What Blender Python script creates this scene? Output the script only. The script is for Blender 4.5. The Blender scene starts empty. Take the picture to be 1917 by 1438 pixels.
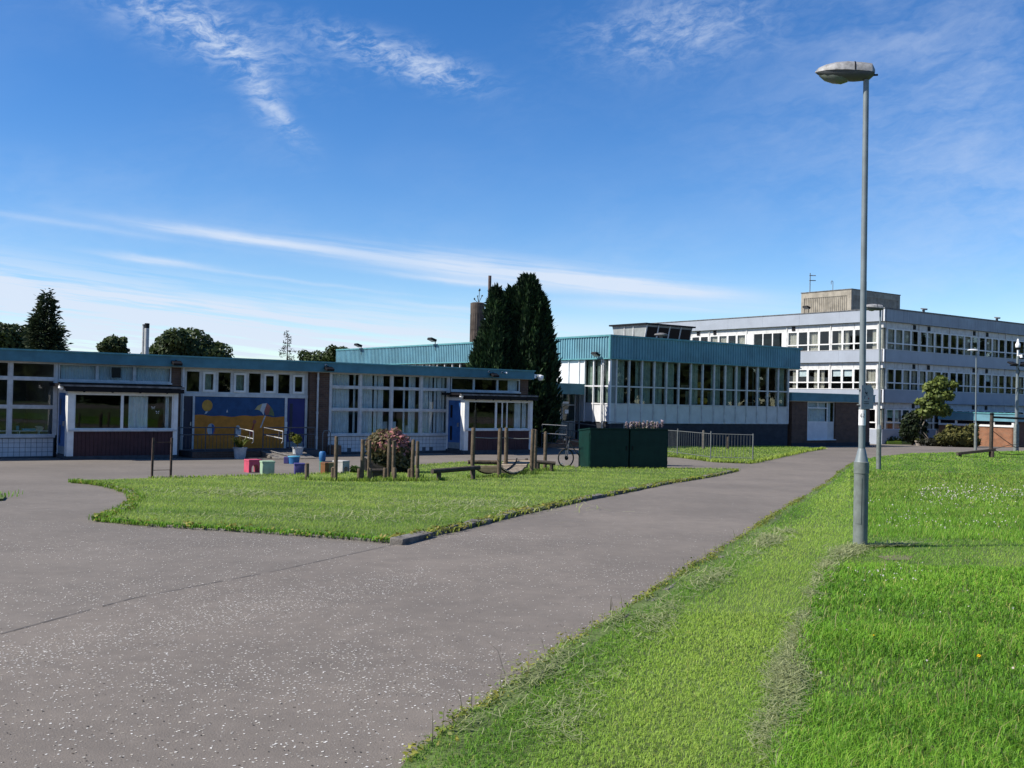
import bpy, bmesh, math, random
import numpy as np
from mathutils import Vector, Matrix

scene = bpy.context.scene
RNG = random.Random(7)
NP = np.random.default_rng(11)
R = math.radians

# ------------------------------------------------------------------ camera
FOC = 1939.0
PIT, ROL, EYE = R(0.77), R(1.26), 1.6
cF = Vector((0, math.cos(PIT), math.sin(PIT)))
cU0 = Vector((0, -math.sin(PIT), math.cos(PIT)))
cR0 = Vector((1, 0, 0))
cR = cR0 * math.cos(ROL) + cU0 * math.sin(ROL)
cU = cU0 * math.cos(ROL) - cR0 * math.sin(ROL)
cam_d = bpy.data.cameras.new('camera')
cam = bpy.data.objects.new('camera', cam_d)
scene.collection.objects.link(cam)
cam_d.sensor_width = 36.0
cam_d.lens = 36.0 * FOC / 1917.0
cam_d.clip_start = 0.05
cam_d.clip_end = 3000
m4 = Matrix((cR, cU, -cF)).transposed().to_4x4()
m4.translation = Vector((0, 0, EYE))
cam.matrix_world = m4
scene.camera = cam

# ------------------------------------------------------------------ light
SUN_AZ, SUN_EL = R(14.0), R(45.0)
sun_v = Vector((-math.cos(SUN_AZ) * math.cos(SUN_EL), -math.sin(SUN_AZ) * math.cos(SUN_EL), math.sin(SUN_EL)))
sd = bpy.data.lights.new('sun', 'SUN')
sd.energy = 5.0
sd.angle = R(0.53)
sd.color = (1.0, 0.94, 0.84)
sun = bpy.data.objects.new('sun', sd)
scene.collection.objects.link(sun)
sun.rotation_euler = sun_v.to_track_quat('Z', 'Y').to_euler()
sun.location = (-30, -10, 40)

scene.view_settings.view_transform = 'Standard'
scene.view_settings.look = 'None'
scene.view_settings.exposure = 0.52
scene.view_settings.gamma = 1.0
scene.view_settings.use_curve_mapping = False

# ------------------------------------------------------------------ sky with clouds
world = bpy.data.worlds.new('World')
scene.world = world
world.use_nodes = True
wt = world.node_tree
wt.nodes.clear()


class X:
    """tiny expression wrapper round math nodes"""
    tree = None

    def __init__(s, sock):
        s.s = sock

    @staticmethod
    def op(kind, *a):
        n = X.tree.nodes.new('ShaderNodeMath')
        n.operation = kind
        for i, v in enumerate(a):
            if isinstance(v, X):
                X.tree.links.new(v.s, n.inputs[i])
            else:
                n.inputs[i].default_value = v
        return X(n.outputs[0])

    def __add__(a, b): return X.op('ADD', a, b)
    __radd__ = __add__
    def __sub__(a, b): return X.op('SUBTRACT', a, b)
    def __rsub__(a, b): return X.op('SUBTRACT', b, a)
    def __mul__(a, b): return X.op('MULTIPLY', a, b)
    __rmul__ = __mul__
    def __truediv__(a, b): return X.op('DIVIDE', a, b)


def xclamp(a):
    n = X.op('ADD', a, 0.0)
    n.s.node.use_clamp = True
    return n


def xsmooth(a, lo, hi):
    n = X.tree.nodes.new('ShaderNodeMapRange')
    n.interpolation_type = 'SMOOTHSTEP'
    X.tree.links.new(a.s, n.inputs['Value'])
    n.inputs['From Min'].default_value = lo
    n.inputs['From Max'].default_value = hi
    return X(n.outputs['Result'])


def xgauss(u, v, su, sv):
    q = (u / su) * (u / su) + (v / sv) * (v / sv)
    return X.op('POWER', 2.718, q * -1.0)


def xvec(a, b, c=0.0):
    n = X.tree.nodes.new('ShaderNodeCombineXYZ')
    for i, v in enumerate((a, b, c)):
        if isinstance(v, X):
            X.tree.links.new(v.s, n.inputs[i])
        else:
            n.inputs[i].default_value = v
    return n.outputs[0]


def xnoise(vec, scale=1.0, detail=4, rough=0.55, dist=0.0):
    n = X.tree.nodes.new('ShaderNodeTexNoise')
    X.tree.links.new(vec, n.inputs['Vector'])
    n.inputs['Scale'].default_value = scale
    n.inputs['Detail'].default_value = detail
    n.inputs['Roughness'].default_value = rough
    n.inputs['Distortion'].default_value = dist
    return X(n.outputs['Fac'])


X.tree = wt
sky = wt.nodes.new('ShaderNodeTexSky')
sky.sky_type = 'NISHITA'
sky.sun_disc = False
sky.sun_elevation = SUN_EL
sky.sun_rotation = math.atan2(sun_v.x, sun_v.y)
sky.altitude = 0
sky.air_density = 0.85
sky.dust_density = 0.0
sky.ozone_density = 2.6
hs = wt.nodes.new('ShaderNodeHueSaturation')
hs.inputs['Saturation'].default_value = 1.33
hs.inputs['Hue'].default_value = 0.508
wt.links.new(sky.outputs[0], hs.inputs['Color'])
bg = wt.nodes.new('ShaderNodeBackground')
wt.links.new(hs.outputs[0], bg.inputs['Color'])
bg.inputs['Strength'].default_value = 0.107
bc = wt.nodes.new('ShaderNodeBackground')
bc.inputs['Color'].default_value = (0.75, 0.845, 1.0, 1)
bc.inputs['Strength'].default_value = 0.67
mix = wt.nodes.new('ShaderNodeMixShader')
wt.links.new(bg.outputs[0], mix.inputs[1])
wt.links.new(bc.outputs[0], mix.inputs[2])
wo = wt.nodes.new('ShaderNodeOutputWorld')
wt.links.new(mix.outputs[0], wo.inputs['Surface'])
tc = wt.nodes.new('ShaderNodeTexCoord')
sp = wt.nodes.new('ShaderNodeSeparateXYZ')
wt.links.new(tc.outputs['Generated'], sp.inputs[0])
dx, dy, dz = (X(o) for o in sp.outputs)
DEG = 57.2958
az = X.op('ARCTAN2', dx, dy) * DEG
el = X.op('ARCSINE', dz) * DEG


def blob(a0, e0, rot, su, sv):
    c, s = math.cos(R(rot)), math.sin(R(rot))
    u = (az - a0) * c + (el - e0) * s
    v = (el - e0) * c - (az - a0) * s
    return xgauss(u, v, su, sv)


# wispy high cloud: fibrous noise inside soft patches, a thin general veil everywhere
wob = xnoise(xvec(az * 0.11, el * 0.16, 3.0), 1.0, 5, 0.6) - 0.5
fu = az * 0.90 + el * 0.45
fv = el * 0.95 - az * 0.18
fib = xnoise(xvec(fu * 0.42 + wob * 2.2, fv * 0.85 + wob * 3.0, 1.7), 1.0, 9, 0.66, 0.9)
fib2 = xnoise(xvec(fu * 0.9 + wob * 3.0, fv * 2.3 + wob * 2.0, 9.1), 1.0, 8, 0.65, 0.5)
pat = blob(-17.4, 18.6, -16, 4.6, 1.25) + 0.75 * blob(-14.0, 15.7, -52, 2.5, 0.75) + 0.5 * blob(-12.3, 14.2, -40, 1.3, 0.25) \
    + 0.9 * blob(-7.4, 18.1, -12, 4.4, 0.85) + 0.5 * blob(-4.2, 17.2, -8, 2.0, 0.7) + 0.62 * blob(8.5, 19.6, 5, 4.5, 1.6)
pat = xclamp(pat)
wisp = xclamp(pat * xsmooth(fib * 0.62 + fib2 * 0.38, 0.40, 0.66)) * 0.78
veilm = xsmooth(xnoise(xvec(az * 0.045 + 2.1, el * 0.085, 5.0), 1.0, 3, 0.5), 0.42, 0.66)
soft = xnoise(xvec(fu * 0.16 + wob * 1.2, fv * 0.34 + wob * 1.6, 4.4), 1.0, 5, 0.55, 0.4)
veil = (veilm * 0.40 + blob(22, 15, 0, 11, 7.0) * 0.74) * xsmooth(soft * 0.72 + fib2 * 0.28, 0.30, 0.74) * 0.62

# low layered cloud, flat lenses leaning gently down to the right
vv = el + az * 0.083
lens = xnoise(xvec(az * 0.085, vv * 0.95 + wob * 0.9, 2.4), 1.0, 4, 0.5, 0.25)
thin = xnoise(xvec(az * 0.13, vv * 3.1 + wob * 1.1, 6.6), 1.0, 5, 0.58)
edge = xnoise(xvec(az * 0.35, vv * 0.8, 8.8), 1.0, 4, 0.6) - 0.5


def streak(a0, v0, su, sv, soft=1.0):
    return xgauss(az - a0, vv + edge * 0.35 * soft - v0, su, sv)


st = 0.80 * streak(-15.0, 6.95, 5.6, 0.26) + 0.62 * streak(-1.5, 7.12, 10.5, 0.62) * (xsmooth(thin, 0.3, 0.6) * 0.6 + 0.5) + 0.5 * streak(6.5, 6.75, 5.0, 0.35) + 0.25 * streak(-25.0, 6.35, 7.0, 0.16) + 0.45 * blob(8.5, 5.15, -2, 6.5, 0.28) + 0.28 * streak(-3.6, 4.62, 3.2, 0.10) + 0.30 * streak(-12.0, 5.05, 6.0, 0.10) + 0.62 * streak(2.0, 6.60, 10.0, 0.42) \
    + 0.75 * streak(-19.2, 5.15, 2.6, 0.17) + 0.65 * streak(-2.8, 6.10, 4.2, 0.17) + 0.35 * streak(7.0, 6.9, 6.0, 0.3)
st = st * (xsmooth(thin, 0.20, 0.60) * 0.55 + 0.55)
low = xsmooth(vv * -1.0, -5.4, -2.6) * xsmooth(lens * 0.45 + thin * 0.55, 0.41, 0.57) * 0.86
low = low + xsmooth(el * -1.0, -3.5, -0.3) * 0.15
bank = xsmooth((vv + edge * 0.55) * -1.0, -3.55, -2.75) * xsmooth(az * -1.0, 2.0, 18.0) * 0.88 * (xsmooth(thin, 0.36, 0.58) * 0.8 + 0.2)
cl = xclamp(wisp + veil * 0.62 + xclamp(st) * 0.85 + xclamp(low + bank) * 0.9)
cl = X.op('MINIMUM', cl, 0.92) * xsmooth(el, -1.5, 0.5)
wt.links.new(cl.s, mix.inputs[0])

# ------------------------------------------------------------------ terrain profile
KN = [(-450, 0.02), (2, 0.02), (8, -0.06), (12.6, -0.15), (17, -0.29), (22, -0.45), (27, -0.58), (32, -0.70), (36, -0.735), (40, -0.76), (52, -0.79),
      (60, -0.87), (68, -1.0), (74, -1.12), (90, -1.2), (600, -1.3)]
KY = [k[0] for k in KN]
KZ = [k[1] for k in KN]


def gz(y):
    return float(np.interp(y, KY, KZ))


def ground_at(px, py):
    """where a sight line meets the ground (used once, to survey the site from the picture)"""
    d = cF + cR * ((px - 958.5) / FOC) - cU * ((py - 719.0) / FOC)
    lo, hi = 1.0, 500.0
    for _ in range(50):
        m = (lo + hi) / 2
        if EYE + d.z * m > gz(d.y * m):
            lo = m
        else:
            hi = m
    return (d.x * lo, d.y * lo)


# ------------------------------------------------------------------ helpers
COL = scene.collection


def link(o, parent=None):
    COL.objects.link(o)
    if parent is not None:
        o.parent = parent
    return o


def tag(o, label=None, cat=None, group=None, kind=None):
    if label: o['label'] = label
    if cat: o['category'] = cat
    if group: o['group'] = group
    if kind: o['kind'] = kind
    return o


def thing(name, label, cat, loc=(0, 0, 0), rz=0.0, group=None):
    o = bpy.data.objects.new(name, None)
    o.empty_display_size = 0.2
    o.location = loc
    o.rotation_euler = (0, 0, rz)
    link(o)
    return tag(o, label, cat, group)


class MB:
    def __init__(s):
        s.v = []
        s.f = []

    def add(s, vs, fs):
        b = len(s.v)
        s.v += [tuple(v) for v in vs]
        s.f += [tuple(i + b for i in f) for f in fs]
        return s

    def box(s, x0, x1, y0, y1, z0, z1):
        x0, x1 = min(x0, x1), max(x0, x1)
        y0, y1 = min(y0, y1), max(y0, y1)
        z0, z1 = min(z0, z1), max(z0, z1)
        return s.add([(x0, y0, z0), (x1, y0, z0), (x1, y1, z0), (x0, y1, z0), (x0, y0, z1), (x1, y0, z1), (x1, y1, z1), (x0, y1, z1)],
                     [(0, 3, 2, 1), (4, 5, 6, 7), (0, 1, 5, 4), (1, 2, 6, 5), (2, 3, 7, 6), (3, 0, 4, 7)])

    def tube(s, pts, r, n=8, cap=True):
        pts = [Vector(p) for p in pts]
        rs = r if isinstance(r, (list, tuple)) else [r] * len(pts)
        rings = []
        ref = None
        for i, p in enumerate(pts):
            t = (pts[min(i + 1, len(pts) - 1)] - pts[max(i - 1, 0)]).normalized()
            if ref is None:
                ref = Vector((0, 0, 1)) if abs(t.z) < 0.9 else Vector((1, 0, 0))
            a = t.cross(ref).normalized()
            b = t.cross(a).normalized()
            ref = -b if False else a.cross(t).normalized()
            rings.append([p + (a * math.cos(2 * math.pi * k / n) + b * math.sin(2 * math.pi * k / n)) * rs[i] for k in range(n)])
        vs = [v for ring in rings for v in ring]
        fs = []
        for i in range(len(pts) - 1):
            for k in range(n):
                fs.append((i * n + k, i * n + (k + 1) % n, (i + 1) * n + (k + 1) % n, (i + 1) * n + k))
        if cap:
            fs.append(tuple(range(n))[::-1])
            fs.append(tuple((len(pts) - 1) * n + k for k in range(n)))
        return s.add(vs, fs)

    def lathe(s, prof, c=(0, 0, 0), n=16):
        vs, fs = [], []
        for (r, z) in prof:
            for k in range(n):
                a = 2 * math.pi * k / n
                vs.append((c[0] + r * math.cos(a), c[1] + r * math.sin(a), c[2] + z))
        for i in range(len(prof) - 1):
            for k in range(n):
                fs.append((i * n + k, i * n + (k + 1) % n, (i + 1) * n + (k + 1) % n, (i + 1) * n + k))
        fs.append(tuple(range(n))[::-1])
        fs.append(tuple((len(prof) - 1) * n + k for k in range(n)))
        return s.add(vs, fs)

    def prism(s, poly, y0, y1, plane='xz'):
        n = len(poly)
        if plane == 'xz':
            vs = [(p[0], y0, p[1]) for p in poly] + [(p[0], y1, p[1]) for p in poly]
        elif plane == 'yz':
            vs = [(y0, p[0], p[1]) for p in poly] + [(y1, p[0], p[1]) for p in poly]
        else:
            vs = [(p[0], p[1], y0) for p in poly] + [(p[0], p[1], y1) for p in poly]
        fs = [tuple(range(n)), tuple(range(n, 2 * n))[::-1]] + [(i, i + n, (i + 1) % n + n, (i + 1) % n) for i in range(n)]
        return s.add(vs, fs)

    def mesh(s, name, fix=True):
        me = bpy.data.meshes.new(name)
        me.from_pydata(s.v, [], s.f)
        if fix:
            bm = bmesh.new()
            bm.from_mesh(me)
            bmesh.ops.recalc_face_normals(bm, faces=bm.faces)
            bm.to_mesh(me)
            bm.free()
        me.update()
        return me

    def build(s, name, mat, parent=None, smooth=False, bevel=0.0, loc=None, label=None):
        me = s.mesh(name)
        if bevel:
            bm = bmesh.new()
            bm.from_mesh(me)
            bmesh.ops.bevel(bm, geom=[e for e in bm.edges if len(e.link_faces) == 2 and e.calc_face_angle(0) > 0.6], offset=bevel, segments=2, affect='EDGES', profile=0.6)
            bm.to_mesh(me)
            bm.free()
        if mat is not None:
            me.materials.append(mat)
        if smooth:
            me.shade_smooth()
            try:
                me.set_sharp_from_angle(angle=R(38))
            except Exception:
                pass
        o = bpy.data.objects.new(name, me)
        if loc is not None:
            o.location = loc
        link(o, parent)
        if label: o['label'] = label
        return o


# ------------------------------------------------------------------ materials
MATS = {}


def mat(name, col, rough=0.6, var=0.0, vscale=3.0, bump=0.0, bscale=40.0, metal=0.0, spec=0.5, streak=0.0, col2=None, detail=6):
    """principled material; var = strength of blotchy colour variation, streak = strength of vertical run marks"""
    m = bpy.data.materials.new(name)
    m.use_nodes = True
    nt = m.node_tree
    b = nt.nodes['Principled BSDF']
    b.inputs['Base Color'].default_value = (*col, 1)
    b.inputs['Roughness'].default_value = rough
    b.inputs['Metallic'].default_value = metal
    b.inputs['Specular IOR Level'].default_value = spec
    X.tree = nt
    tcn = nt.nodes.new('ShaderNodeTexCoord')
    if var or streak:
        v = tcn.outputs['Object']
        f = xnoise(v, vscale, detail, 0.62)
        fac = xsmooth(f, 0.3, 0.72)
        if streak:
            spn = nt.nodes.new('ShaderNodeSeparateXYZ')
            nt.links.new(v, spn.inputs[0])
            a, c, e = (X(o) for o in spn.outputs)
            sfac = xsmooth(xnoise(xvec(a * 9.0, c * 9.0, e * 0.5), 1.0, 4, 0.6), 0.5, 0.8) * streak
        mx = nt.nodes.new('ShaderNodeMix')
        mx.data_type = 'RGBA'
        d = col2 if col2 else tuple(max(0.0, c * (1 - var)) for c in col)
        u = tuple(min(1, c * (1 + var * 0.55)) for c in col) if not col2 else col
        mx.inputs['A'].default_value = (*u, 1)
        mx.inputs['B'].default_value = (*d, 1)
        nt.links.new(fac.s, mx.inputs['Factor'])
        out = mx.outputs['Result']
        if streak:
            m2 = nt.nodes.new('ShaderNodeMix')
            m2.data_type = 'RGBA'
            nt.links.new(sfac.s, m2.inputs['Factor'])
            nt.links.new(out, m2.inputs['A'])
            m2.inputs['B'].default_value = (*(c * 0.35 for c in col), 1)
            out = m2.outputs['Result']
        nt.links.new(out, b.inputs['Base Color'])
        r2 = xclamp(f * 0.3 + (rough - 0.15))
        nt.links.new(r2.s, b.inputs['Roughness'])
    if bump:
        nb = xnoise(tcn.outputs['Object'], bscale, 4, 0.6)
        bn = nt.nodes.new('ShaderNodeBump')
        bn.inputs['Strength'].default_value = bump
        bn.inputs['Distance'].default_value = 0.02
        nt.links.new(nb.s, bn.inputs['Height'])
        nt.links.new(bn.outputs[0], b.inputs['Normal'])
    MATS[name] = m
    return m


def brick_mat(name, c1, c2, mortar, w=0.225, h=0.075, gap=0.010):
    m = bpy.data.materials.new(name)
    m.use_nodes = True
    nt = m.node_tree
    X.tree = nt
    b = nt.nodes['Principled BSDF']
    b.inputs['Roughness'].default_value = 0.85
    t = nt.nodes.new('ShaderNodeTexCoord')
    s = nt.nodes.new('ShaderNodeSeparateXYZ')
    nt.links.new(t.outputs['Object'], s.inputs[0])
    a, c, e = (X(o) for o in s.outputs)
    bt = nt.nodes.new('ShaderNodeTexBrick')
    nt.links.new(xvec(a + c, e), bt.inputs['Vector'])
    bt.inputs['Color1'].default_value = (*c1, 1)
    bt.inputs['Color2'].default_value = (*c2, 1)
    bt.inputs['Mortar'].default_value = (*mortar, 1)
    bt.inputs['Scale'].default_value = 1.0
    bt.inputs['Brick Width'].default_value = w
    bt.inputs['Row Height'].default_value = h
    bt.inputs['Mortar Size'].default_value = gap / 2
    n = xnoise(t.outputs['Object'], 2.3, 6, 0.65)
    mx = nt.nodes.new('ShaderNodeMix')
    mx.data_type = 'RGBA'
    mx.blend_type = 'MULTIPLY'
    f = xsmooth(n, 0.35, 0.75)
    nt.links.new((f * 0.8).s, mx.inputs['Factor'])
    nt.links.new(bt.outputs['Color'], mx.inputs['A'])
    mx.inputs['B'].default_value = (0.5, 0.47, 0.45, 1)
    nt.links.new(mx.outputs['Result'], b.inputs['Base Color'])
    bn = nt.nodes.new('ShaderNodeBump')
    bn.inputs['Strength'].default_value = 0.6
    bn.inputs['Distance'].default_value = 0.01
    nt.links.new((1.0 - X(bt.outputs['Fac'])).s, bn.inputs['Height'])
    nt.links.new(bn.outputs[0], b.inputs['Normal'])
    return m


def glass_mat(name, tint=(0.75, 0.82, 0.82), ior=1.5):
    m = bpy.data.materials.new(name)
    m.use_nodes = True
    nt = m.node_tree
    nt.nodes.clear()
    o = nt.nodes.new('ShaderNodeOutputMaterial')
    tr = nt.nodes.new('ShaderNodeBsdfTransparent')
    tr.inputs[0].default_value = (*tint, 1)
    gl = nt.nodes.new('ShaderNodeBsdfGlossy')
    gl.inputs['Roughness'].default_value = 0.015
    fr = nt.nodes.new('ShaderNodeFresnel')
    fr.inputs['IOR'].default_value = ior
    ge = nt.nodes.new('ShaderNodeNewGeometry')
    X.tree = nt
    nt.links.new((X(ge.outputs['Backfacing']) * (1.0 / ior - ior) + ior).s, fr.inputs['IOR'])
    t = nt.nodes.new('ShaderNodeTexCoord')
    X.tree = nt
    bn = nt.nodes.new('ShaderNodeBump')
    bn.inputs['Strength'].default_value = 0.05
    bn.inputs['Distance'].default_value = 0.02
    nt.links.new(xnoise(t.outputs['Object'], 1.4, 2, 0.5).s, bn.inputs['Height'])
    nt.links.new(bn.outputs[0], gl.inputs['Normal'])
    mx = nt.nodes.new('ShaderNodeMixShader')
    nt.links.new(fr.outputs[0], mx.inputs[0])
    nt.links.new(tr.outputs[0], mx.inputs[1])
    nt.links.new(gl.outputs[0], mx.inputs[2])
    nt.links.new(mx.outputs[0], o.inputs['Surface'])
    return m


def leaf_mat(name, rough=0.55, trans=0.3, depth=0.77):
    """foliage: colour comes from a per-leaf attribute"""
    m = bpy.data.materials.new(name)
    m.use_nodes = True
    nt = m.node_tree
    b = nt.nodes['Principled BSDF']
    b.inputs['Roughness'].default_value = rough
    b.inputs['Specular IOR Level'].default_value = 0.25
    at = nt.nodes.new('ShaderNodeAttribute')
    at.attribute_name = 'tint'
    sc_ = nt.nodes.new('ShaderNodeVectorMath')
    sc_.operation = 'SCALE'
    sc_.inputs['Scale'].default_value = depth
    nt.links.new(at.outputs['Color'], sc_.inputs[0])
    nt.links.new(sc_.outputs[0], b.inputs['Base Color'])
    tl = nt.nodes.new('ShaderNodeBsdfTranslucent')
    nt.links.new(sc_.outputs[0], tl.inputs['Color'])
    mx = nt.nodes.new('ShaderNodeMixShader')
    mx.inputs[0].default_value = trans
    nt.links.new(b.outputs[0], mx.inputs[1])
    nt.links.new(tl.outputs[0], mx.inputs[2])
    nt.links.new(mx.outputs[0], nt.nodes['Material Output'].inputs['Surface'])
    return m


def tarmac_mat(name, base, warm):
    m = bpy.data.materials.new(name)
    m.use_nodes = True
    nt = m.node_tree
    X.tree = nt
    b = nt.nodes['Principled BSDF']
    b.inputs['Roughness'].default_value = 0.88
    b.inputs['Specular IOR Level'].default_value = 0.3
    t = nt.nodes.new('ShaderNodeTexCoord')
    v = t.outputs['Object']
    big = xnoise(v, 0.35, 5, 0.6)
    mid = xnoise(v, 5.0, 5, 0.6)
    fine = xnoise(v, 160.0, 3, 0.7)
    vo = nt.nodes.new('ShaderNodeTexVoronoi')
    vo.inputs['Scale'].default_value = 90.0
    nt.links.new(v, vo.inputs['Vector'])
    c1 = nt.nodes.new('ShaderNodeMix'); c1.data_type = 'RGBA'
    c1.inputs['A'].default_value = (*base, 1)
    c1.inputs['B'].default_value = (*warm, 1)
    nt.links.new(xsmooth(big * 0.62 + mid * 0.38, 0.36, 0.66).s, c1.inputs['Factor'])
    c2 = nt.nodes.new('ShaderNodeMix'); c2.data_type = 'RGBA'; c2.blend_type = 'MULTIPLY'
    c2.inputs['Factor'].default_value = 1.0
    g = xclamp(xsmooth(fine, 0.25, 0.75) * 0.5 + 0.72)
    cc = nt.nodes.new('ShaderNodeCombineColor')
    for i in range(3):
        nt.links.new(g.s, cc.inputs[i])
    nt.links.new(c1.outputs['Result'], c2.inputs['A'])
    nt.links.new(cc.outputs[0], c2.inputs['B'])
    # scattered pale stone chips worn through the surface
    c3 = nt.nodes.new('ShaderNodeMix'); c3.data_type = 'RGBA'
    sp2 = nt.nodes.new('ShaderNodeSeparateColor')
    nt.links.new(vo.outputs['Color'], sp2.inputs[0])
    chip = xsmooth(X(sp2.outputs[0]), 0.94, 0.97) * xsmooth(X(vo.outputs['Distance']) * -1.0, -0.5, -0.2) * 0.35
    nt.links.new(chip.s, c3.inputs['Factor'])
    nt.links.new(c2.outputs['Result'], c3.inputs['A'])
    c3.inputs['B'].default_value = (0.42, 0.40, 0.38, 1)
    nt.links.new(c3.outputs['Result'], b.inputs['Base Color'])
    bn = nt.nodes.new('ShaderNodeBump')
    bn.inputs['Strength'].default_value = 0.45
    bn.inputs['Distance'].default_value = 0.006
    nt.links.new((fine + X(vo.outputs['Distance']) * 0.6).s, bn.inputs['Height'])
    nt.links.new(bn.outputs[0], b.inputs['Normal'])
    return m


M_tarmac = tarmac_mat('tarmac', (0.140, 0.123, 0.106), (0.186, 0.163, 0.140))
M_path = tarmac_mat('tarmac_path', (0.146, 0.127, 0.109), (0.198, 0.171, 0.145))
M_seam = mat('old_bitumen', (0.062, 0.057, 0.052), 0.85)
M_soil = mat('lawn_soil', (0.080, 0.118, 0.024), 0.95, 0.45, 1.3, 0.6, 30)
M_dirt = mat('bare_earth', (0.154, 0.1232, 0.0847), 0.95, 0.35, 6, 0.6, 40)
M_field = mat('far_grass', (0.077, 0.1155, 0.0308), 0.95, 0.35, 0.2)
M_kerb = mat('kerb_concrete', (0.1694, 0.154, 0.1347), 0.9, 0.45, 7, 0.7, 60)
M_teal = mat('teal_painted_metal', (0.128, 0.288, 0.358), 0.5, 0.22, 0.8, streak=0.16)
M_tealf = mat('teal_fascia_paint', (0.056, 0.185, 0.240), 0.5, 0.22, 1.6, streak=0.12)
M_tealtrim = mat('teal_trim', (0.0924, 0.2772, 0.308), 0.5, 0.2, 4)
M_white = mat('white_frame_paint', (0.72, 0.72, 0.70), 0.5, 0.14, 3)
M_greyframe = mat('aged_white_frame', (0.55, 0.55, 0.54), 0.55, 0.2, 3)
M_panel = mat('white_wall_panel', (0.66, 0.67, 0.69), 0.5, 0.10, 1.5)
M_panelgrey = mat('pale_grey_panel', (0.58, 0.585, 0.57), 0.5, 0.12, 1.5, streak=0.1)
M_stripp = mat('off_white_strip_panel', (0.58, 0.58, 0.57), 0.6, 0.18, 2.5)
M_blue = mat('grey_blue_fascia', (0.325, 0.360, 0.415), 0.5, 0.10, 0.7, streak=0.10)
M_bluestain = mat('grey_blue_fascia_stained', (0.282, 0.315, 0.366), 0.5, 0.14, 0.6, streak=0.7)
M_roofedge = mat('weathered_roof_edge', (0.154, 0.154, 0.154), 0.85, 0.5, 5, 0.4, 30)
M_felt = mat('roof_felt', (0.1078, 0.1155, 0.1232), 0.9, 0.3, 2)
M_conc = mat('ribbed_concrete', (0.3234, 0.2926, 0.2387), 0.9, 0.3, 2, 0.4, 30, streak=0.4)
M_brick = brick_mat('brown_brick', (0.135, 0.070, 0.044), (0.092, 0.050, 0.036), (0.14, 0.12, 0.10))
M_brickred = brick_mat('orange_brick', (0.308, 0.127, 0.0616), (0.2464, 0.1193, 0.06545), (0.2618, 0.2079, 0.154))
M_brickblack = brick_mat('blue_black_brick', (0.0385, 0.04235, 0.0539), (0.02926, 0.03234, 0.04235), (0.0462, 0.04774, 0.0539))
M_tile = mat('white_wall_tile', (0.60, 0.61, 0.62), 0.35, 0.10, 4)
M_grout = mat('tile_grout', (0.10, 0.105, 0.115), 0.9)
M_maroon = mat('maroon_boarding', (0.04235, 0.0077, 0.01232), 0.6, 0.25, 3)
M_black = mat('black_gutter_paint', (0.0077, 0.00693, 0.00924), 0.6, 0.3, 6, spec=0.2)
M_plinth = mat('dark_plinth', (0.0539, 0.05775, 0.06545), 0.85, 0.3, 5)
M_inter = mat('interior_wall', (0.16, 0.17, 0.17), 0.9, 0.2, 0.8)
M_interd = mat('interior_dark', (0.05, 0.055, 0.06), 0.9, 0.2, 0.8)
M_curt = mat('white_curtain', (0.80, 0.82, 0.84), 0.9, 0.12, 5)
M_curtg = mat('green_curtain', (0.36, 0.42, 0.35), 0.9, 0.25, 4)
M_curtb = mat('beige_curtain', (0.60, 0.52, 0.44), 0.9, 0.22, 4)
M_bluedoor = mat('royal_blue_door', (0.00308, 0.00616, 0.1232), 0.5, 0.15, 2)
M_navydoor = mat('navy_door', (0.00462, 0.00693, 0.03465), 0.5, 0.15, 2)
M_sidedoor = mat('mid_blue_door', (0.02695, 0.1078, 0.308), 0.5, 0.3, 2)
M_kick = mat('grey_kick_plate', (0.231, 0.2618, 0.2772), 0.5, 0.2, 4)
M_glass = glass_mat('window_glass', (0.86, 0.90, 0.90))
M_glassg = glass_mat('window_glass_dark', (0.55, 0.62, 0.60))
M_blackglass = mat('black_glazing', (0.004, 0.004, 0.007), 0.3, spec=0.25)
M_dark = mat('black_plastic', (0.0077, 0.0077, 0.00924), 0.6, spec=0.2)
M_lampgrey = mat('galvanised_grey', (0.1848, 0.2194, 0.231), 0.5, 0.18, 5, streak=0.15, metal=0.1)
M_lampbase = mat('grey_green_column_paint', (0.1617, 0.1848, 0.1733), 0.6, 0.30, 6, streak=0.2)
M_lamptop = mat('weathered_lamp_shell', (0.2618, 0.2618, 0.2618), 0.55, 0.5, 14, streak=0.2)
M_lampbelow = mat('lamp_underside', (0.0693, 0.077, 0.0847), 0.5, 0.2, 8)
M_bowl = mat('lamp_bowl', (0.1232, 0.1463, 0.1232), 0.15, 0.15, 10)
M_cctv = mat('white_camera_plastic', (0.80, 0.80, 0.80), 0.4)
M_wood = mat('weathered_post_wood', (0.1116, 0.08085, 0.05005), 0.85, 0.45, 9, 0.7, 60, streak=0.4)
M_wooddk = mat('dark_log_wood', (0.0616, 0.04774, 0.03696), 0.85, 0.45, 9, 0.7, 60, streak=0.3)
M_slat = mat('pale_timber_slat', (0.385, 0.308, 0.2233), 0.8, 0.3, 9, 0.4, 60)
M_boxwood = mat('grey_planter_timber', (0.1155, 0.104, 0.0924), 0.9, 0.35, 6, 0.5, 50, streak=0.4)
M_rust = mat('rusty_post', (0.0693, 0.04235, 0.03234), 0.8, 0.5, 14)
M_steel = mat('galvanised_rail', (0.154, 0.1656, 0.1617), 0.5, 0.2, 10, metal=0.2)
M_raildk = mat('dark_rail_paint', (0.06545, 0.06545, 0.07315), 0.55, 0.2, 8)
M_railwh = mat('pale_and_sunlit_rail', (0.36, 0.355, 0.34), 0.5, 0.2, 8)
M_green = mat('dark_green_metal', (0.0005, 0.024, 0.018), 0.55, 0.22, 3, streak=0.12, spec=0.3)
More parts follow.
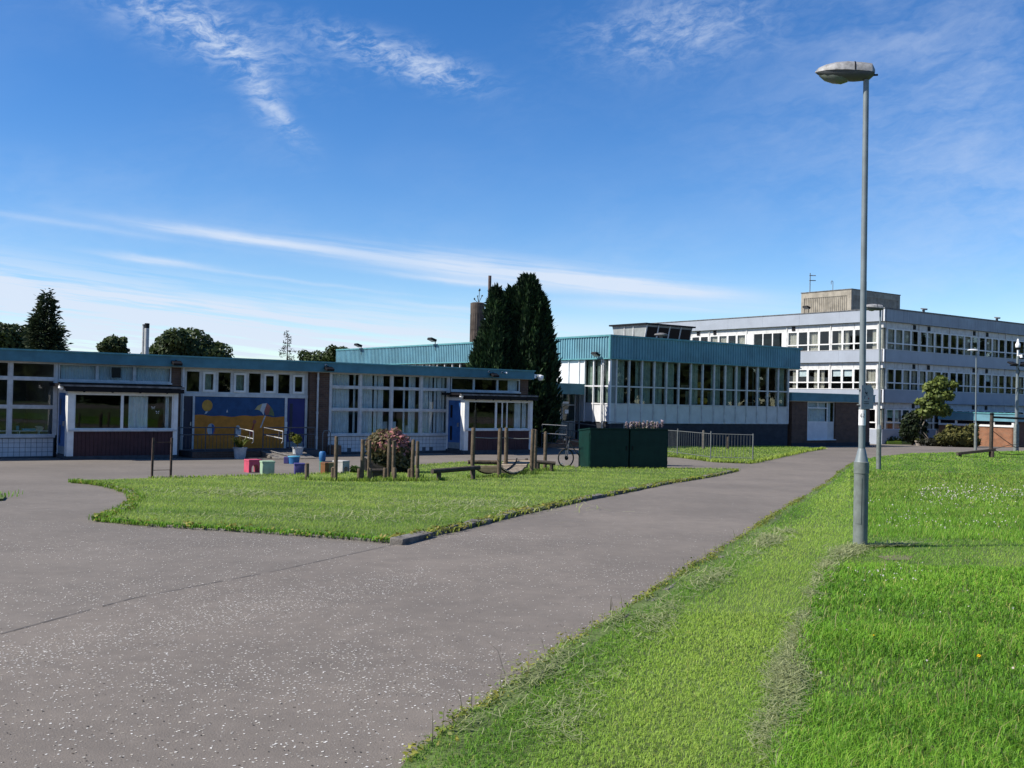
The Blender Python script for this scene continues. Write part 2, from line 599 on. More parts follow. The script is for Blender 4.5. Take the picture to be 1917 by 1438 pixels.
M_greengap = mat('locker_shadow_gap', (0.00308, 0.00462, 0.00462), 0.8)
M_tyre = mat('tyre_rubber', (0.01386, 0.01386, 0.0154), 0.8)
M_bikef = mat('grey_bike_frame', (0.077, 0.0847, 0.0924), 0.35)
M_chrome = mat('bike_metal', (0.4235, 0.4235, 0.4312), 0.3, metal=0.8)
M_pot = mat('grey_planter_tub', (0.42, 0.44, 0.46), 0.7, 0.25, 5)
M_stonepot = mat('stone_planter', (0.2772, 0.2464, 0.2156), 0.9, 0.3, 8, 0.5, 50)
M_bark = mat('tree_bark', (0.06545, 0.05005, 0.03696), 0.95, 0.4, 8, 0.8, 30)
M_barkpale = mat('pale_bark', (0.2002, 0.1694, 0.1309), 0.95, 0.4, 10, 0.7, 30)
M_leaf = leaf_mat('leaf')
M_blade = leaf_mat('grass_blade', 0.5, 0.5)
M_needle = leaf_mat('needle_spray', 0.75, 0.12)
M_ball = mat('yellow_ball', (0.5544, 0.3234, 0.0231), 0.5)
M_shed = mat('pale_flue_metal', (0.4235, 0.4312, 0.4235), 0.5, 0.2, 4, streak=0.3)
M_flue = mat('rusty_flue', (0.1001, 0.0616, 0.05005), 0.8, 0.4, 6)
M_housetile = mat('brown_roof_tile', (0.1078, 0.06545, 0.0462), 0.9, 0.3, 2)
M_render = mat('house_render', (0.2695, 0.2541, 0.231), 0.9, 0.15, 1)


def paint(name, col, rough=0.6):
    return mat(name, tuple(c * 0.77 for c in col), rough, 0.22, 5)

# ------------------------------------------------------------------ ground, paths, lawns
def sheet(name, poly, dz, m, skirt=0.0, kind='structure'):
    bm = bmesh.new()
    vs = [bm.verts.new((p[0], p[1], 0)) for p in poly]
    f = bm.faces.new(vs)
    bmesh.ops.triangulate(bm, faces=[f])
    for y in KY[1:-1]:
        bmesh.ops.bisect_plane(bm, geom=bm.verts[:] + bm.edges[:] + bm.faces[:], plane_co=(0, y, 0), plane_no=(0, 1, 0), dist=1e-5)
    for v in bm.verts:
        v.co.z = gz(v.co.y) + dz
    bmesh.ops.recalc_face_normals(bm, faces=bm.faces)
    if sum(fc.normal.z for fc in bm.faces) < 0:
        bmesh.ops.reverse_faces(bm, faces=bm.faces[:])
    if skirt:
        be = [e for e in bm.edges if len(e.link_faces) == 1]
        r = bmesh.ops.extrude_edge_only(bm, edges=be)
        for v in [g for g in r['geom'] if isinstance(g, bmesh.types.BMVert)]:
            v.co.z -= skirt
    me = bpy.data.meshes.new(name)
    bm.to_mesh(me)
    bm.free()
    me.materials.append(m)
    o = bpy.data.objects.new(name, me)
    link(o)
    o['kind'] = kind
    return o


def pts(px):
    return [ground_at(*p) for p in px]


def densify(poly, step=0.6, jit=0.0):
    out = []
    for i in range(len(poly) - 1):
        a, b = poly[i], poly[i + 1]
        n = max(1, int(math.hypot(b[0] - a[0], b[1] - a[1]) / step))
        for k in range(n):
            t = k / n
            out.append((a[0] + (b[0] - a[0]) * t + RNG.uniform(-jit, jit), a[1] + (b[1] - a[1]) * t + RNG.uniform(-jit, jit)))
    out.append(poly[-1])
    return out


sheet('ground', [(-450, -440), (450, -440), (450, 600), (-450, 600)], 0.0, M_field)
sheet('playground_tarmac', [(-60, -15), (60, -15), (60, 79), (-60, 79)], 0.004, M_tarmac)

# right verge edge, walked from the near end to the far end
EDGE_R = [(-0.75, 2.6)] + pts([(770, 1438), (850, 1375), (960, 1290), (1080, 1205), (1200, 1130), (1260, 1090), (1330, 1050), (1400, 1003), (1470, 955),
                               (1540, 912), (1575, 882), (1600, 866)])
FAR_R = pts([(1640, 857), (1700, 851), (1800, 848), (1917, 846)])
LAWN_R = densify(EDGE_R, 0.5, 0.02) + FAR_R + [(40, FAR_R[-1][1] - 1.0), (40, 2.0), (0.0, 2.0)]
# path strip between the two lawns (a slightly warmer surfacing course)
K_LEFT = pts([(738, 1019), (800, 1004), (870, 990), (960, 966), (1100, 936), (1240, 908), (1380, 882)])
SEAM = pts([(738, 1021), (520, 1070), (250, 1122), (0, 1190)])
SEAM = SEAM + [(SEAM[-1][0] - 3, SEAM[-1][1] - 4)]
PATH = K_LEFT + [(10.5, 43.5), (16.5, 52.0), (22, 57.5)] + [(24.0, 56.5)] + [(e[0] + 0.3, e[1]) for e in EDGE_R[::-1]] + [(-1, -4), (-7.5, -4)] + SEAM[::-1]
sheet('footpath', PATH, 0.008, M_path)
# bitumen seam between the two surfaces, broken here and there
sm = MB()
sd_ = densify(SEAM[:4], 0.12)
for i in range(len(sd_) - 1):
    if NP.random() < 0.05: continue
    a, b = sd_[i], sd_[i + 1]
    w = 0.003 + 0.005 * NP.random()
    dxx, dyy = b[0] - a[0], b[1] - a[1]
    L = math.hypot(dxx, dyy)
    nx, ny = -dyy / L * w, dxx / L * w
    sm.add([(a[0] - nx, a[1] - ny, gz(a[1]) + .012), (b[0] - nx, b[1] - ny, gz(b[1]) + .012), (b[0] + nx, b[1] + ny, gz(b[1]) + .012), (a[0] + nx, a[1] + ny, gz(a[1]) + .012)], [(0, 1, 2, 3)])
o = sm.build('surface_joint', M_seam)
o['kind'] = 'structure'

LAWN_L = pts([(738, 1018), (600, 1007), (430, 995), (300, 988), (180, 977)])
CURVE_L = pts([(180, 977), (212, 968), (238, 957), (254, 944), (256, 936), (246, 927), (225, 919), (200, 912), (165, 907), (132, 904.5)])
BACK_L = pts([(280, 899), (420, 895.5), (560, 892), (640, 889.5), (730, 884), (790, 874), (870, 868), (960, 868), (1030, 874), (1103, 879.5), (1250, 880), (1380, 881)])
LAWN_LEFT = LAWN_L + CURVE_L[1:] + BACK_L + K_LEFT[::-1][1:-1]
sheet('lawn', LAWN_LEFT, 0.045, M_soil, 0.10)
sheet('lawn', LAWN_R, 0.040, M_soil, 0.10)
LAWN_G = pts([(1250, 856), (1270, 857), (1340, 866), (1405, 868.5), (1440, 861), (1500, 848), (1542, 841)]) + [(15.6, 59.6), (9.5, 55.4), (6.5, 53.0)]
sheet('lawn', LAWN_G, 0.045, M_soil, 0.10)
LAWN_N = pts([(0, 930), (3, 940), (0, 949)])
tuft_xy = (ground_at(0, 938)[0] - 0.75, ground_at(0, 938)[1])
sheet('lawn', [(tuft_xy[0] - 3, tuft_xy[1] - 1.0), (tuft_xy[0] + 0.55, tuft_xy[1] - 0.6), (tuft_xy[0] + 0.8, tuft_xy[1]), (tuft_xy[0] + 0.5, tuft_xy[1] + 0.7), (tuft_xy[0] - 3, tuft_xy[1] + 1.0)], 0.04, M_soil, 0.1)
# worn earth by the street lamp
sheet('bare_patch', [ground_at(*p) for p in [(1640, 1049), (1690, 1046), (1712, 1050), (1700, 1057), (1660, 1056)]], 0.046, M_dirt)


# kerbstones
def kerb_line(name, line, w, h, L, m, gapchance=0.0, tilt=0.02, dz=0.0):
    root = bpy.data.objects.new(name, None)
    link(root)
    root['kind'] = 'structure'
    line = [Vector((p[0], p[1])) for p in line]
    seg = 0
    pos = line[0].copy()
    meshes = []
    for k in range(4):
        b = MB().box(-L / 2 + .012, L / 2 - .012, -w / 2, w / 2, -0.12, h)
        o_ = b.build('kerbstone', m, bevel=0.012)
        me = o_.data
        for v in me.vertices:
            v.co += Vector((RNG.uniform(-.008, .008), RNG.uniform(-.008, .008), RNG.uniform(-.01, .006)))
        bpy.data.objects.remove(o_)
        meshes.append(me)
    total = sum((line[i + 1] - line[i]).length for i in range(len(line) - 1))
    d = 0.0
    while d + L < total:
        def at(dd):
            acc = 0
            for i in range(len(line) - 1):
                l = (line[i + 1] - line[i]).length
                if acc + l >= dd: return line[i] + (line[i + 1] - line[i]) * ((dd - acc) / l)
                acc += l
            return line[-1]
        a, b = at(d), at(d + L)
        if RNG.random() >= gapchance:
            c = (a + b) / 2
            ks = bpy.data.objects.new('kerbstone', RNG.choice(meshes))
            ks.location = (c.x, c.y, gz(c.y) + dz + RNG.uniform(-.012, .006))
            sl = (gz(b.y) - gz(a.y)) / L
            ks.rotation_euler = (RNG.uniform(-tilt, tilt) * 2, -math.atan(sl) + RNG.uniform(-tilt, tilt), math.atan2(b.y - a.y, b.x - a.x) + RNG.uniform(-tilt, tilt))
            link(ks, root)
        d += L
    return root


kl = [Vector(p) for p in K_LEFT]
kerb_line('kerb', K_LEFT, 0.14, 0.074, 0.915, M_kerb, 0.10, 0.045)
kroot = [o for o in COL.objects if o.name.startswith('kerb') and o.type == 'EMPTY'][0]
ka, kb = Vector(K_LEFT[0]), Vector(K_LEFT[1])
kdir = math.atan2(kb.y - ka.y, kb.x - ka.x)
ks = MB().box(-.46, .46, -.085, .085, -.10, .082).build('kerbstone', M_kerb, kroot, bevel=.018)
kc = ka + (kb - ka).normalized() * .40
ks.location = (kc.x + .05, kc.y - .06, gz(kc.y))
ks.rotation_euler = (.07, .03, kdir)
kerb_line('kerb', CURVE_L[1:-2], 0.10, 0.085, 0.45, M_kerb, 0.05, 0.02)
kerb_line('kerb', LAWN_L, 0.06, 0.034, 0.6, M_kerb, 0.1, 0.012)
kerb_line('edging', [(e[0] + 0.10, e[1]) for e in EDGE_R[1:]], 0.055, 0.038, 0.6, M_kerb, 0.30, 0.03)

# pale petals and grit blown over the tarmac
NP2 = np.random.default_rng(5)


def flecks(name, n, sampler, size, cols, m, dz=0.0100, curl=0.10):
    V, F, Cc = [], [], []
    k = 0
    while k < n:
        x, y = sampler()
        s = size * (0.55 + 0.9 * NP2.random())
        a = NP2.random() * 6.283
        asp = 0.45 + 0.5 * NP2.random()
        ca, sa = math.cos(a), math.sin(a)
        z = gz(y) + dz
        up = s * curl * NP2.random()
        b = len(V)
        for (u, v, w) in ((-1, -.6, 0), (0, -1, .2), (1, -.5, 1), (1, .5, .9), (0, 1, .3), (-1, .6, 0)):
            uu, v2 = u * s * .5, v * s * .5 * asp
            V.append((x + uu * ca - v2 * sa, y + uu * sa + v2 * ca, z + w * up))
        F.append(tuple(range(b, b + 6)))
        Cc.append(cols[int(NP2.integers(len(cols)))])
        k += 1
    me = bpy.data.meshes.new(name)
    me.from_pydata(V, [], F)
    at = me.attributes.new('tint', 'FLOAT_COLOR', 'POINT')
    arr = np.ones((len(V), 4), np.float32)
    arr[:, :3] = np.repeat(np.array(Cc, np.float32), 6, axis=0)
    at.data.foreach_set('color', arr.ravel())
    me.materials.append(m)
    o = bpy.data.objects.new(name, me)
    link(o)
    o['kind'] = 'stuff'
    return o


M_petal = leaf_mat('petal', 0.7, 0.25, 0.95)


def inside(poly, x, y):
    c = False
    j = len(poly) - 1
    for i in range(len(poly)):
        xi, yi = poly[i]
        xj, yj = poly[j]
        if (yi > y) != (yj > y) and x < (xj - xi) * (y - yi) / (yj - yi) + xi:
            c = not c
        j = i
    return c


def on_tarmac(x, y):
    return not inside(LAWN_LEFT, x, y) and not inside(LAWN_R, x, y)


def samp_petal():
    while True:
        # sample the picture's floor evenly by distance so that near and far read alike
        y = 3.8 * (6.2 ** NP2.random()) if NP2.random() < .5 else 3.8 + 10 * NP2.random()
        x = (NP2.random() * 1.05 - 0.53) * y
        seam = abs((y - 6.9) - (x + 3.36) * 2.2 * .98)
        u = math.sin(x * 1.7 + y * .6) + math.sin(y * 1.9 - x * .8 + 2)
        dens = 0.34 + 0.12 * u
        # drift lying along the old joint
        band = math.exp(-((y - (6.3 + (x + 3.0) * 1.55)) / 0.55) ** 2) if x < -.8 else 0
        dens += 0.95 * band
        if y < 5.6: dens *= 0.55
        if x > 0: dens *= 0.62
        if y > 14: dens *= 0.8
        if NP2.random() < dens and on_tarmac(x, y):
            return x, y


flecks('fallen_petals', 14500, samp_petal, 0.0100, [(.82, .80, .75), (.74, .72, .66), (.86, .84, .80), (.62, .57, .48)], M_petal)


def samp_grit():
    while True:
        y = 3.6 * (4 ** NP2.random())
        x = (NP2.random() * 1.05 - 0.53) * y
        if on_tarmac(x, y): return x, y


flecks('dark_grit', 1300, samp_grit, 0.009, [(.035, .032, .03), (.05, .045, .04), (.09, .07, .05)], M_petal)

# ------------------------------------------------------------------ buildings
TH = R(53.7)
RZ = R(90) - TH          # facade direction, from east
D1 = Vector((math.sin(TH), math.cos(TH)))
D2 = Vector((-math.cos(TH), math.sin(TH)))


class Bld:
    """a building; parts are given in facade coordinates: s along the front, d inward, z in site levels"""

    def __init__(s, name, label, x, y, z0, rz=RZ, cat='building', group=None):
        s.z0 = z0
        s.root = thing(name, label, cat, (x, y, z0), rz, group)

    def _bx(s, mb, ax, s0, s1, d0, d1, z0, z1):
        if ax == 'x':
            mb.box(s0, s1, d0, d1, z0 - s.z0, z1 - s.z0)
        else:
            mb.box(d0, d1, s0, s1, z0 - s.z0, z1 - s.z0)

    def box(s, name, s0, s1, d0, d1, z0, z1, m, parent=None, ax='x', label=None, bevel=0.0):
        mb = MB()
        s._bx(mb, ax, s0, s1, d0, d1, z0, z1)
        return mb.build(name, m, parent or s.root, label=label, bevel=bevel)

    def boxes(s, name, lst, m, parent=None, ax='x', label=None):
        mb = MB()
        for b in lst:
            s._bx(mb, ax, *b)
        return mb.build(name, m, parent or s.root, label=label)

    def frame(s, name, s0, s1, z0, z1, d, fw, m, parent=None, ax='x', depth=0.06, panes=True, glass=None, extra=()):
        """rectangular window frame with a glass pane let into it"""
        L = [(s0, s1, d, d + depth, z1 - fw, z1), (s0, s1, d, d + depth, z0, z0 + fw),
             (s0, s0 + fw, d, d + depth, z0 + fw, z1 - fw), (s1 - fw, s1, d, d + depth, z0 + fw, z1 - fw)] + list(extra)
        o = s.boxes(name, L, m, parent, ax)
        if panes:
            s.box('pane', s0 + fw - .004, s1 - fw + .004, d + depth * .45, d + depth * .45 + .006, z0 + fw - .004, z1 - fw + .004, glass or M_glass, o, ax)
        return o

    def curtain(s, s0, s1, z0, z1, d, m, parent=None, ax='x', fold=0.10, amp=0.018, flare=0.0):
        n = max(3, int((s1 - s0) / fold * 4))
        V, F = [], []
        ph = RNG.random() * 6
        for i in range(n + 1):
            t = s0 + (s1 - s0) * i / n
            dd = d + amp * math.sin(ph + 2 * math.pi * (t - s0) / fold) + amp * .5 * math.sin(ph * 2 + 2 * math.pi * (t - s0) / fold * .37)
            for z, fl in ((z0, flare), (z1, 0)):
                tt = t + (t - (s0 + s1) / 2) * fl
                V.append((tt, dd, z - s.z0) if ax == 'x' else (dd, tt, z - s.z0))
        for i in range(n):
            F.append((2 * i, 2 * i + 2, 2 * i + 3, 2 * i + 1))
        return MB().add(V, F).build('curtain', m, parent or s.root)

    def corrugated(s, name, s0, s1, d, z0, z1, m, ax='x', pitch=0.2, dep=0.045, parent=None):
        """profiled metal sheet; d is the outermost face"""
        prof = []
        t = s0
        while t < s1 - 1e-6:
            for (a, e) in ((0, 0), (.30, 0), (.38, 1), (.92, 1), (1.0, 0)):
                if t + a * pitch <= s1: prof.append((t + a * pitch, d + dep * e))
            t += pitch
        V, F = [], []
        for (u, w) in prof:
            for z in (z0, z1):
                V.append((u, w, z - s.z0) if ax == 'x' else (w, u, z - s.z0))
        for i in range(len(prof) - 1):
            F.append((2 * i, 2 * i + 2, 2 * i + 3, 2 * i + 1))
        return MB().add(V, F).build(name, m, parent or s.root)

    def world(s, x, y, z):
        c, n = math.cos(s.root.rotation_euler.z), math.sin(s.root.rotation_euler.z)
        return (s.root.location.x + x * c - y * n, s.root.location.y + x * n + y * c, z)


# ================= nursery block: long single storey on the left
NG = -0.73
N = Bld('nursery_building', 'long single storey block with teal fascia, beach mural and white tiled walls', -16.478, 33.484, NG)
ZB, ZT = 2.42, 2.84
N.box('roof', -9.0, 21.30, 0.05, 9.5, 2.46, 2.80, M_felt)
N.boxes('fascia', [(-9.0, 21.46, -0.28, -0.20, 2.44, 2.79), (21.38, 21.46, -0.20, 9.6, 2.44, 2.79)], M_tealf)
N.boxes('roof_edge', [(-9.0, 21.50, -0.32, -0.10, 2.79, 2.84), (21.30, 21.50, -0.10, 9.6, 2.79, 2.84)], M_tealtrim)
N.box('soffit', -9.0, 21.37, -0.20, 0.05, 2.425, 2.455, M_greyframe)
N.box('back_wall', -9.0, 21.3, 8.8, 9.0, NG - .1, 2.45, M_inter)
N.box('inner_wall', -9.0, 21.1, 4.6, 4.7, -0.6, 2.45, M_inter)
N.box('floor_slab', -9.0, 21.2, 0.16, 8.8, NG - .1, -0.55, M_interd)
N.box('ceiling', -9.0, 21.2, 0.16, 8.8, 2.40, 2.45, M_inter)
N.box('end_wall', 21.10, 21.30, 0.1, 8.8, NG - .2, 2.45, M_brick)
for xx in (1.66, 5.72, 10.85, 11.5, 17.2):
    N.box('partition', xx - .04, xx + .04, 0.3, 4.6, -0.55, 2.40, M_inter)


def tiled_wall(s0, s1):
    w = N.box('wall', s0, s1, 0.02, 0.20, NG - .15, -0.05, M_grout)
    mb = MB()
    pitch, rowh = 0.172, 0.150
    ncol = int(round((s1 - s0) / pitch))
    pitch = (s1 - s0) / ncol
    for r in range(4):
        z1 = -0.075 - r * rowh
        z0 = max(z1 - rowh + .012, NG + .03)
        for c in range(ncol):
            if r == 3 and RNG.random() < .07: continue
            x0 = s0 + c * pitch + .0035
            mb.box(x0, x0 + pitch - .012, RNG.uniform(-.003, .002), 0.03, z0 - NG, z1 - NG)
    t = mb.build('wall_tiles', M_tile, w)
    t['kind'] = 'stuff'
    N.box('window_sill', s0 - .03, s1 + .03, -0.09, 0.10, -0.05, 0.03, M_greyframe)
    N.box('plinth', s0, s1, -0.02, 0.10, NG - .15, NG + .03, M_plinth)


def curtain_wall(xs, tr, z0, z1, cur):
    """mullioned glazing; xs bay lines, tr transom levels, cur[bay] = list of curtain spans"""
    for i, x in enumerate(xs):
        N.box('mullion', x - .045, x + .045, -0.03, 0.09, z0, z1, M_greyframe)
    for i in range(len(xs) - 1):
        a, b = xs[i] + .045, xs[i + 1] - .045
        lv = [z0] + tr + [z1]
        for k in range(len(lv) - 1):
            N.frame('window', a, b, lv[k] + (.025 if k else 0), lv[k + 1] - (.025 if k < len(lv) - 2 else 0), -0.005, .038, M_greyframe)
        for z in tr:
            N.box('transom', a, b, -0.02, 0.07, z - .025, z + .025, M_greyframe)
        for (u, v) in (cur[i] if i < len(cur) else []):
            N.curtain(a + (b - a) * u, a + (b - a) * v, z0 + .02, z1, 0.20 + RNG.uniform(-.02, .03), M_curt, fold=0.11, flare=RNG.uniform(0, .12))


# left classroom glazing
curtain_wall([-5.4, -4.0, -2.6, -1.2, 0.24, 1.64], [0.96, 1.89], 0.03, 2.42, [[(.1, .8)], [(0.2, .9)], [(.6, .95)]])
tiled_wall(-9.0, 1.60)
N.box('wall', -9.0, -5.45, 0.0, 0.2, -0.05, 2.44, M_brick)

# porches
def porch(x0, x1, mid, ups, doorx):
    D = -1.30
    # upper windows on the main wall line, above the porch roof
    for i in range(len(ups) - 1):
        N.frame('window', ups[i], ups[i + 1], 1.86, 2.42, -0.02, .05, M_greyframe)
    N.box('window_sill', ups[0] - .02, ups[-1] + .02, -0.08, 0.06, 1.80, 1.86, M_greyframe)
    N.box('porch_back_wall', x0 + .1, x1, 0.02, 0.12, 1.55, 1.80, M_plinth)
    # flat roof with black gutter
    r = N.box('porch_roof', x0 - .28, x1 + .10, D - .12, 0.0, 1.66, 1.76, M_black)
    N.boxes('gutter', [(x0 - .10, x1 + .14, D - .22, D - .10, 1.50, 1.64)], M_black, r)
    N.boxes('roof_trim', [(x0 - .30, x1 + .14, D - .24, D - .12, 1.66, 1.72)], M_roofedge, r)
    for k in range(4):
        xx = x0 + (x1 - x0) * (k + .5) / 4
        N.box('gutter_bracket', xx - .03, xx + .03, D - .235, D - .20, 1.48, 1.66, M_black, r)
    # front: corner posts, head, window, boarding
    for a, b in ((x0, x0 + .20), (x1 - .15, x1)):
        N.box('porch_post', a, b, D - .04, D + .12, -0.60, 1.50, M_white)
    N.box('window_head', x0 + .2, x1 - .15, D - .02, D + .10, 1.44, 1.53, M_white)
    N.box('window_sill', x0 + .02, x1 - .02, D - .07, D + .10, 0.205, 0.265, M_greyframe)
    N.frame('window', x0 + .20, mid, 0.265, 1.44, D, .045, M_white)
    N.frame('window', mid, x1 - .15, 0.265, 1.44, D, .045, M_white)
    # vertical boarding below the sill
    n = int((x1 - x0 - .35) / .125)
    w = (x1 - x0 - .35) / n
    for k in range(n):
        N.box('board', x0 + .20 + k * w + .004, x0 + .20 + (k + 1) * w - .004, D + RNG.uniform(-.004, .004), D + .05, -0.60, 0.205, M_maroon)
    N.box('porch_base', x0 - .02, x1, D - .05, 0.0, NG - .2, -0.60, M_plinth)
    N.box('porch_floor', x0, x1, D + .1, 0.15, -0.60, -0.55, M_interd)
    N.box('porch_ceiling', x0, x1, D + .1, 0.0, 1.55, 1.60, M_inter)
    # left cheek with the door
    N.boxes('porch_cheek', [(x0 - .005, x0 + .07, -0.10, 0.0, -0.6, 1.60), (x0 - .005, x0 + .07, -1.17, -1.05, -0.6, 1.60), (x0, x0 + .07, -1.05, -0.10, 1.45, 1.6)], M_white)
    dr = N.box('door', -1.05, -0.10, x0 + .01, x0 + .06, -0.58, 1.45, M_sidedoor, ax='y')
    N.box('kick_plate', -1.0, -0.15, x0 + .002, x0 + .012, -0.56, -0.30, M_kick, dr, ax='y')
    N.box('glazed_slot', -0.42, -0.26, x0 + .003, x0 + .015, 0.72, 1.25, M_blackglass, dr, ax='y')
    N.box('glazed_slot', -0.42, -0.26, x0 + .003, x0 + .015, -0.22, 0.38, M_blackglass, dr, ax='y')
    N.box('handle', -0.93, -0.85, x0 - .04, x0 + .01, 0.36, 0.52, M_chrome, dr, ax='y')
    # solid right cheek
    N.box('porch_wall', x1 - .07, x1, D + .12, 0.0, -0.6, 1.6, M_white)
    return D


D = porch(1.71, 5.28, 3.43, [1.70, 2.93, 4.17, 5.45], 1.71)
for a, b in ((1.80, 2.90), (2.98, 4.14), (4.22, 5.40)):
    N.curtain(a, b, 1.90, 2.42, 0.12, M_curt, fold=0.09, amp=.01)
N.curtain(3.68, 4.32, 0.28, 1.46, D + .16, M_curt, fold=.12)
N.curtain(4.90, 5.02, 0.28, 1.46, D + .16, M_curt, fold=.06)
N.box('wall_vent', 3.40, 3.70, -0.05, -0.021, 2.00, 2.34, M_blackglass)
# two paper butterflies stuck to the porch glass
for (bx, bz) in ((4.45, .99), (4.60, .84)):
    mb = MB()
    for sgn in (-1, 1):
        for (w, h, oz) in ((.055, .05, .012), (.04, -.04, -.004)):
            mb.add([(bx, D + .018, bz + oz - NG), (bx + sgn * w, D + .016, bz + oz + h - NG), (bx + sgn * w * 1.1, D + .016, bz + oz + h * .3 - NG)], [(0, 1, 2)])
    mb.build('paper_butterfly', M_white, N.root)
porch(17.08, 20.60, 18.70, [17.24, 18.41, 19.65, 20.87], 17.08)
N.curtain(20.30, 20.83, 1.90, 2.42, 0.12, M_curt, fold=.09, amp=.01)
N.curtain(19.75, 20.10, 0.28, 1.46, D + .16, M_curt, fold=.10)
N.curtain(20.16, 20.36, 0.28, 1.46, D + .16, M_curt, fold=.07)
for xx in (19.02, 19.27):
    N.box('window_bar', xx - .025, xx + .025, D + .002, D + .05, .31, 1.40, M_white)

# brick piers and downpipes
N.box('brick_pier', 5.47, 5.80, -0.03, 0.25, NG - .1, 2.425, M_brick)
N.box('brick_pier', 10.78, 11.60, -0.03, 0.25, NG - .1, 2.425, M_brick)
N.box('brick_pier', 20.89, 21.32, -0.03, 0.25, NG - .1, 2.425, M_brick)


def downpipe(x, y, z0, z1, B=N):
    mb = MB()
    mb.tube([(x, y, z0 - B.z0), (x, y, z1 - B.z0)], .038, 8)
    for z in (z0 + .6, (z0 + z1) / 2, z1 - .25):
        mb.lathe([(.05, -.05), (.05, .05)], (x, y, z - B.z0), 8)
    return mb.build('downpipe', M_greyframe, B.root, smooth=True)


downpipe(5.86, -.08, -0.60, 2.42)
downpipe(11.09, -.09, -0.70, 2.42)

# recessed mural bay: row of small windows, painted wall, two doors
R0 = 0.10
xs = [5.99 + (10.66 - 5.99) * i / 8 for i in range(9)]
N.box('window_head', 5.84, 10.76, R0, R0 + .12, 2.36, 2.425, M_greyframe)
N.box('transom', 5.84, 10.76, R0 - .03, R0 + .12, 1.41, 1.52, M_greyframe)
N.box('window_jamb', 5.84, 5.99, R0, R0 + .12, 1.52, 2.36, M_greyframe)
N.box('window_jamb', 10.66, 10.76, R0, R0 + .12, 1.52, 2.36, M_greyframe)
for i in range(8):
    fr = N.frame('window', xs[i], xs[i + 1], 1.52, 2.36, R0 + .015, .06, M_greyframe, panes=(i % 2 == 0))
    if i % 2:
        N.frame('casement', xs[i] + .06, xs[i + 1] - .06, 1.58, 2.30, R0 - .02, .075, M_white, fr, panes=False)
        N.box('pane', xs[i] + .13, xs[i + 1] - .13, R0 + .02, R0 + .026, 1.65, 2.23, M_glass, fr)
for k, (a, b) in enumerate(((6.62, 7.0), (7.85, 8.2))):
    N.curtain(a, b, 1.6, 2.3, .26, M_curtg, fold=.2)
PZ = -0.50
N.box('wall', 6.34, 9.84, R0, R0 + .15, PZ, 1.41, M_plinth)
for a, b in ((6.28, 6.355), (9.82, 9.92), (10.66, 10.75), (5.84, 5.88)):
    N.box('door_post', a, b, R0 - .03, R0 + .12, PZ, 1.41, M_greyframe)
d_ = N.box('door', 5.88, 6.28, R0 + .02, R0 + .07, PZ + .02, 1.41, M_navydoor)
N.box('handle', 6.20, 6.24, R0 - .03, R0 + .02, .35, .48, M_chrome, d_)
d_ = N.box('door', 9.92, 10.66, R0 + .02, R0 + .07, PZ + .02, 1.41, M_bluedoor, label='bright royal blue door at the right of the mural')
N.box('glazed_slot', 10.04, 10.16, R0 + .012, R0 + .022, .2, 1.2, M_navydoor, d_)
N.box('kick_plate', 9.96, 10.62, R0 + .012, R0 + .022, PZ + .04, PZ + .24, M_kick, d_)
N.box('door_sign', 9.83, 9.93, R0 - .045, R0 - .032, .16, .50, M_white)

# the mural, each painted shape a thin layer
P_sky = paint('mural_blue', (0.004, 0.070, 0.205))
P_sand = paint('mural_sand', (0.70, 0.235, 0.008))
P_sun = paint('mural_sun', (0.66, 0.33, 0.04))
P_wht = paint('mural_white', (0.62, 0.64, 0.64))
P_red = paint('mural_red', (0.45, 0.03, 0.035))
P_dred = paint('mural_brick_red', (0.42, 0.12, 0.09))
P_grn = paint('mural_olive', (0.16, 0.19, 0.07))
P_yel = paint('mural_straw', (0.52, 0.42, 0.20))
P_grey = paint('mural_grey', (0.33, 0.36, 0.40))
P_bl2 = paint('mural_ball_blue', (0.02, 0.12, 0.40))
mural = N.box('mural', 6.355, 9.82, R0 - .010, R0 + .02, PZ, 1.40, P_sky, label='beach scene painted on the wall, blue sky over orange sand')


def mpoly(name, pts_, lay, m):
    y1 = R0 - .010 - .003 * lay
    MB().prism([(p[0], p[1] - NG) for p in pts_], y1 - .003, y1 + .002, 'xz').build(name, m, mural)


def circ(cx, cz, rx, rz_, n=20, a0=0, a1=360):
    return [(cx + rx * math.cos(R(a0 + (a1 - a0) * i / n)), cz + rz_ * math.sin(R(a0 + (a1 - a0) * i / n))) for i in range(n + (0 if a1 - a0 == 360 else 1))]


sand = [(6.356 + 3.462 * i / 30, 0.715 + .018 * math.sin(i * .9) + .02 * math.sin(i * .35 + 1) - .012 * i / 30) for i in range(31)]
mpoly('painted_sand', [(6.356, PZ + .01)] + [(9.818, PZ + .01)] + sand[::-1], 1, P_sand)
mpoly('painted_sun', circ(6.815, 1.08, .195, .21), 2, P_sun)
mpoly('painted_bird', [(6.72, .76), (6.80, .80), (6.87, .90), (6.83, .92), (6.76, .86)], 2, P_wht)
mpoly('painted_sail', [(7.53, .84), (7.60, .84), (7.565, .95)], 2, P_wht)
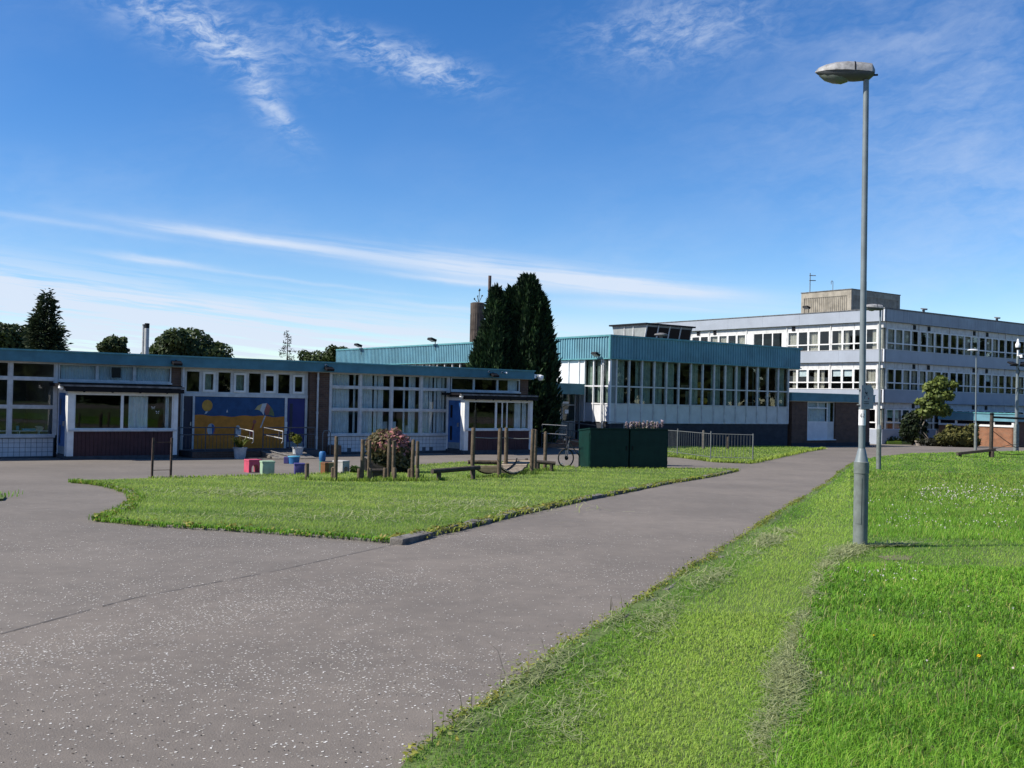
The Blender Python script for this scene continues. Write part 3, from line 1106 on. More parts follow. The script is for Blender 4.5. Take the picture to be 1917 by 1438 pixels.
# parasol panels
top = (9.12, 1.20)
rim = [(8.62, .95), (8.86, .92), (9.02, .73), (9.13, .77), (9.26, .73), (9.42, .70)]
arc = [(8.62, .95), (8.74, 1.10), (8.92, 1.18), (9.12, 1.20), (9.26, 1.10), (9.36, .93), (9.42, .70)]
mpoly('painted_parasol_panel', [(8.62, .95), (8.74, 1.10), (8.92, 1.18), (8.83, .92), (8.74, .95)], 2, P_yel)
mpoly('painted_parasol_panel', [(8.92, 1.18), (9.10, 1.20), (9.00, .90), (8.99, .74), (8.90, .86), (8.83, .92)], 2, P_wht)
mpoly('painted_parasol_panel', [(9.10, 1.20), (9.20, 1.12), (9.25, 1.02), (9.17, .76), (9.06, .76), (9.00, .90)], 2, P_dred)
mpoly('painted_parasol_panel', [(9.20, 1.12), (9.30, 1.02), (9.38, .86), (9.41, .70), (9.30, .74), (9.17, .76), (9.25, 1.02)], 2, P_grn)
mpoly('painted_parasol_pole', [(9.02, .73), (9.07, .73), (8.90, .28), (8.85, .28)], 2, P_wht)
# ball
mpoly('painted_ball_panel', circ(6.98, .21, .15, .22, 16), 2, P_wht)
mpoly('painted_ball_panel', [(6.99, .42)] + circ(6.985, .21, .14, .20, 10, 60, -75), 3, P_bl2)
mpoly('painted_ball_panel', circ(6.99, .21, .14, .20, 8, 25, -70) + [(7.06, .1)], 4, P_dred)
# bucket and spade
mpoly('painted_bucket', [(7.84, 0.0), (7.88, .24), (7.95, .36), (8.03, .36), (8.12, .22), (8.10, 0.0), (8.0, -.06), (7.9, -.06)], 2, P_wht)
mpoly('painted_bucket_handle', [(7.92, .18), (7.97, .30), (8.02, .28), (8.07, .15), (8.0, .2)], 3, P_grey)
mpoly('painted_spade', [(8.42, .02), (8.40, .14), (8.48, .22), (8.53, .22), (8.60, .44), (8.63, .43), (8.57, .19), (8.59, .06), (8.52, -.02)], 2, P_red)
mpoly('painted_spade_handle', circ(8.63, .50, .07, .075, 10), 2, P_dred)

# right-hand classroom glazing and tiles
curtain_wall([11.66, 12.98, 14.40, 15.79, 17.14], [1.0, 1.88], 0.03, 2.42,
             [[(.05, .70), (.86, .94)], [(.12, .46), (.50, .60), (.64, .82)], [(.0, .13), (.46, .53), (.66, .76), (.79, .93)], [(.02, .36), (.39, .50), (.54, .64), (.67, .84), (.88, .97)]])
tiled_wall(11.60, 17.12)
# things on the window ledges inside
N.box('shelf', -0.9, 1.5, 0.30, 0.65, 0.14, 0.17, M_white)
N.boxes('shelf_upright', [(-.2, -.17, .3, .62, -.5, .14), (.6, .63, .3, .62, -.5, .14), (1.2, 1.23, .3, .62, -.5, .14)], M_white)
P_tub = paint('pale_blue_plastic', (0.10, 0.42, 0.62))
N.boxes('plastic_tray', [(.72, 1.12, .34, .6, .17, .24), (-.4, -.1, .34, .6, .17, .26)], P_tub)
MB().lathe([(.04, 0), (.055, .16)], (.58, .42, .17 - NG), 10).build('pencil_pot', P_tub, N.root, smooth=True)
N.boxes('book_stack', [(1.14, 1.34, .36, .56, .17, .22), (1.16, 1.36, .35, .55, .225, .27), (1.13, 1.33, .36, .56, .275, .31)], M_curtb)
N.boxes('display_board', [(14.15, 14.42, .33, .36, .03, .52), (14.55, 14.82, .33, .36, .03, .52)], M_curt)
N.boxes('storage_box', [(15.28, 15.48, .3, .5, .03, .36)], M_curt)

# raised threshold in front of the mural
N.boxes('ramp_platform', [(5.82, 10.70, -1.30, 0.10, NG - .12, PZ)], M_plinth)
N.box('ramp_edge', 5.82, 8.30, -1.34, -1.30, NG - .1, PZ - .02, M_brick)
mb = MB()
mb.add([(8.35, -1.30, PZ - NG), (9.9, -1.30, PZ - NG), (9.9, -2.6, .012), (8.35, -2.6, .012), (8.35, -1.3, 0), (9.9, -1.3, 0)], [(0, 3, 2, 1), (0, 4, 3), (1, 2, 5)])
mb.build('ramp', M_kerb, N.root)
N.boxes('bin_step', [(11.62, 12.0, -.40, -.02, NG - .05, NG + .34)], M_brickred)


# floodlights and sensors on fascias: things of their own
def floodlight(loc, rz, label, group, tilt=35, size=1.0, up=False):
    t = thing('floodlight', label, 'floodlight', loc, rz, group)
    w, h, dp = .17 * size, .13 * size, .05 * size
    a = R(tilt)
    mb = MB()
    c = Vector((0, -.16 * size, .0))
    ax = Vector((0, -math.cos(a), -math.sin(a)))    # length of the head
    nz = Vector((0, math.sin(a), -math.cos(a)))     # lens side
    def P(u, v, w_): return c + Vector((1, 0, 0)) * u + ax * v + nz * w_
    mb.add([P(-w, -h, -dp), P(w, -h, -dp), P(w * .92, h, -dp * .8), P(-w * .92, h, -dp * .8), P(-w, -h, dp), P(w, -h, dp), P(w * .92, h, dp), P(-w * .92, h, dp)],
           [(0, 1, 2, 3), (4, 7, 6, 5), (0, 4, 5, 1), (1, 5, 6, 2), (2, 6, 7, 3), (3, 7, 4, 0)])
    mb.build('lamp_housing', M_dark, t, bevel=.012 * size)
    MB().add([P(-w * .8, -h * .8, dp + .002), P(w * .8, -h * .8, dp + .002), P(w * .75, h * .8, dp + .002), P(-w * .75, h * .8, dp + .002)], [(0, 3, 2, 1)]).build('lens', M_panelgrey, t)
    b = MB()
    if up:
        b.tube([(0, 0, -.42 * size), (0, 0, -.05), (0, -.12 * size, .0)], .02 * size, 6)
    else:
        b.tube([(0, .02, .10), (0, -.08, .10), (0, -.14 * size, .02)], .014, 6)
    b.build('bracket', M_dark, t)
    return t


for x, lab in ((5.50, 'black floodlight on the teal fascia above the porch with butterflies'), (11.38, 'black floodlight on the teal fascia above the brick pier beside the mural'),
               (19.19, 'black floodlight on the teal fascia nearest the white dome camera')):
    floodlight(N.world(x, -.29, 2.56), RZ, lab, 'floodlights on the school fascias', 20)
# small round sensors
for i, (x, z) in enumerate(((11.30, 2.71), (18.98, 2.71), (19.66, 2.70))):
    t = thing('alarm_sensor', ['round grey sensor on the fascia above the brick pier by the mural', 'round grey sensor on the fascia above the right porch, left of a pair',
                               'round grey sensor on the fascia beside the tiny white spotlight'][i], 'sensor', N.world(x, -.285, z), RZ, 'sensors on the nursery fascia')
    MB().add(*[[(0.045 * math.cos(a * .6283), -y, .045 * math.sin(a * .6283)) for y in (0, .05) for a in range(10)],
               [(k, (k + 1) % 10, 10 + (k + 1) % 10, 10 + k) for k in range(10)] + [tuple(range(10))[::-1], tuple(range(10, 20))]]).build('sensor_body', M_panelgrey, t)
    MB().lathe([(.022, -.03), (.03, 0), (.012, .02)], (0, -.062, 0), 8).build('sensor_eye', M_dark, t, smooth=True)
t = thing('spotlight', 'tiny white spotlight on the teal fascia beside a round sensor', 'spotlight', N.world(19.86, -.285, 2.70), RZ)
MB().tube([(0, 0, 0), (.02, -.10, -.03)], [.045, .035], 10).build('spot_body', M_cctv, t, smooth=True)
MB().box(-.012, .012, -.06, 0, -.07, -.02).build('bracket', M_dark, t)
t = thing('dome_camera', 'white dome security camera on the end of the teal fascia', 'camera', N.world(21.47, -.2, 2.58), RZ)
MB().box(-.01, .10, -.10, .10, -.09, .09).build('wall_box', M_cctv, t, bevel=.02)
MB().tube([(.08, 0, .05), (.42, 0, .06)], .03, 8).build('bracket_arm', M_cctv, t, smooth=True)
MB().lathe([(.05, .07), (.135, .04), (.14, -.06), (.13, -.09), (.09, -.16), (.03, -.19)], (.40, 0, 0), 16).build('dome', M_cctv, t, smooth=True)
for (sx, lab) in ((1.38, 'small white floodlight under the left porch roof corner'), (16.80, 'small white floodlight under the right porch roof corner')):
    t = thing('porch_lamp', lab, 'lamp', N.world(sx + .10, -1.36, 1.60), RZ, 'lamps at the porch corners')
    MB().lathe([(.03, .10), (.07, .08), (.09, 0), (.05, -.05)], (0, 0, 0), 10).build('lamp_body', M_cctv, t, smooth=True)
    MB().box(-.02, .02, -.02, .06, .08, .16).build('bracket', M_cctv, t)

# ================= hall with profiled teal cladding
GG = -0.82
H = Bld('hall_building', 'tall school hall with profiled teal cladding above curtained windows and dark brick base', 5.004, 52.994, GG)
W = 14.10
LF = 30.6
H.corrugated('fascia_cladding', -.06, 15.10, -.14, 3.75, 4.86, M_teal)
H.corrugated('fascia_cladding', -.06, LF, -.14, 3.75, 4.86, M_teal, ax='y')
H.boxes('roof_edge', [(-.16, 15.14, -.17, .1, 4.86, 4.95), (-.17, .1, .1, LF, 4.86, 4.95)], M_tealtrim)
H.boxes('cladding_foot', [(-.15, 15.12, -.155, .02, 3.70, 3.755), (-.155, .02, .02, LF, 3.70, 3.755)], M_tealtrim)
H.box('corner_trim', -.155, -.04, -.155, -.04, 3.755, 4.86, M_tealtrim)
H.box('roof', -.05, 15.10, -.05, LF, 4.55, 4.80, M_felt)
H.boxes('soffit', [(0, 15.1, -.02, LF, 3.66, 3.70)], M_inter)
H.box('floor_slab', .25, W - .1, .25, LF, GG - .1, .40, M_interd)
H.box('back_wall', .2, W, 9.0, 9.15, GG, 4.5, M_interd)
H.box('end_wall', W - .1, W + .1, .1, LF, GG - .2, 3.7, M_brick)
H.boxes('brick_base', [(-.02, W, .0, .22, GG - .2, 0.42), (-.02, .20, .22, LF, GG - .2, 0.42)], M_brickblack)
xs = [0.0, 0.42, 1.31, 2.22, 3.11, 4.01, 4.93, 5.86, 6.78, 7.70, 8.60, 9.52, 10.42, 11.32, 12.21, 13.15, 14.06]
for i, x in enumerate(xs):
    if i: H.box('mullion', x - .045, x + .045, -.06, .06, .44, 3.70, M_greyframe)
H.box('corner_post', -.06, .06, -.06, .06, .40, 3.70, M_panel)
P_sidep = mat('grey_green_panel', (0.19, 0.22, 0.22), 0.6, 0.15, 3)
for i in range(len(xs) - 1):
    a, b = xs[i] + .045, xs[i + 1] - .045
    H.box('wall_panel', a, b, .0, .05, .47, 1.37, M_panelgrey)
    H.box('transom', a, b, -.03, .05, 1.37, 1.44, M_greyframe)
    H.box('transom', a, b, -.02, .05, 2.28, 2.35, M_greyframe)
    if i == 0:
        H.box('side_panel', a, b, .0, .04, 1.44, 2.28, P_sidep)
        H.box('side_panel', a, b, .0, .04, 2.35, 3.70, P_sidep)
    else:
        H.box('pane', a, b, .02, .026, 1.44, 2.28, M_glass)
        H.box('pane', a, b, .02, .026, 2.35, 3.70, M_glass)
H.box('sill_rail', 0, W, -.04, .05, .41, .47, M_greyframe)
spans = {1: [(0.1, .95)], 2: [(.75, 1)], 3: [(.05, .98)], 4: [(.1, .98)], 5: [(.0, .9)], 7: [(.1, .95)], 9: [(.0, .85)], 10: [(.35, .98)], 11: [(.0, .7)], 13: [(.1, .6)], 15: [(.1, .95)], 12: [(.88, 1)]}
for i, L in spans.items():
    a, b = xs[i] + .05, xs[i + 1] - .05
    for (u, v) in L:
        H.curtain(a + (b - a) * u, a + (b - a) * v, 1.46, 3.66, .22, M_curtg, fold=.17, amp=.04)
# low screens and kit leaning inside the glass
H.boxes('stored_screen', [(5.95, 6.70, .4, .44, 1.44, 2.2), (7.80, 8.5, .5, .54, 1.44, 2.15)], M_curtg)
H.boxes('stored_table', [(5.95, 6.6, .35, .8, 2.36, 2.52), (11.5, 12.0, .35, .8, 1.6, 1.66), (12.4, 12.9, .3, .35, 1.95, 2.05)], M_slat)
# left flank
ys = [0.06, .62, 1.25, 1.98, 2.44, 3.31, 4.22]
yy = 5.10
while yy < LF:
    ys.append(yy)
    yy += .88
for i, y in enumerate(ys[1:]):
    H.box('mullion', y - .035, y + .035, -.05, .06, .44, 3.70, M_panel if i < 6 else M_greyframe, ax='y')
for i in range(len(ys) - 1):
    a, b = ys[i] + .035, ys[i + 1] - .035
    H.box('wall_panel', a, b, .0, .05, .47, 1.37, M_panel, ax='y')
    H.box('transom', a, b, -.03, .05, 1.37, 1.44, M_panel, ax='y')
    H.box('transom', a, b, -.03, .05, 2.28, 2.35, M_panel, ax='y')
    if 3 <= i < 7:
        H.box('wall_panel', a, b, .0, .05, 2.35, 3.70, M_panel, ax='y')
        H.box('wall_panel', a, b, .0, .05, 1.44, 2.28, M_panel, ax='y')
    else:
        H.box('pane', a, b, .02, .026, 1.44, 2.28, M_glass, ax='y')
        H.box('pane', a, b, .02, .026, 2.35, 3.70, M_glass, ax='y')
    if i < 3:
        H.curtain(a + .1, b - .02, 1.46, 3.66, .2, M_curtg, ax='y', fold=.17, amp=.04)
downpipe(-.10, .40, -.5, 3.7, H)
floodlight(H.world(-.2, .70, 3.95), RZ - R(90), 'black floodlight at the foot of the teal cladding near the hall corner', 'floodlights on the school fascias', -25, 1.25)
for y, z, lab in ((26.7, 5.02, 'black floodlight standing on the hall parapet at its far left end'), (16.7, 5.10, 'black floodlight standing on the hall parapet left of the conifers')):
    floodlight(H.world(-.12, y, z + .12), RZ - R(90), lab, 'floodlights on the school fascias', -20, 1.6, True)

# roof lantern with leaning black glazing
L0, L1, Y0, Y1 = 7.0, 10.75, 5.0, 7.35
LT = thing('roof_lantern', 'roof lantern with leaning black glazing on the flat hall roof', 'roof lantern', H.world(0, 0, 0), RZ)
LT.location = H.world(L0, Y0, 4.80)
zb, ztp, lean = 0.0, 1.30, .32
def lantern_quad(a, b, y, out, off=0.0):
    return [(a, y - off, zb), (b, y - off, zb), (b + (out if b > 1 else 0), y - lean - off, ztp), (a - 0, y - lean - off, ztp)]
LW, LD = L1 - L0, Y1 - Y0
mb = MB()
mb.add([(0, 0, zb), (LW, 0, zb), (LW, LD, zb), (0, LD, zb), (-.06, -lean, ztp), (LW + .06, -lean, ztp), (LW + .06, LD + lean, ztp), (-.06, LD + lean, ztp)],
       [(3, 2, 1, 0), (4, 5, 6, 7), (0, 1, 5, 4), (1, 2, 6, 5), (2, 3, 7, 6), (3, 0, 4, 7)])
mb.build('lantern_body', mat('weathered_grey_panel', (0.27, 0.29, 0.285), 0.6, 0.2, 3, streak=0.2), LT)
MB().box(-.22, LW + .2, -lean - .14, LD + lean + .14, ztp, ztp + .09).build('lantern_roof', M_black, LT)
npn = 4
for k in range(npn):
    a, b = LW * k / npn + .05, LW * (k + 1) / npn - .05
    za, zc = .10, 1.18
    f = lambda z: -lean * z / ztp
    MB().add([(a, f(za) - .015, za), (b, f(za) - .015, za), (b, f(zc) - .015, zc), (a, f(zc) - .015, zc), (a, f(za) + .02, za), (b, f(za) + .02, za), (b, f(zc) + .02, zc), (a, f(zc) + .02, zc)],
             [(0, 1, 2, 3), (4, 7, 6, 5), (0, 4, 5, 1), (1, 5, 6, 2), (2, 6, 7, 3), (3, 7, 4, 0)]).build('glazing_panel', M_blackglass, LT)
    for xx in ((a - .05,) if k else (0.0,)):
        MB().add([(xx - .045, f(0) - .035, 0), (xx + .045, f(0) - .035, 0), (xx + .045, f(ztp) - .035, ztp), (xx - .045, f(ztp) - .035, ztp),
                  (xx - .045, f(0), 0), (xx + .045, f(0), 0), (xx + .045, f(ztp), ztp), (xx - .045, f(ztp), ztp)],
                 [(0, 1, 2, 3), (4, 7, 6, 5), (0, 4, 5, 1), (1, 5, 6, 2), (2, 6, 7, 3), (3, 7, 4, 0)]).build('glazing_bar', M_greyframe, LT)
for k in range(1, 3):
    yv = LD * k / 3
    MB().box(-.09, -.045, yv - .03, yv + .03, .02, ztp - .02).build('side_batten', M_greyframe, LT)
t = thing('roof_cowl', 'flat round vent cowl on the hall parapet before the lantern', 'vent', H.world(4.05, .5, 4.82), RZ)
MB().lathe([(.09, 0), (.09, .30)], (0, 0, 0), 10).build('cowl_stem', M_roofedge, t, smooth=True)
MB().lathe([(.30, .30), (.36, .34), (.34, .40), (.12, .46)], (0, 0, 0), 16).build('cowl_cap', M_roofedge, t, smooth=True)

# ================= entrance link between the conifers and the hall
E_ = Bld('entrance_block', 'shaded glazed entrance under a plain teal canopy, between the tall conifers and the hall', *H.world(0, 1.95, 0)[:2], GG)
E_.boxes('canopy', [(-5.2, -.16, -.15, 2.2, 1.86, 2.36)], M_tealf)
E_.box('canopy_edge', -5.2, -.15, -.19, 2.2, 2.36, 2.42, M_tealtrim)
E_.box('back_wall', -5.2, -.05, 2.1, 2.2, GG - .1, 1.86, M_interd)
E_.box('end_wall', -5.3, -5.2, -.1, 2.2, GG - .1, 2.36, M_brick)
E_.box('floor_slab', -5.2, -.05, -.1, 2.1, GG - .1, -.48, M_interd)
for x in (-3.1, -2.35, -1.72, -1.62, -1.28, -.42, -.10):
    E_.box('door_frame', x - .035, x + .035, .28, .36, -.48, 1.86, M_kick)
for a, b in ((-1.59, -1.31), (-1.24, -.46)):
    E_.box('transom', a, b, .28, .36, 1.27, 1.33, M_kick)
    E_.box('transom', a, b, .28, .36, .39, .45, M_kick)
    E_.box('pane', a, b, .31, .316, .45, 1.27, M_glassg)
    E_.box('pane', a, b, .31, .316, 1.33, 1.86, M_glassg)
    E_.box('door_panel', a, b, .31, .34, -.46, .39, P_sidep)
E_.box('wall_panel', -2.31, -1.76, .30, .35, -.48, 1.86, P_sidep)
E_.box('door', -3.06, -2.40, .30, .35, -.48, 1.50, M_bluedoor)
E_.box('wall_panel', -5.2, -3.14, .30, .35, -.48, 1.86, P_sidep)
E_.box('notice', -1.55, -1.36, .29, .306, .58, .85, M_curt)
E_.box('notice', -1.10, -.85, .29, .306, .85, 1.05, M_curt)
E_.box('lobby_light', -1.9, -.55, .6, .7, 1.55, 1.62, M_white)
E_.box('canopy_sign', -1.95, -1.05, .05, .09, 1.36, 1.47, M_panelgrey)
E_.box('step', -5.2, -.2, -1.1, .0, GG - .1, -.50, M_brickred)

# ================= brick link right of the hall
K = Bld('brick_annexe', 'low brown brick annexe with teal roof band and one white window, right of the hall', 16.455, 61.406, -.92)
K.boxes('fascia', [(.05, 8.27, -.16, -.06, 1.80, 2.24), (.05, .15, -.06, 5, 1.80, 2.24), (8.17, 8.27, -.06, 5, 1.80, 2.24)], M_tealf)
K.boxes('roof_edge', [(0.02, 8.30, -.19, -.02, 2.24, 2.30), (.02, .2, -.02, 5, 2.24, 2.30), (8.1, 8.30, -.02, 5, 2.24, 2.30)], M_tealtrim)
K.box('roof', .1, 8.2, -.05, 5.2, 1.9, 2.22, M_felt)
K.boxes('soffit', [(.1, 8.2, -.06, 5, 1.77, 1.80)], M_greyframe)
K.boxes('wall', [(.28, 1.72, 0, .22, -1.3, 1.78), (4.46, 7.96, 0, .22, -1.3, 1.78), (1.72, 4.46, .02, .22, -1.3, -.55), (.28, .5, .22, 5, -1.3, 1.78), (7.74, 7.96, .22, 5, -1.3, 1.78)], M_brick)
K.box('plinth', .26, 7.98, -.03, .02, -1.3, -.72, M_brickblack)
K.box('back_wall', .5, 7.7, 4.6, 4.7, -1.0, 1.78, M_inter)
f_ = K.frame('window', 1.74, 3.70, .52, 1.78, .02, .06, M_white, panes=False, extra=[(1.80, 3.64, .02, .08, 1.36, 1.43), (2.70, 2.77, .02, .08, 1.43, 1.72)])
K.box('pane', 1.80, 3.64, .05, .056, .58, 1.36, M_glass, f_)
K.box('pane', 1.80, 2.70, .05, .056, 1.43, 1.72, M_glass, f_)
K.box('pane', 2.77, 3.64, .05, .056, 1.43, 1.72, M_glass, f_)
K.curtain(1.85, 3.6, .55, 1.74, .2, M_curt, fold=.16, amp=.03)
K.box('wall_panel', 1.74, 3.70, .03, .08, -.52, .52, M_panel)
K.frame('window', 3.72, 4.44, .52, 1.78, .10, .05, M_greyframe)
K.curtain(3.85, 4.2, .55, 1.74, .22, M_curt, fold=.16, amp=.03)
K.box('wall_panel', 3.72, 4.44, .11, .15, -.52, .52, M_panelgrey)
K.box('window_sill', 1.70, 4.48, -.05, .12, -.57, -.52, M_white)

# ================= three storey classroom block
SG = -1.05
S = Bld('classroom_block', 'three storey classroom block with grey blue bands and long rows of white windows', 26.32, 73.56, SG)
LR, LL = 22.3, 24.5
levels = [(7.64, 8.50, 7.19, 6.08, 5.63), (4.76, 5.63, 4.31, 3.24, 2.78), (1.86, 2.77, 1.42, .38, -.06)]
for k, (f0, f1, strip0, tr, sill) in enumerate(levels):
    S.box('floor_slab', .5, LR, .5, LL, f0 - .05, f0 + .25, M_inter)
    # fascia panels, front (shaded) and flank (sunlit)
    t = 0.0
    for n_ in range(6):
        S.box('fascia_panel', max(.02, 4.0 * n_) + .004, min(LR, 4.0 * n_ + 4) - .004, -.20, -.14, f0, f1, M_bluestain if k == 0 else M_blue)
    for n_ in range(7):
        S.box('fascia_panel', 3.6 * n_ + .004, min(LL, 3.6 * n_ + 3.6) - .004, -.20, -.14, f0, f1, M_blue, ax='y')
    S.boxes('fascia_back', [(-.13, LR, -.13, .1, f0 + .02, f1 - .02), (-.13, .1, .1, LL, f0 + .02, f1 - .02)], M_roofedge)
    S.box('fascia_corner', -.215, -.12, -.215, -.12, f0 - .01, f1 + .01, M_panel)
    S.boxes('band_sill', [(-.22, LR, -.22, .0, f1, f1 + .035), (-.22, 0, 0, LL, f1, f1 + .035)] if k else [(-.24, LR, -.24, .0, f1, f1 + .10), (-.24, 0, 0, LL, f1, f1 + .06)], M_roofedge if k == 0 else M_greyframe)
S.boxes('roof', [(-.1, LR, -.1, LL, 8.25, 8.48)], M_felt)
S.boxes('base_wall', [(-.06, LR, -.06, .15, SG - .3, -.06), (-.06, .15, .15, LL, SG - .3, -.06)], M_blue)
S.boxes('end_wall', [(LR - .15, LR, .12, 14, SG - .3, 8.3), (.12, 14, LL - .15, LL, SG - .3, 8.3)], M_panelgrey)
S.boxes('core_wall', [(5, LR, 5, 5.2, SG, 8.2), (5, 5.2, 5.2, LL, SG, 8.2)], M_inter)

for ax, length, bay0, period in (('x', LR, .40, 4.05), ('y', LL, .42, 4.05)):
    for k, (f0, f1, strip0, tr, sill) in enumerate(levels):
        bays = []
        b0 = bay0
        while b0 < length:
            bays.append(b0)
            b0 += period
        # narrow pane at the corner
        S.box('pane', .06, bay0 - .04, .06, .066, sill + .04, strip0 - .02, M_glass, ax=ax)
        S.curtain(.08, bay0 - .05, sill + .05, strip0, .14, M_curtb, ax=ax, fold=.12)
        S.box('strip_panel', .04, bay0 - .04, .03, .07, strip0, f0, M_stripp, ax=ax)
        for bi, b in enumerate(bays):
            stair = (ax == 'y' and bi == 2 and k == 0)
            e = min(b + period, length)
            S.box('bay_post', b - .05, b + .05, -.03, .10, sill, f0, M_greyframe, ax=ax)
            if stair:
                S.box('wall_panel', b + .05, b + .45, .0, .08, sill, strip0, M_white, ax=ax)
                S.box('wall_panel', e - .70, e - .05, .0, .08, sill, strip0, M_white, ax=ax)
                for q in range(3):
                    a = b + .45 + q * .96
                    S.frame('window', a, a + .96, sill + .3, strip0, .0, .05, M_white, ax=ax, glass=M_glassg)
                S.box('wall_panel', b + .45, e - .70, .0, .08, sill, sill + .3, M_panelgrey, ax=ax)
                for q in range(4):
                    S.box('strip_panel', b + .05 + q * .99 + .006, b + .05 + (q + 1) * .99 - .006, .03, .07, strip0 + .01, f0, M_panelgrey, ax=ax)
                continue
            n_ = 4 if e - b > 3 else int((e - b - .1) / .98)
            for q in range(n_):
                a = b + .06 + q * .985
                c = a + .97
                w_ = S.frame('window', a, c, tr, strip0, -.01, .085, M_white, ax=ax, panes=False, depth=.07)
                S.boxes('sub_frame', [(a, c, .0, .05, sill, sill + .045), (a, a + .05, .0, .05, sill + .045, tr), (c - .05, c, .0, .05, sill + .045, tr)], M_white, w_, ax)
                S.box('pane', a + .085, c - .085, .02, .026, tr + .085, strip0 - .085, M_glass, w_, ax)
                S.box('pane', a + .05, c - .05, .02, .026, sill + .045, tr, M_glass, w_, ax)
                S.box('strip_panel', a - .006 + .012, c - .006, .03, .07, strip0 + .01, f0, M_stripp, ax=ax)
                rr = RNG.random()
                if rr < .30:
                    S.curtain(a + .06, c - .06, sill + .05, strip0 - .05, .17, M_curtb, ax=ax, fold=.15, amp=.03)
                elif rr < .50:
                    S.curtain(a + .06, a + .5, sill + .05, strip0 - .05, .17, M_curtb, ax=ax, fold=.13, amp=.03)
                elif rr < .66:
                    S.curtain(c - .42, c - .06, sill + .05, strip0 - .05, .17, M_curtb, ax=ax, fold=.13, amp=.03)
                elif rr < .74:
                    S.box('window_blind', a + .09, c - .09, .12, .13, (tr + strip0) / 2 - .05, strip0 - .09, M_curt, ax=ax)
            vb = b + .08 + (.78 if (bi + (ax == 'y')) % 2 else 2.95)
            if vb < e - .4 and n_ == 4:
                S.box('wall_vent', vb + .25, vb + .55, -.02, .03, strip0 + .06, f0 - .06, M_dark, ax=ax)

# concrete plant room on the roof
PR = thing('roof_plant_room', 'ribbed concrete plant room on the flat roof of the classroom block', 'plant room', S.world(3.0, 4.88, 8.48), RZ)
pw, pl, ph = 6.4, 4.7, 2.08
MB().box(.06, pw - .06, .06, pl - .06, 0, ph - .05).build('plant_wall', M_conc, PR)
MB().box(-.04, pw + .04, -.04, pl + .04, ph - .06, ph).build('plant_roof', M_roofedge, PR)
MB().box(0, pw, 0, .06, ph - .50, ph - .06).build('concrete_band', M_conc, PR)
MB().box(0, .06, .06, pl, ph - .50, ph - .06).build('concrete_band', M_conc, PR)
for x0 in (0, pw - .3):
    MB().box(x0, x0 + .3, 0, .06, 0, ph - .5).build('corner_pier', M_conc, PR)
MB().box(0, .06, .06, .36, 0, ph - .5).build('corner_pier', M_conc, PR)
MB().box(0, .06, pl - .3, pl, 0, ph - .5).build('corner_pier', M_conc, PR)
mb = MB(); x = .36
while x < pw - .36:
    mb.add([(x, .06, 0), (x + .04, .01, 0), (x + .09, .01, 0), (x + .13, .06, 0), (x, .06, ph - .5), (x + .04, .01, ph - .5), (x + .09, .01, ph - .5), (x + .13, .06, ph - .5)], [(0, 1, 5, 4), (1, 2, 6, 5), (2, 3, 7, 6)])
    x += .18
o = mb.build('concrete_ribs', M_conc, PR); o['kind'] = 'stuff'
mb = MB(); x = .42
while x < pl - .36:
    mb.add([(.06, x, 0), (.01, x + .04, 0), (.01, x + .09, 0), (.06, x + .13, 0), (.06, x, ph - .5), (.01, x + .04, ph - .5), (.01, x + .09, ph - .5), (.06, x + .13, ph - .5)], [(0, 1, 5, 4), (1, 2, 6, 5), (2, 3, 7, 6)])
    x += .18
o = mb.build('concrete_ribs', M_conc, PR); o['kind'] = 'stuff'
floodlight(S.world(.6, 7.0, 9.05), RZ - R(90), 'black floodlight on the classroom block roof before the concrete plant room', 'floodlights on the school fascias', -20, 1.5, True)
# aerials and roof vents
t = thing('tv_aerial', 'thin mast with two side arms on the plant room roof', 'aerial', S.world(3.2, 8.9, 10.5), RZ)
MB().tube([(0, 0, 0), (0, 0, 1.6)], .035, 6).build('mast', M_roofedge, t)
for z in (1.0, 1.40):
    MB().tube([(-.06, .02, z), (.48, -.17, z + .02)], .035, 5).build('aerial_arm', M_roofedge, t)
for i, (lx, ly, lab) in enumerate(((3.3, 6.8, 'thin hooked vent pipe on the plant room roof, left of the street lamp'), (5.0, 4.95, 'thin hooked vent pipe on the plant room roof, right of the street lamp'))):
    t = thing('vent_pipe', lab, 'vent pipe', S.world(lx, ly, 10.5), RZ, 'hooked vent pipes on the roof')
    MB().tube([(0, 0, 0), (0, 0, .74), (-.05, 0, .80), (-.18, 0, .80), (-.22, 0, .74), (-.22, 0, .52)], .025, 6).build('pipe', M_roofedge, t)
for x, lab in ((5.42, 'small T shaped roof vent on the classroom block near the plant room'), (15.74, 'small T shaped roof vent on the classroom block at far right')):
    t = thing('roof_vent', lab, 'vent', S.world(x, .3, 8.48), RZ, 'roof vents on the classroom block')
    MB().tube([(0, 0, 0), (0, 0, .34)], .10, 8).build('vent_stem', M_roofedge, t)
    MB().add([(-.30, -.12, .30), (.30, -.12, .34), (.36, .12, .42), (-.22, .12, .42), (-.30, -.12, .37), (.34, -.12, .46), (.40, .12, .50), (-.22, .12, .48)],
             [(3, 2, 1, 0), (4, 5, 6, 7), (0, 1, 5, 4), (1, 2, 6, 5), (2, 3, 7, 6), (3, 0, 4, 7)]).build('vent_cap', M_roofedge, t)

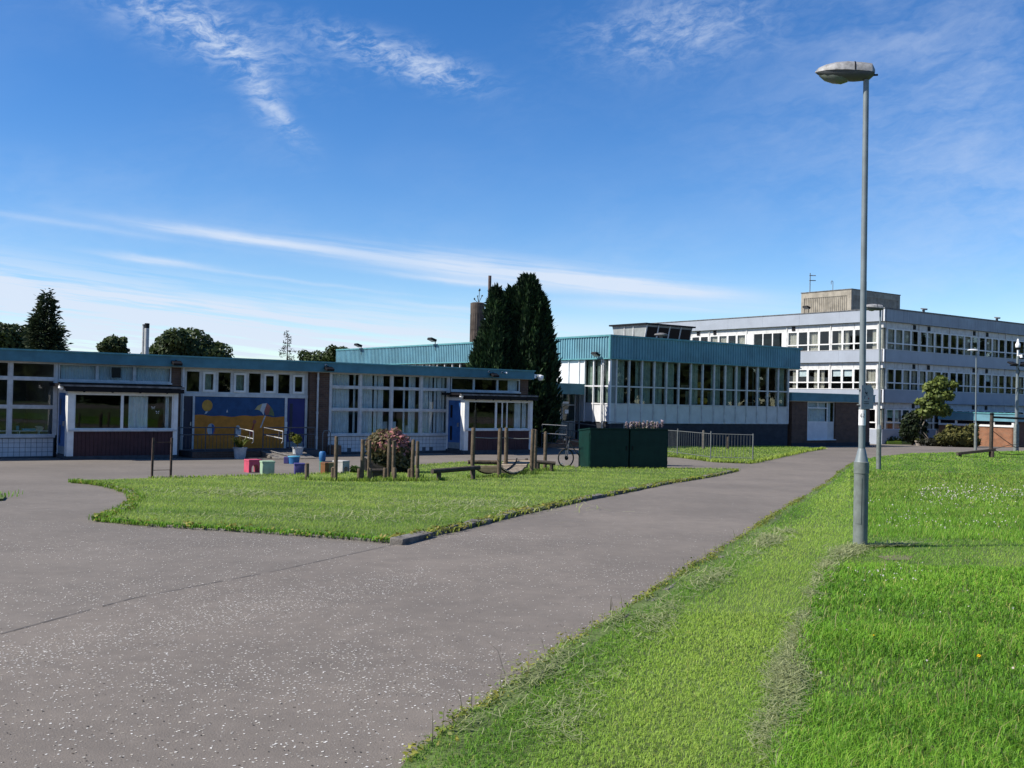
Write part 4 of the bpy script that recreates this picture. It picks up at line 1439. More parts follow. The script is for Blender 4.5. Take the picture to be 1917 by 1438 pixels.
# ================= low brick wing running forward on the right
wx, wy, _ = S.world(6.8, 0, 0)
Wg = Bld('brick_wing', 'low orange brick wing with pale teal roof band and narrow high windows, far right', wx, wy, -1.2)
WL = 6.0
Wg.boxes('fascia', [(-WL - .25, -.22, -.12, -.05, .70, 1.22)], M_teal, ax='y')
Wg.boxes('roof_edge', [(-WL - .28, -.22, -.17, .05, 1.22, 1.31)], M_tealtrim, ax='y')
Wg.boxes('fascia', [(-.05, 12, -WL - .25, -WL - .15, .70, 1.22)], M_teal)
Wg.box('roof', 0, 12, -WL - .1, -.25, 1.0, 1.2, M_felt)
Wg.boxes('wall', [(-WL, -.23, 0, .2, -1.6, .30)], M_brickred, ax='y')
Wg.boxes('wall', [(0, 12, -WL - .02, -WL + .2, -1.6, .70)], M_brick)
Wg.boxes('window_sill', [(-WL - .02, -.23, -.07, .12, .30, .44)], M_white, ax='y')
Wg.boxes('window_head', [(-WL, -.23, -.02, .12, .68, .70)], M_white, ax='y')
yy = -WL + .1
for k in range(4):
    a = -WL + .18 + k * 1.42
    Wg.box('window_post', a - .14, a + .02, -.03, .12, .44, .68, M_white, ax='y')
    Wg.box('window', a + .02, a + 1.28, .05, .07, .44, .68, M_blackglass, ax='y')
Wg.box('window_post', -.36, -.23, -.03, .12, .44, .68, M_white, ax='y')

# ------------------------------------------------------------------ street lamps
def lamp_column(name, label, x, y, H_, base_h, head_dir, style, lean=(0, 0), zoff=0.04):
    z = gz(y) + zoff - .03
    t = thing(name, label, 'street lamp', (x, y, z), 0, 'street lamps along the path')
    br, pr, prt = .085, .040, .034
    base = MB().lathe([(br, -.25), (br, .03), (br * 1.0, base_h - .14), (br * 1.06, base_h - .135), (br * 1.06, base_h - .0), (br * .98, base_h + .005)], (0, 0, 0), 20).build('column_base', M_lampbase, t, smooth=True)
    a0 = math.atan2(-y, -x) - .35
    # service door on the camera side, slightly proud
    V = []
    for z_ in (base_h * .30, base_h - .18):
        for k in range(5):
            a = a0 - .42 + .84 * k / 4
            V.append(((br + .004) * math.cos(a), (br + .004) * math.sin(a), z_))
    MB().add(V, [(k, k + 1, k + 6, k + 5) for k in range(4)]).build('service_door', M_lampbase, base)
    MB().lathe([(br * .99, base_h), (br * .90, base_h + .02), (pr * 1.15, base_h + .15), (pr, base_h + .165)], (0, 0, 0), 20).build('column_shoulder', M_lampgrey, t, smooth=True)
    MB().tube([(0, 0, base_h + .12), (lean[0] * .5, lean[1] * .5, H_ * .5), (lean[0], lean[1], H_ - .10)], [pr, (pr + prt) / 2, prt], 16).build('pole', M_lampgrey, t, smooth=True)
    hx, hy = head_dir
    hd = Vector((hx, hy, 0)).normalized()
    sd2 = Vector((-hd.y, hd.x, 0))
    top = Vector((lean[0], lean[1], H_ - .12))
    if style == 'lantern':
        L, Wd = .70, .15
        def ring(u, w, zt, n=10, low=False):
            # half-section across the head
            out = []
            for k in range(n + 1):
                a = math.pi * k / n
                out.append(top + hd * (u * L - .10) + sd2 * (w * math.cos(a)) + Vector((0, 0, zt * math.sin(a) ** .8)))
            return out
        prof = [(0.0, .03, .05), (.05, .085, .12), (.20, .12, .130), (.45, .15, .138), (.65, .145, .125), (.82, .11, .095), (.94, .055, .06), (1.0, .008, .01)]
        V, F = [], []
        n = 10
        for (u, w, zt) in prof:
            V += [v + Vector((0, 0, .06 + .05 * u)) for v in ring(u, w, zt)]
        for i in range(len(prof) - 1):
            for k in range(n):
                F.append((i * (n + 1) + k, i * (n + 1) + k + 1, (i + 1) * (n + 1) + k + 1, (i + 1) * (n + 1) + k))
        ln = MB().add(V, F).build('lantern', M_lamptop, t, smooth=True)
        V, F = [], []
        prof2 = [(.02, .07, -.03), (.10, .10, -.085), (.35, .135, -.100), (.60, .135, -.095), (.82, .105, -.070), (.95, .045, -.025), (1.0, .006, 0)]
        for (u, w, zt) in prof2:
            V += [v + Vector((0, 0, .062 + .05 * u)) for v in ring(u, w, zt)]
        for i in range(len(prof2) - 1):
            for k in range(n):
                F.append((i * (n + 1) + k, (i + 1) * (n + 1) + k, (i + 1) * (n + 1) + k + 1, i * (n + 1) + k + 1))
        MB().add(V, F).build('lantern_body', M_lampbelow, ln, smooth=True)
        V, F = [], []
        prof3 = [(.40, .015, -.03), (.45, .075, -.095), (.56, .105, -.122), (.70, .105, -.115), (.84, .075, -.085), (.93, .015, -.03)]
        for (u, w, zt) in prof3:
            V += [v + Vector((0, 0, .045 + .05 * u)) for v in ring(u, w, zt)]
        for i in range(len(prof3) - 1):
            for k in range(n):
                F.append((i * (n + 1) + k, (i + 1) * (n + 1) + k, (i + 1) * (n + 1) + k + 1, i * (n + 1) + k + 1))
        MB().add(V, F).build('lamp_bowl', M_bowl, ln, smooth=True)
        # clip, photocell stub and shell joint
        c = top + hd * (-.075) + Vector((0, 0, .04))
        MB().tube([c, c - hd * .06], .012, 6).build('hinge_pin', M_dark, ln)
        V = [v + Vector((0, 0, .062 + .05 * .33)) for v in ring(.325, .139, .1365)] + [v + Vector((0, 0, .062 + .05 * .345)) for v in ring(.345, .141, .1375)]
        MB().add(V, [(k, k + 1, n + 2 + k, n + 1 + k) for k in range(n)]).build('shell_joint', M_dark, ln)
    else:
        L = .62
        V, F = [], []
        n = 8
        prof = [(0, .05, .02), (.1, .09, .06), (.4, .13, .085), (.8, .11, .07), (1.0, .03, .03)]
        for (u, w, zt) in prof:
            for k in range(n):
                a = 2 * math.pi * k / n
                zz = math.sin(a)
                V.append(top + hd * (u * L - .10) + sd2 * (w * math.cos(a)) + Vector((0, 0, .08 + (zt if zz > 0 else .03) * zz)))
        for i in range(len(prof) - 1):
            for k in range(n):
                F.append((i * n + k, i * n + (k + 1) % n, (i + 1) * n + (k + 1) % n, (i + 1) * n + k))
        F += [tuple(range(n)), tuple(range((len(prof) - 1) * n, len(prof) * n))]
        MB().add(V, F).build('lantern', M_panel, t, smooth=True)
    return t


g = ground_at(1610, 1030)
lamp1 = lamp_column('street_lamp', 'tall grey street lamp nearest the camera carrying a dog sign', g[0], g[1], 5.84, 1.055, (-.93, .25), 'lantern', (-.025, 0))
g2 = ground_at(1644.5, 881)
lamp_column('street_lamp', 'second grey street lamp on the grass, before the corner of the classroom block', g2[0], g2[1], 5.95, 1.5, (-.95, .1), 'lantern', (-.03, 0))
g3 = ground_at(1826, 844)
lamp_column('street_lamp', 'slim grey street lamp with a flat white head before the orange brick wing', g3[0], g3[1], 5.85, 1.45, (-.97, -.1), 'flat', (-.04, 0))

# dog-walking notice strapped to the nearest lamp
zl = gz(g[1]) + .01
sx, sy = g[0] - .02, g[1]
fd = Vector((.40, -.92, 0)).normalized()       # faces away from the sun, across the path
rt = Vector((-fd.y, fd.x, 0))
SN = thing('notice_sign', 'small grey dog notice with clipped corner strapped to the nearest lamp', 'sign', (sx + fd.x * .055, sy + fd.y * .055, zl + 1.70), math.atan2(rt.y, rt.x))
out = [(-.050, 0), (.140, 0), (.140, .235), (.095, .29), (-.050, .285)]
M_sign = mat('sign_plate', (0.36, 0.35, 0.37), 0.45, 0.15, 12)
MB().prism(out, -.004, .004).build('sign_plate', M_sign, SN)
P_ink = paint('sign_ink', (0.010, 0.010, 0.022))
P_inkl = paint('sign_ink_blue', (0.10, 0.16, 0.26))


def sp_(name, poly, m, dy=.0055):
    MB().prism(poly, -dy, -.0042).build(name, m, SN)


sp_('dog_pictogram', [(.005, .195), (.020, .215), (.026, .200), (.034, .196), (.042, .208), (.048, .196), (.042, .186), (.040, .176), (.044, .160), (.034, .158), (.030, .176), (.018, .184)], P_ink)
sp_('lead_line', [(-.012, .225), (-.006, .250), (.006, .250), (.014, .232), (.018, .214), (.014, .214), (.008, .232), (.002, .243), (-.004, .243), (-.008, .225)], P_inkl)
sp_('walker_pictogram', [(-.004, .118), (.006, .120), (.010, .145), (.018, .150), (.010, .165), (-.004, .150)], P_inkl)
sp_('red_emblem', [(.056, .118), (.075, .118), (.070, .140), (.060, .136)], P_red)
for k, (zz, w, h) in enumerate(((.082, .072, .009), (.060, .076, .009), (.034, .044, .003))):
    x = .030 - w / 2
    while x < .030 + w / 2:      # short letter-like strokes, too small to read
        ww = RNG.uniform(.0035, .0075)
        sp_('print_stroke', [(x, zz), (x + ww, zz), (x + ww, zz + h * RNG.uniform(.75, 1)), (x, zz + h)], P_ink)
        x += ww + .002
for zz in (.05, .235):
    MB().lathe([(.047, -.006), (.047, .006)], (-.0, .056, zz), 14).build('strap', M_steel, SN)
# number plate wrapped round the pole
LN = thing('lamp_number', 'white number label wrapped round the nearest lamp below the dog sign', 'label', (g[0], g[1], zl + 1.50), R(12))
V = []
for z_ in (0, .19):
    for k in range(9):
        a = R(-90 - 75 + 150 * k / 8 - 25)
        V.append((.0435 * math.cos(a) - .003, .0435 * math.sin(a), z_))
MB().add(V, [(k, k + 1, k + 10, k + 9) for k in range(8)]).build('label_band', M_cctv, LN, smooth=True)


def glyph(ch, x0, z0, h, w, place, name, parent, m):
    segs = {'6': [((.9, 1), (.35, .85)), ((.35, .85), (.1, .35)), ((.1, .35), (.3, 0)), ((.3, 0), (.8, .05)), ((.8, .05), (.85, .4)), ((.85, .4), (.2, .5))],
            '2': [((.1, .85), (.5, 1)), ((.5, 1), (.9, .75)), ((.9, .75), (.1, 0)), ((.1, 0), (.95, 0))]}[ch]
    mb = MB()
    for (a, b) in segs:
        pa = Vector((x0 + a[0] * w, z0 + a[1] * h))
        pb = Vector((x0 + b[0] * w, z0 + b[1] * h))
        d = (pb - pa).normalized()
        nn = Vector((-d.y, d.x)) * .0028
        mb.add([place(*(pa + nn)), place(*(pb + nn)), place(*(pb - nn)), place(*(pa - nn))], [(0, 1, 2, 3)])
    mb.build(name, m, parent)


def onpole(x, z):
    a = R(-115) + x / .0455
    return (.0455 * math.cos(a) - .003, .0455 * math.sin(a), z)


glyph('6', -.026, .10, .042, .020, onpole, 'digit', LN, P_ink)
glyph('2', .006, .10, .042, .020, onpole, 'digit', LN, P_ink)

# camera mast on the right
g4 = ground_at(1902, 845)
CM = thing('camera_mast', 'tall grey mast with white dome camera and pair of floodlights at far right', 'mast', (g4[0], g4[1], gz(g4[1])), 0)
MB().lathe([(.15, -.2), (.15, 1.55), (.12, 1.62)], (0, 0, 0), 14).build('column_base', M_lampbase, CM, smooth=True)
MB().tube([(0, 0, 1.5), (.02, 0, 5.6)], [.10, .075], 12).build('pole', M_lampgrey, CM, smooth=True)
MB().lathe([(.05, 5.5), (.05, 6.0), (.10, 6.05), (.14, 6.15), (.14, 6.30), (.07, 6.42), (.06, 6.55), (.03, 6.62)], (.02, 0, 0), 14).build('camera_body', M_cctv, CM, smooth=True)
MB().lathe([(.03, 5.96), (.10, 6.0), (.13, 6.10)], (.02, -.03, 0), 14).build('camera_eye', M_dark, CM, smooth=True)
MB().tube([(.05, 0, 5.62), (.20, -.05, 5.62), (.20, -.06, 5.50)], [.05, .09, .09], 8).build('small_camera', M_cctv, CM, smooth=True)
MB().tube([(-.42, 0, 5.05), (.5, 0, 5.0)], .035, 6).build('cross_arm', M_dark, CM)
for sx_, a in ((-.34, 0.55), (.42, -.55)):
    o = MB().add([(-.28, -.2, .06), (.28, -.2, .06), (.28, .14, .22), (-.28, .14, .22), (-.28, -.16, -.03), (.28, -.16, -.03), (.28, .18, .13), (-.28, .18, .13)],
                 [(0, 1, 2, 3), (4, 7, 6, 5), (0, 4, 5, 1), (1, 5, 6, 2), (2, 6, 7, 3), (3, 7, 4, 0)]).build('floodlight_head', M_dark, CM, bevel=.02)
    o.location = (sx_, -.12, 5.06)
    o.rotation_euler = (0, 0, a)
MB().tube([(.02, -.08, 4.9), (.10, -.12, 4.7), (.02, -.09, 4.45)], .02, 5).build('cable', M_dark, CM)
MB().tube([(-.35, -.1, 3.55), (0, -.1, 3.72), (.3, -.1, 3.64), (.75, -.1, 3.40)], .018, 5).build('cable', M_dark, CM)

# ------------------------------------------------------------------ rooftop and distant chimneys
M_chim = mat('sooty_ribbed_concrete', (0.085, 0.065, 0.052), 0.9, 0.35, 2, 0.4, 30, streak=0.5)
t = thing('round_chimney', 'thick round brown concrete chimney left of the conifers, weeds growing from its top', 'chimney', (-2.62, 75, -1.1))
for k in range(5):
    z0, z1 = -0.5 + 6.95 + (k - 4.0) * 1.82, -0.5 + 6.95 + (k - 3.0) * 1.82 - .05
    MB().lathe([(.50, max(z0, -.3)), (.50, z1), (.47, z1 + .02), (.47, z1 + .05)], (0, 0, 1.1), 20).build('chimney_ring', M_chim, t)
o = MB().lathe([(.51, 0), (.52, .75), (.40, .8)], (0, 0, 8.75), 20).build('chimney_cap', M_chim, t)
mb = MB()
for k in range(20):
    a = 2 * math.pi * k / 20
    mb.box(-.012, .012, -.012, .012, 0, 8.4)
    for v in range(len(mb.v) - 8, len(mb.v)):
        q = mb.v[v]
        mb.v[v] = (q[0] + .505 * math.cos(a), q[1] + .505 * math.sin(a), q[2] + .3)
o = mb.build('chimney_ribs', M_chim, t); o['kind'] = 'stuff'
t = thing('tall_flue', 'thin tall rusty flue pipe rising behind the smaller conifer', 'flue', (-1.92, 82, -1.2))
MB().tube([(0, 0, 0), (0, 0, 10.3)], .19, 12).build('lower_pipe', M_shed, t, smooth=True)
MB().tube([(0, 0, 10.2), (0, 0, 10.6)], [.21, .125], 12).build('reducer', M_shed, t, smooth=True)
MB().tube([(-.02, 0, 10.55), (-.02, 0, 12.45)], .125, 12).build('upper_pipe', M_flue, t, smooth=True)
t = thing('twin_flue', 'pair of pale metal flue pipes behind the nursery roof beside the rounded tree', 'flue', (-17.05, 48, -.76))
MB().lathe([(.105, 0), (.105, 5.22)], (.07, 0, 0), 14).build('flue_pipe', M_shed, t, smooth=True)
MB().lathe([(.108, 5.22), (.112, 5.44), (.08, 5.45)], (.07, 0, 0), 14).build('flue_cap', M_dark, t, smooth=True)
MB().lathe([(.06, 0), (.06, 5.34)], (-.10, .04, 0), 12).build('flue_pipe', M_shed, t, smooth=True)
MB().lathe([(.062, 5.34), (.062, 5.40)], (-.10, .04, 0), 12).build('flue_cap', M_roofedge, t, smooth=True)
t = thing('distant_house', 'distant house with brown tiled roof just showing behind the nursery roof', 'house', (-38.6, 90, -1.2), .15)
MB().box(-4, 4, -3, 3, 0, 4.6).build('wall', M_render, t)
MB().prism([(-3.5, 4.5), (3.5, 4.5), (0, 6.02)], -4.4, 4.4, 'yz').build('roof', M_housetile, t)
for k in (-2, 2):
    MB().box(k - .5, k + .5, -3.05, -2.95, 2.9, 4.0).build('window', M_blackglass, t)

# ------------------------------------------------------------------ green lockers and bicycle
def bz(x, y): return gz(y) + .0


LA = R(27.5)
lx, ly = ground_at(1103, 879)
lx2, ly2 = ground_at(1250, 879)
Ld = math.hypot(lx2 - lx, ly2 - ly)
LA = math.atan2(ly2 - ly, lx2 - lx)
LH = 1.37
for i in range(2):
    w = Ld / 2
    c = (lx + math.cos(LA) * w * i, ly + math.sin(LA) * w * i, gz(ly) + .01)
    t = thing('storage_locker', ['dark green metal storage locker with its sunlit end beside the bicycle', 'dark green metal storage locker, right one of the pair on the lawn edge'][i], 'locker', c, LA, 'green lockers on the lawn edge')
    e0, e1 = (0.0, w - .012) if i == 0 else (.012, w)
    dep = .92
    MB().prism([(0.02, 0), (dep, 0), (dep, LH - .12), (.02, LH - .035)], e0 + .01, e1 - .01, 'yz').build('body', M_green, t)
    MB().prism([(-.03, LH - .035), (dep + .04, LH - .125), (dep + .04, LH - .085), (-.03, LH + .005)], e0 - .015 * (i == 0), e1 + .015 * (i == 1), 'yz').build('lid', M_green, t)
    MB().box(e0 + .02, e1 - .02, 0.0, .022, .04, LH - .06).build('door', M_green, t, bevel=.006)
    MB().box(e0, e1, .03, dep, -.05, .02).build('base_frame', M_kerb, t)
    hx_ = e1 - .10 if i == 0 else e0 + .10
    MB().box(hx_ - .02, hx_ + .02, -.02, .0, .62, .78).build('lock_handle', M_dark, t, bevel=.006)
    for hz in (.22, LH - .30):
        hq = e0 + .03 if i == 0 else e1 - .03
        MB().tube([(hq, -.008, hz - .05), (hq, -.008, hz + .05)], .012, 6).build('hinge', M_green, t)
    if i == 0:
        MB().box(e0 - .004, e0 + .012, .05, dep - .03, .05, LH - .17).build('end_panel', M_green, t)
        MB().box(e0 - .30, e0 + .05, -.12, dep + .1, -.08, .015).build('slab', M_kerb, t)
# bicycle behind the lockers
bx, by = ground_at(1059, 876)
BA = R(30)
bike = thing('bicycle', 'bicycle parked behind the green lockers with only its front wheel and handlebar showing', 'bicycle', (bx, by, gz(by) + .01), BA + math.pi)
r_ = .325


def torus(mb, c, Rr, r, n=36, m=6):
    V, F = [], []
    for i in range(n):
        a = 2 * math.pi * i / n
        for k in range(m):
            b = 2 * math.pi * k / m
            q = Rr + r * math.cos(b)
            V.append((c[0] + q * math.cos(a), c[1] + r * math.sin(b), c[2] + q * math.sin(a)))
    for i in range(n):
        for k in range(m):
            F.append((i * m + k, ((i + 1) % n) * m + k, ((i + 1) % n) * m + (k + 1) % m, i * m + (k + 1) % m))
    return mb.add(V, F)


for cx_ in (0.0, -1.03):
    wh = torus(MB(), (cx_, 0, r_), r_ - .016, .020).build('wheel', M_tyre, bike, smooth=True)
    torus(MB(), (cx_, 0, r_), r_ - .040, .010, 36, 4).build('rim', M_bikef, wh)
    mb = MB()
    for k in range(18):
        a = 2 * math.pi * k / 18
        mb.tube([(cx_, .02 * (-1) ** k, r_), (cx_ + (r_ - .045) * math.cos(a), 0, r_ + (r_ - .045) * math.sin(a))], .0022, 4, False)
    mb.build('spokes', M_chrome, wh)
    mb = MB().tube([(cx_, -.05, r_), (cx_, .05, r_)], .02, 8)
    mb.tube([(cx_, .035, r_), (cx_, .038, r_)], .075, 16)
    mb.build('hub', M_dark, wh)
    a = .6
    MB().box(cx_ + .14, cx_ + .19, -.006, .006, r_ - .21, r_ - .17).build('spoke_reflector', M_cctv, wh)
MB().tube([(0, -.055, r_), (-.06, -.05, r_ + .34), (-.10, -.02, r_ + .48)], .016, 6).tube([(0, .055, r_), (-.06, .05, r_ + .34), (-.10, .02, r_ + .48)], .016, 6).build('fork', M_bikef, bike, smooth=True)
MB().tube([(-.09, 0, r_ + .44), (-.15, 0, r_ + .66)], .02, 8).tube([(-.12, 0, r_ + .52), (-.60, 0, r_ + .0)], .02, 8).tube([(-.14, 0, r_ + .6), (-.72, 0, r_ + .5)], .018, 8) \
    .tube([(-.60, 0, r_), (-.75, 0, r_ + .58)], .018, 8).tube([(-.6, 0, r_), (-1.03, .05, r_)], .012, 6).tube([(-.72, 0, r_ + .46), (-1.03, .05, r_)], .012, 6).build('frame', M_bikef, bike, smooth=True)
MB().tube([(-.15, 0, r_ + .64), (-.12, 0, r_ + .70)], .022, 6).tube([(-.10, -.30, r_ + .72), (-.08, 0, r_ + .70), (-.10, .30, r_ + .72)], .015, 6).build('handlebar', M_dark, bike, smooth=True)
for s in (-1, 1):
    MB().tube([(-.10, .22 * s, r_ + .72), (-.0, .27 * s, r_ + .73), (.06, .25 * s, r_ + .66), (.02, .24 * s, r_ + .60)], .013, 6).build('brake_lever', M_dark, bike, smooth=True)
mb = MB()
for s in (-1, 1):
    mb.tube([(-.05, .2 * s, r_ + .71), (.12, .12 * s, r_ + .70), (.10, .02, r_ + .52), (-.02, .02, r_ + .3)], .006, 4, False)
mb.build('cable', M_dark, bike)
MB().box(-.95, -.68, -.07, .07, r_ + .58, r_ + .64).build('saddle', M_dark, bike, bevel=.02)
MB().tube([(.03, 0, r_ + .62), (.07, 0, r_ + .62)], .035, 10).build('front_lamp', M_chrome, bike, smooth=True)

# ------------------------------------------------------------------ play trail of timber posts
def post(px, py, h, label, group, r=.048, tilt=0.0, m=None, dz=0.0, cat='post', nm='timber_post'):
    x, y = ground_at(px, py)
    t = thing(nm, label, cat, (x, y, gz(y) + .02 + dz), RNG.uniform(0, 6), group)
    n = 10
    V = []
    mb = MB().tube([(0, 0, -.25), (RNG.uniform(-.004, .004), 0, h * .5), (tilt, RNG.uniform(-.01, .01), h - .008), (tilt, 0, h)], [r * 1.04, r, r * .97, r * .88], n)
    mb.build('post_shaft', m or M_wood, t, smooth=True)
    MB().lathe([(r * .8, 0), (r * .3, .003)], (tilt, 0, h + .001), n).build('post_top', M_wooddk, t)
    return t


TG = 'tall trail posts on the lawn'
SG_ = 'low step stumps on the lawn'
tall = [(628, 904.5, 1.09, 'tall weathered trail post, leftmost of the tall ones'), (677.5, 904.7, 1.03, 'tall trail post just left of the flowering shrub'),
        (690, 900, .98, 'tall trail post at the left edge of the shrub planter'), (727, 902.5, 1.05, 'left post of the tall pair before the flowering shrub'),
        (736, 898, .98, 'right post of the tall pair before the flowering shrub'), (772, 903.8, 1.02, 'left post of the tall pair right of the flowering shrub'),
        (780.5, 898, .97, 'right post of the tall pair right of the flowering shrub')]
for a in tall: post(a[0], a[1], a[2], a[3], TG)
low = [(574, 902.5, .42, 'lone low stump beside the purple stool, leftmost of all'), (622.5, 903.5, .33, 'low stump touching the leftmost tall trail post'), (672, 904.3, .33, 'low stump at the left foot of the second tall post'),
       (692.5, 905, .34, 'low stump at the left end of the dark cross log'), (720.5, 903.3, .33, 'low stump behind the right end of the dark cross log'), (738.5, 904.3, .34, 'low stump in front of the pair before the shrub'),
       (766, 903.4, .32, 'low stump left of the rightmost tall pair'), (781.5, 904.4, .33, 'low stump in front of the rightmost tall pair')]
for a in low: post(a[0], a[1], a[2], a[3], SG_, .050)
ax_, ay_ = ground_at(697, 901)
bx_, by_ = ground_at(718, 901)
t = thing('cross_log', 'short dark log laid between two low stumps before the planter', 'log', (ax_, ay_, gz(ay_) + .02), math.atan2(by_ - ay_, bx_ - ax_))
MB().tube([(-.10, 0, .24), (math.hypot(bx_ - ax_, by_ - ay_) + .12, 0, .24)], .052, 10).build('log_body', M_wooddk, t, smooth=True)
MB().box(.0, .36, -.03, .03, -.08, .2).build('log_prop', M_wooddk, t)

RG = 'posts of the rope bridge'
qs = [(884, 898, 1.36, 'left post of the rope bridge, its foot behind the log bench'), (934, 897.5, 1.36, 'stout front middle post of the rope bridge'), (946.5, 889, 1.36, 'rear middle post of the rope bridge'),
      (995, 890, 1.33, 'front right post of the rope bridge'), (1001, 886, 1.30, 'rear right post of the rope bridge'), (1020, 883, 1.22, 'lone post right of the rope bridge beside the right bench')]
P3 = []
for i, a in enumerate(qs):
    post(a[0], a[1], a[2], a[3], RG, .058, tilt=.02 * (i in (1, 3)))
    P3.append(Vector((*ground_at(a[0], a[1]), 0)))


def P_at(px, py, Y):
    d = cF + cR * ((px - 958.5) / FOC) - cU * ((py - 719.0) / FOC)
    s_ = Y / d.y
    return Vector((d.x * s_, d.y * s_, EYE + d.z * s_))


# hand ropes
t = thing('hand_rope', 'thin pale rope strung between the left and middle bridge posts', 'rope', (P3[0].x, P3[0].y, gz(P3[0].y)), 0, 'hand ropes of the bridge')
o_ = Vector((P3[0].x, P3[0].y, gz(P3[0].y)))
a, b = P_at(887, 819, P3[0].y), P_at(946, 819.5, P3[2].y)
MB().tube([a - o_, (a + b) / 2 - o_ + Vector((0, 0, -.02)), b - o_], .012, 5).build('rope_strand', M_steel, t)
t = thing('hand_rope', 'thin pale rope strung between the middle and right bridge posts', 'rope', (P3[2].x, P3[2].y, gz(P3[2].y)), 0, 'hand ropes of the bridge')
o_ = Vector((P3[2].x, P3[2].y, gz(P3[2].y)))
a, b = P_at(946, 819.5, P3[2].y), P_at(995, 821, P3[3].y)
MB().tube([a - o_, (a + b) / 2 - o_ + Vector((0, 0, -.02)), b - o_], .012, 5).build('rope_strand', M_steel, t)

# slatted sagging walkway
A0 = P_at(876, 865, 27.9); A1 = P_at(938, 866, 28.1)
B0 = P_at(944, 863, 30.2); B1 = P_at(992, 863, 30.7)
t = thing('slat_bridge', 'sagging walkway of pale slats slung between the bridge posts', 'slat bridge', (A1.x, A1.y, gz(A1.y)), 0)
o_ = t.location.copy()
log_ = MB().tube([A0 - o_, A1 - o_], .060, 10).build('side_log', M_wood, t, smooth=True)
for f in (.04, .28, .66, .95):
    p = A0.lerp(A1, f) - o_
    MB().lathe([(.022, -.02), (.03, 0), (.022, .02)], (p.x, p.y - .058, p.z), 8).build('bolt', M_dark, log_)
FC, RC = A0.lerp(A1, .52) + Vector((.05, .10, -.10)) - o_, P_at(969, 862.5, 30.75) - o_
run = RC - FC
side = Vector((.94, .22, 0)).normalized()
def walk(u): return FC + run * u + Vector((0, 0, -.26 * 4 * u * (1 - u)))
nsl = 20
for k in range(nsl):
    u = .02 + .96 * k / (nsl - 1)
    c = walk(u)
    tg = (walk(min(u + .02, 1)) - walk(max(u - .02, 0))).normalized()
    up_ = side.cross(tg).normalized()
    hw, hd_, ht = .40 + RNG.uniform(-.02, .02), .040, .016
    V = [c + side * a_ * hw + tg * b_ * hd_ + up_ * e_ * ht for e_ in (-1, 1) for (a_, b_) in ((-1, -1), (1, -1), (1, 1), (-1, 1))]
    MB().add(V, [(0, 3, 2, 1), (4, 5, 6, 7), (0, 1, 5, 4), (1, 2, 6, 5), (2, 3, 7, 6), (3, 0, 4, 7)]).build('slat', M_slat, t)
for sgn, zz in ((-1, -.02), (1, -.02)):
    MB().tube([walk(u / 10) + side * sgn * .36 + Vector((0, 0, zz - .012)) for u in range(11)], .020, 6).build('edge_rope', M_dark, t)
MB().tube([walk(u / 20) + Vector((0, 0, .035)) for u in range(9, 20)] + [walk(.97) + Vector((0, .02, .10))], .022, 6).build('centre_strap', M_dark, t)
MB().tube([RC - side * .42 + Vector((0, .05, -.02)), RC + side * .42 + Vector((0, .05, -.02))], .05, 8).build('end_log', M_wood, t, smooth=True)
post(985, 885, .42, 'short dark leg under the right end of the slat bridge', RG, .05, m=M_wooddk)


def log_bench(name, label, a, b, legs, r=.062, group='log benches of the play trail'):
    o_ = Vector((a.x, a.y, gz(a.y)))
    t = thing(name, label, 'bench', o_, 0, group)
    MB().tube([a - o_, b - o_], r, 10).build('beam', M_wooddk, t, smooth=True)
    for p in legs:
        c = a.lerp(b, p) - o_
        MB().tube([(c.x, c.y, -.3), (c.x, c.y, c.z - r * .6)], r * .98, 10).build('leg', M_wood if False else M_wooddk, t, smooth=True)
    return t


log_bench('log_bench', 'low sloping dark log bench left of the rope bridge', P_at(809, 882.5, 25.8), P_at(897, 875.5, 27.0), (.14, .87))
log_bench('log_bench', 'low dark log bench right of the rope bridge near the bicycle', P_at(1003, 864.5, 32.4), P_at(1040, 867.5, 32.4), (.12, .80))
xg, yg = ground_at(284, 898)
xh, yh = ground_at(319, 897.5)
t = thing('bar_frame', 'two thin rusty posts joined by wires on the left lawn edge', 'frame', (xg, yg, gz(yg)), math.atan2(yh - yg, xh - xg))
gw = math.hypot(xh - xg, yh - yg)
for x in (0, gw):
    MB().tube([(x, 0, -.2), (x + .012, 0, .985)], .030, 8).build('post_shaft', M_rust, t, smooth=True)
for z in (.22, .88):
    MB().tube([(0, 0, z), (gw, 0, z)], .007, 5).build('cross_wire', M_rust, t)

# ------------------------------------------------------------------ play stools
def arch_stool(px, py, w, h, d, m, label, rz, arch=True):
    x, y = ground_at(px, py)
    t = thing('play_stool', label, 'stool', (x, y, gz(y) + .006), rz, 'coloured play stools on the tarmac')
    if arch:
        prof = [(-w / 2, 0), (-w / 2, h), (w / 2, h), (w / 2, 0), (w * .28, 0)] + [(w * .28 * math.cos(R(a)), h * .34 + w * .28 * math.sin(R(a))) for a in range(0, 181, 20)] + [(-w * .28, 0)]
        mb = MB()
        n = len(prof)
        V = [(p[0], -d / 2, p[1]) for p in prof] + [(p[0], d / 2, p[1]) for p in prof]
        mb.add(V, [tuple(range(n)), tuple(range(n, 2 * n))[::-1]] + [(i, (i + 1) % n, (i + 1) % n + n, i + n) for i in range(n)])
        o = mb.build('stool_body', m, t)
    else:
        V = []
        o = MB().box(-w / 2, w / 2, -d / 2, d / 2, 0, h).build('stool_body', m, t, bevel=w * .16)
        for p in o.data.polygons: p.use_smooth = True
        try: o.data.set_sharp_from_angle(angle=R(40))
        except Exception: pass
    MB().box(-w / 2 - .006, w / 2 + .006, -d / 2 - .006, d / 2 + .006, h - .05, h + .002).build('stool_rim', m, t, bevel=.012)
    return t


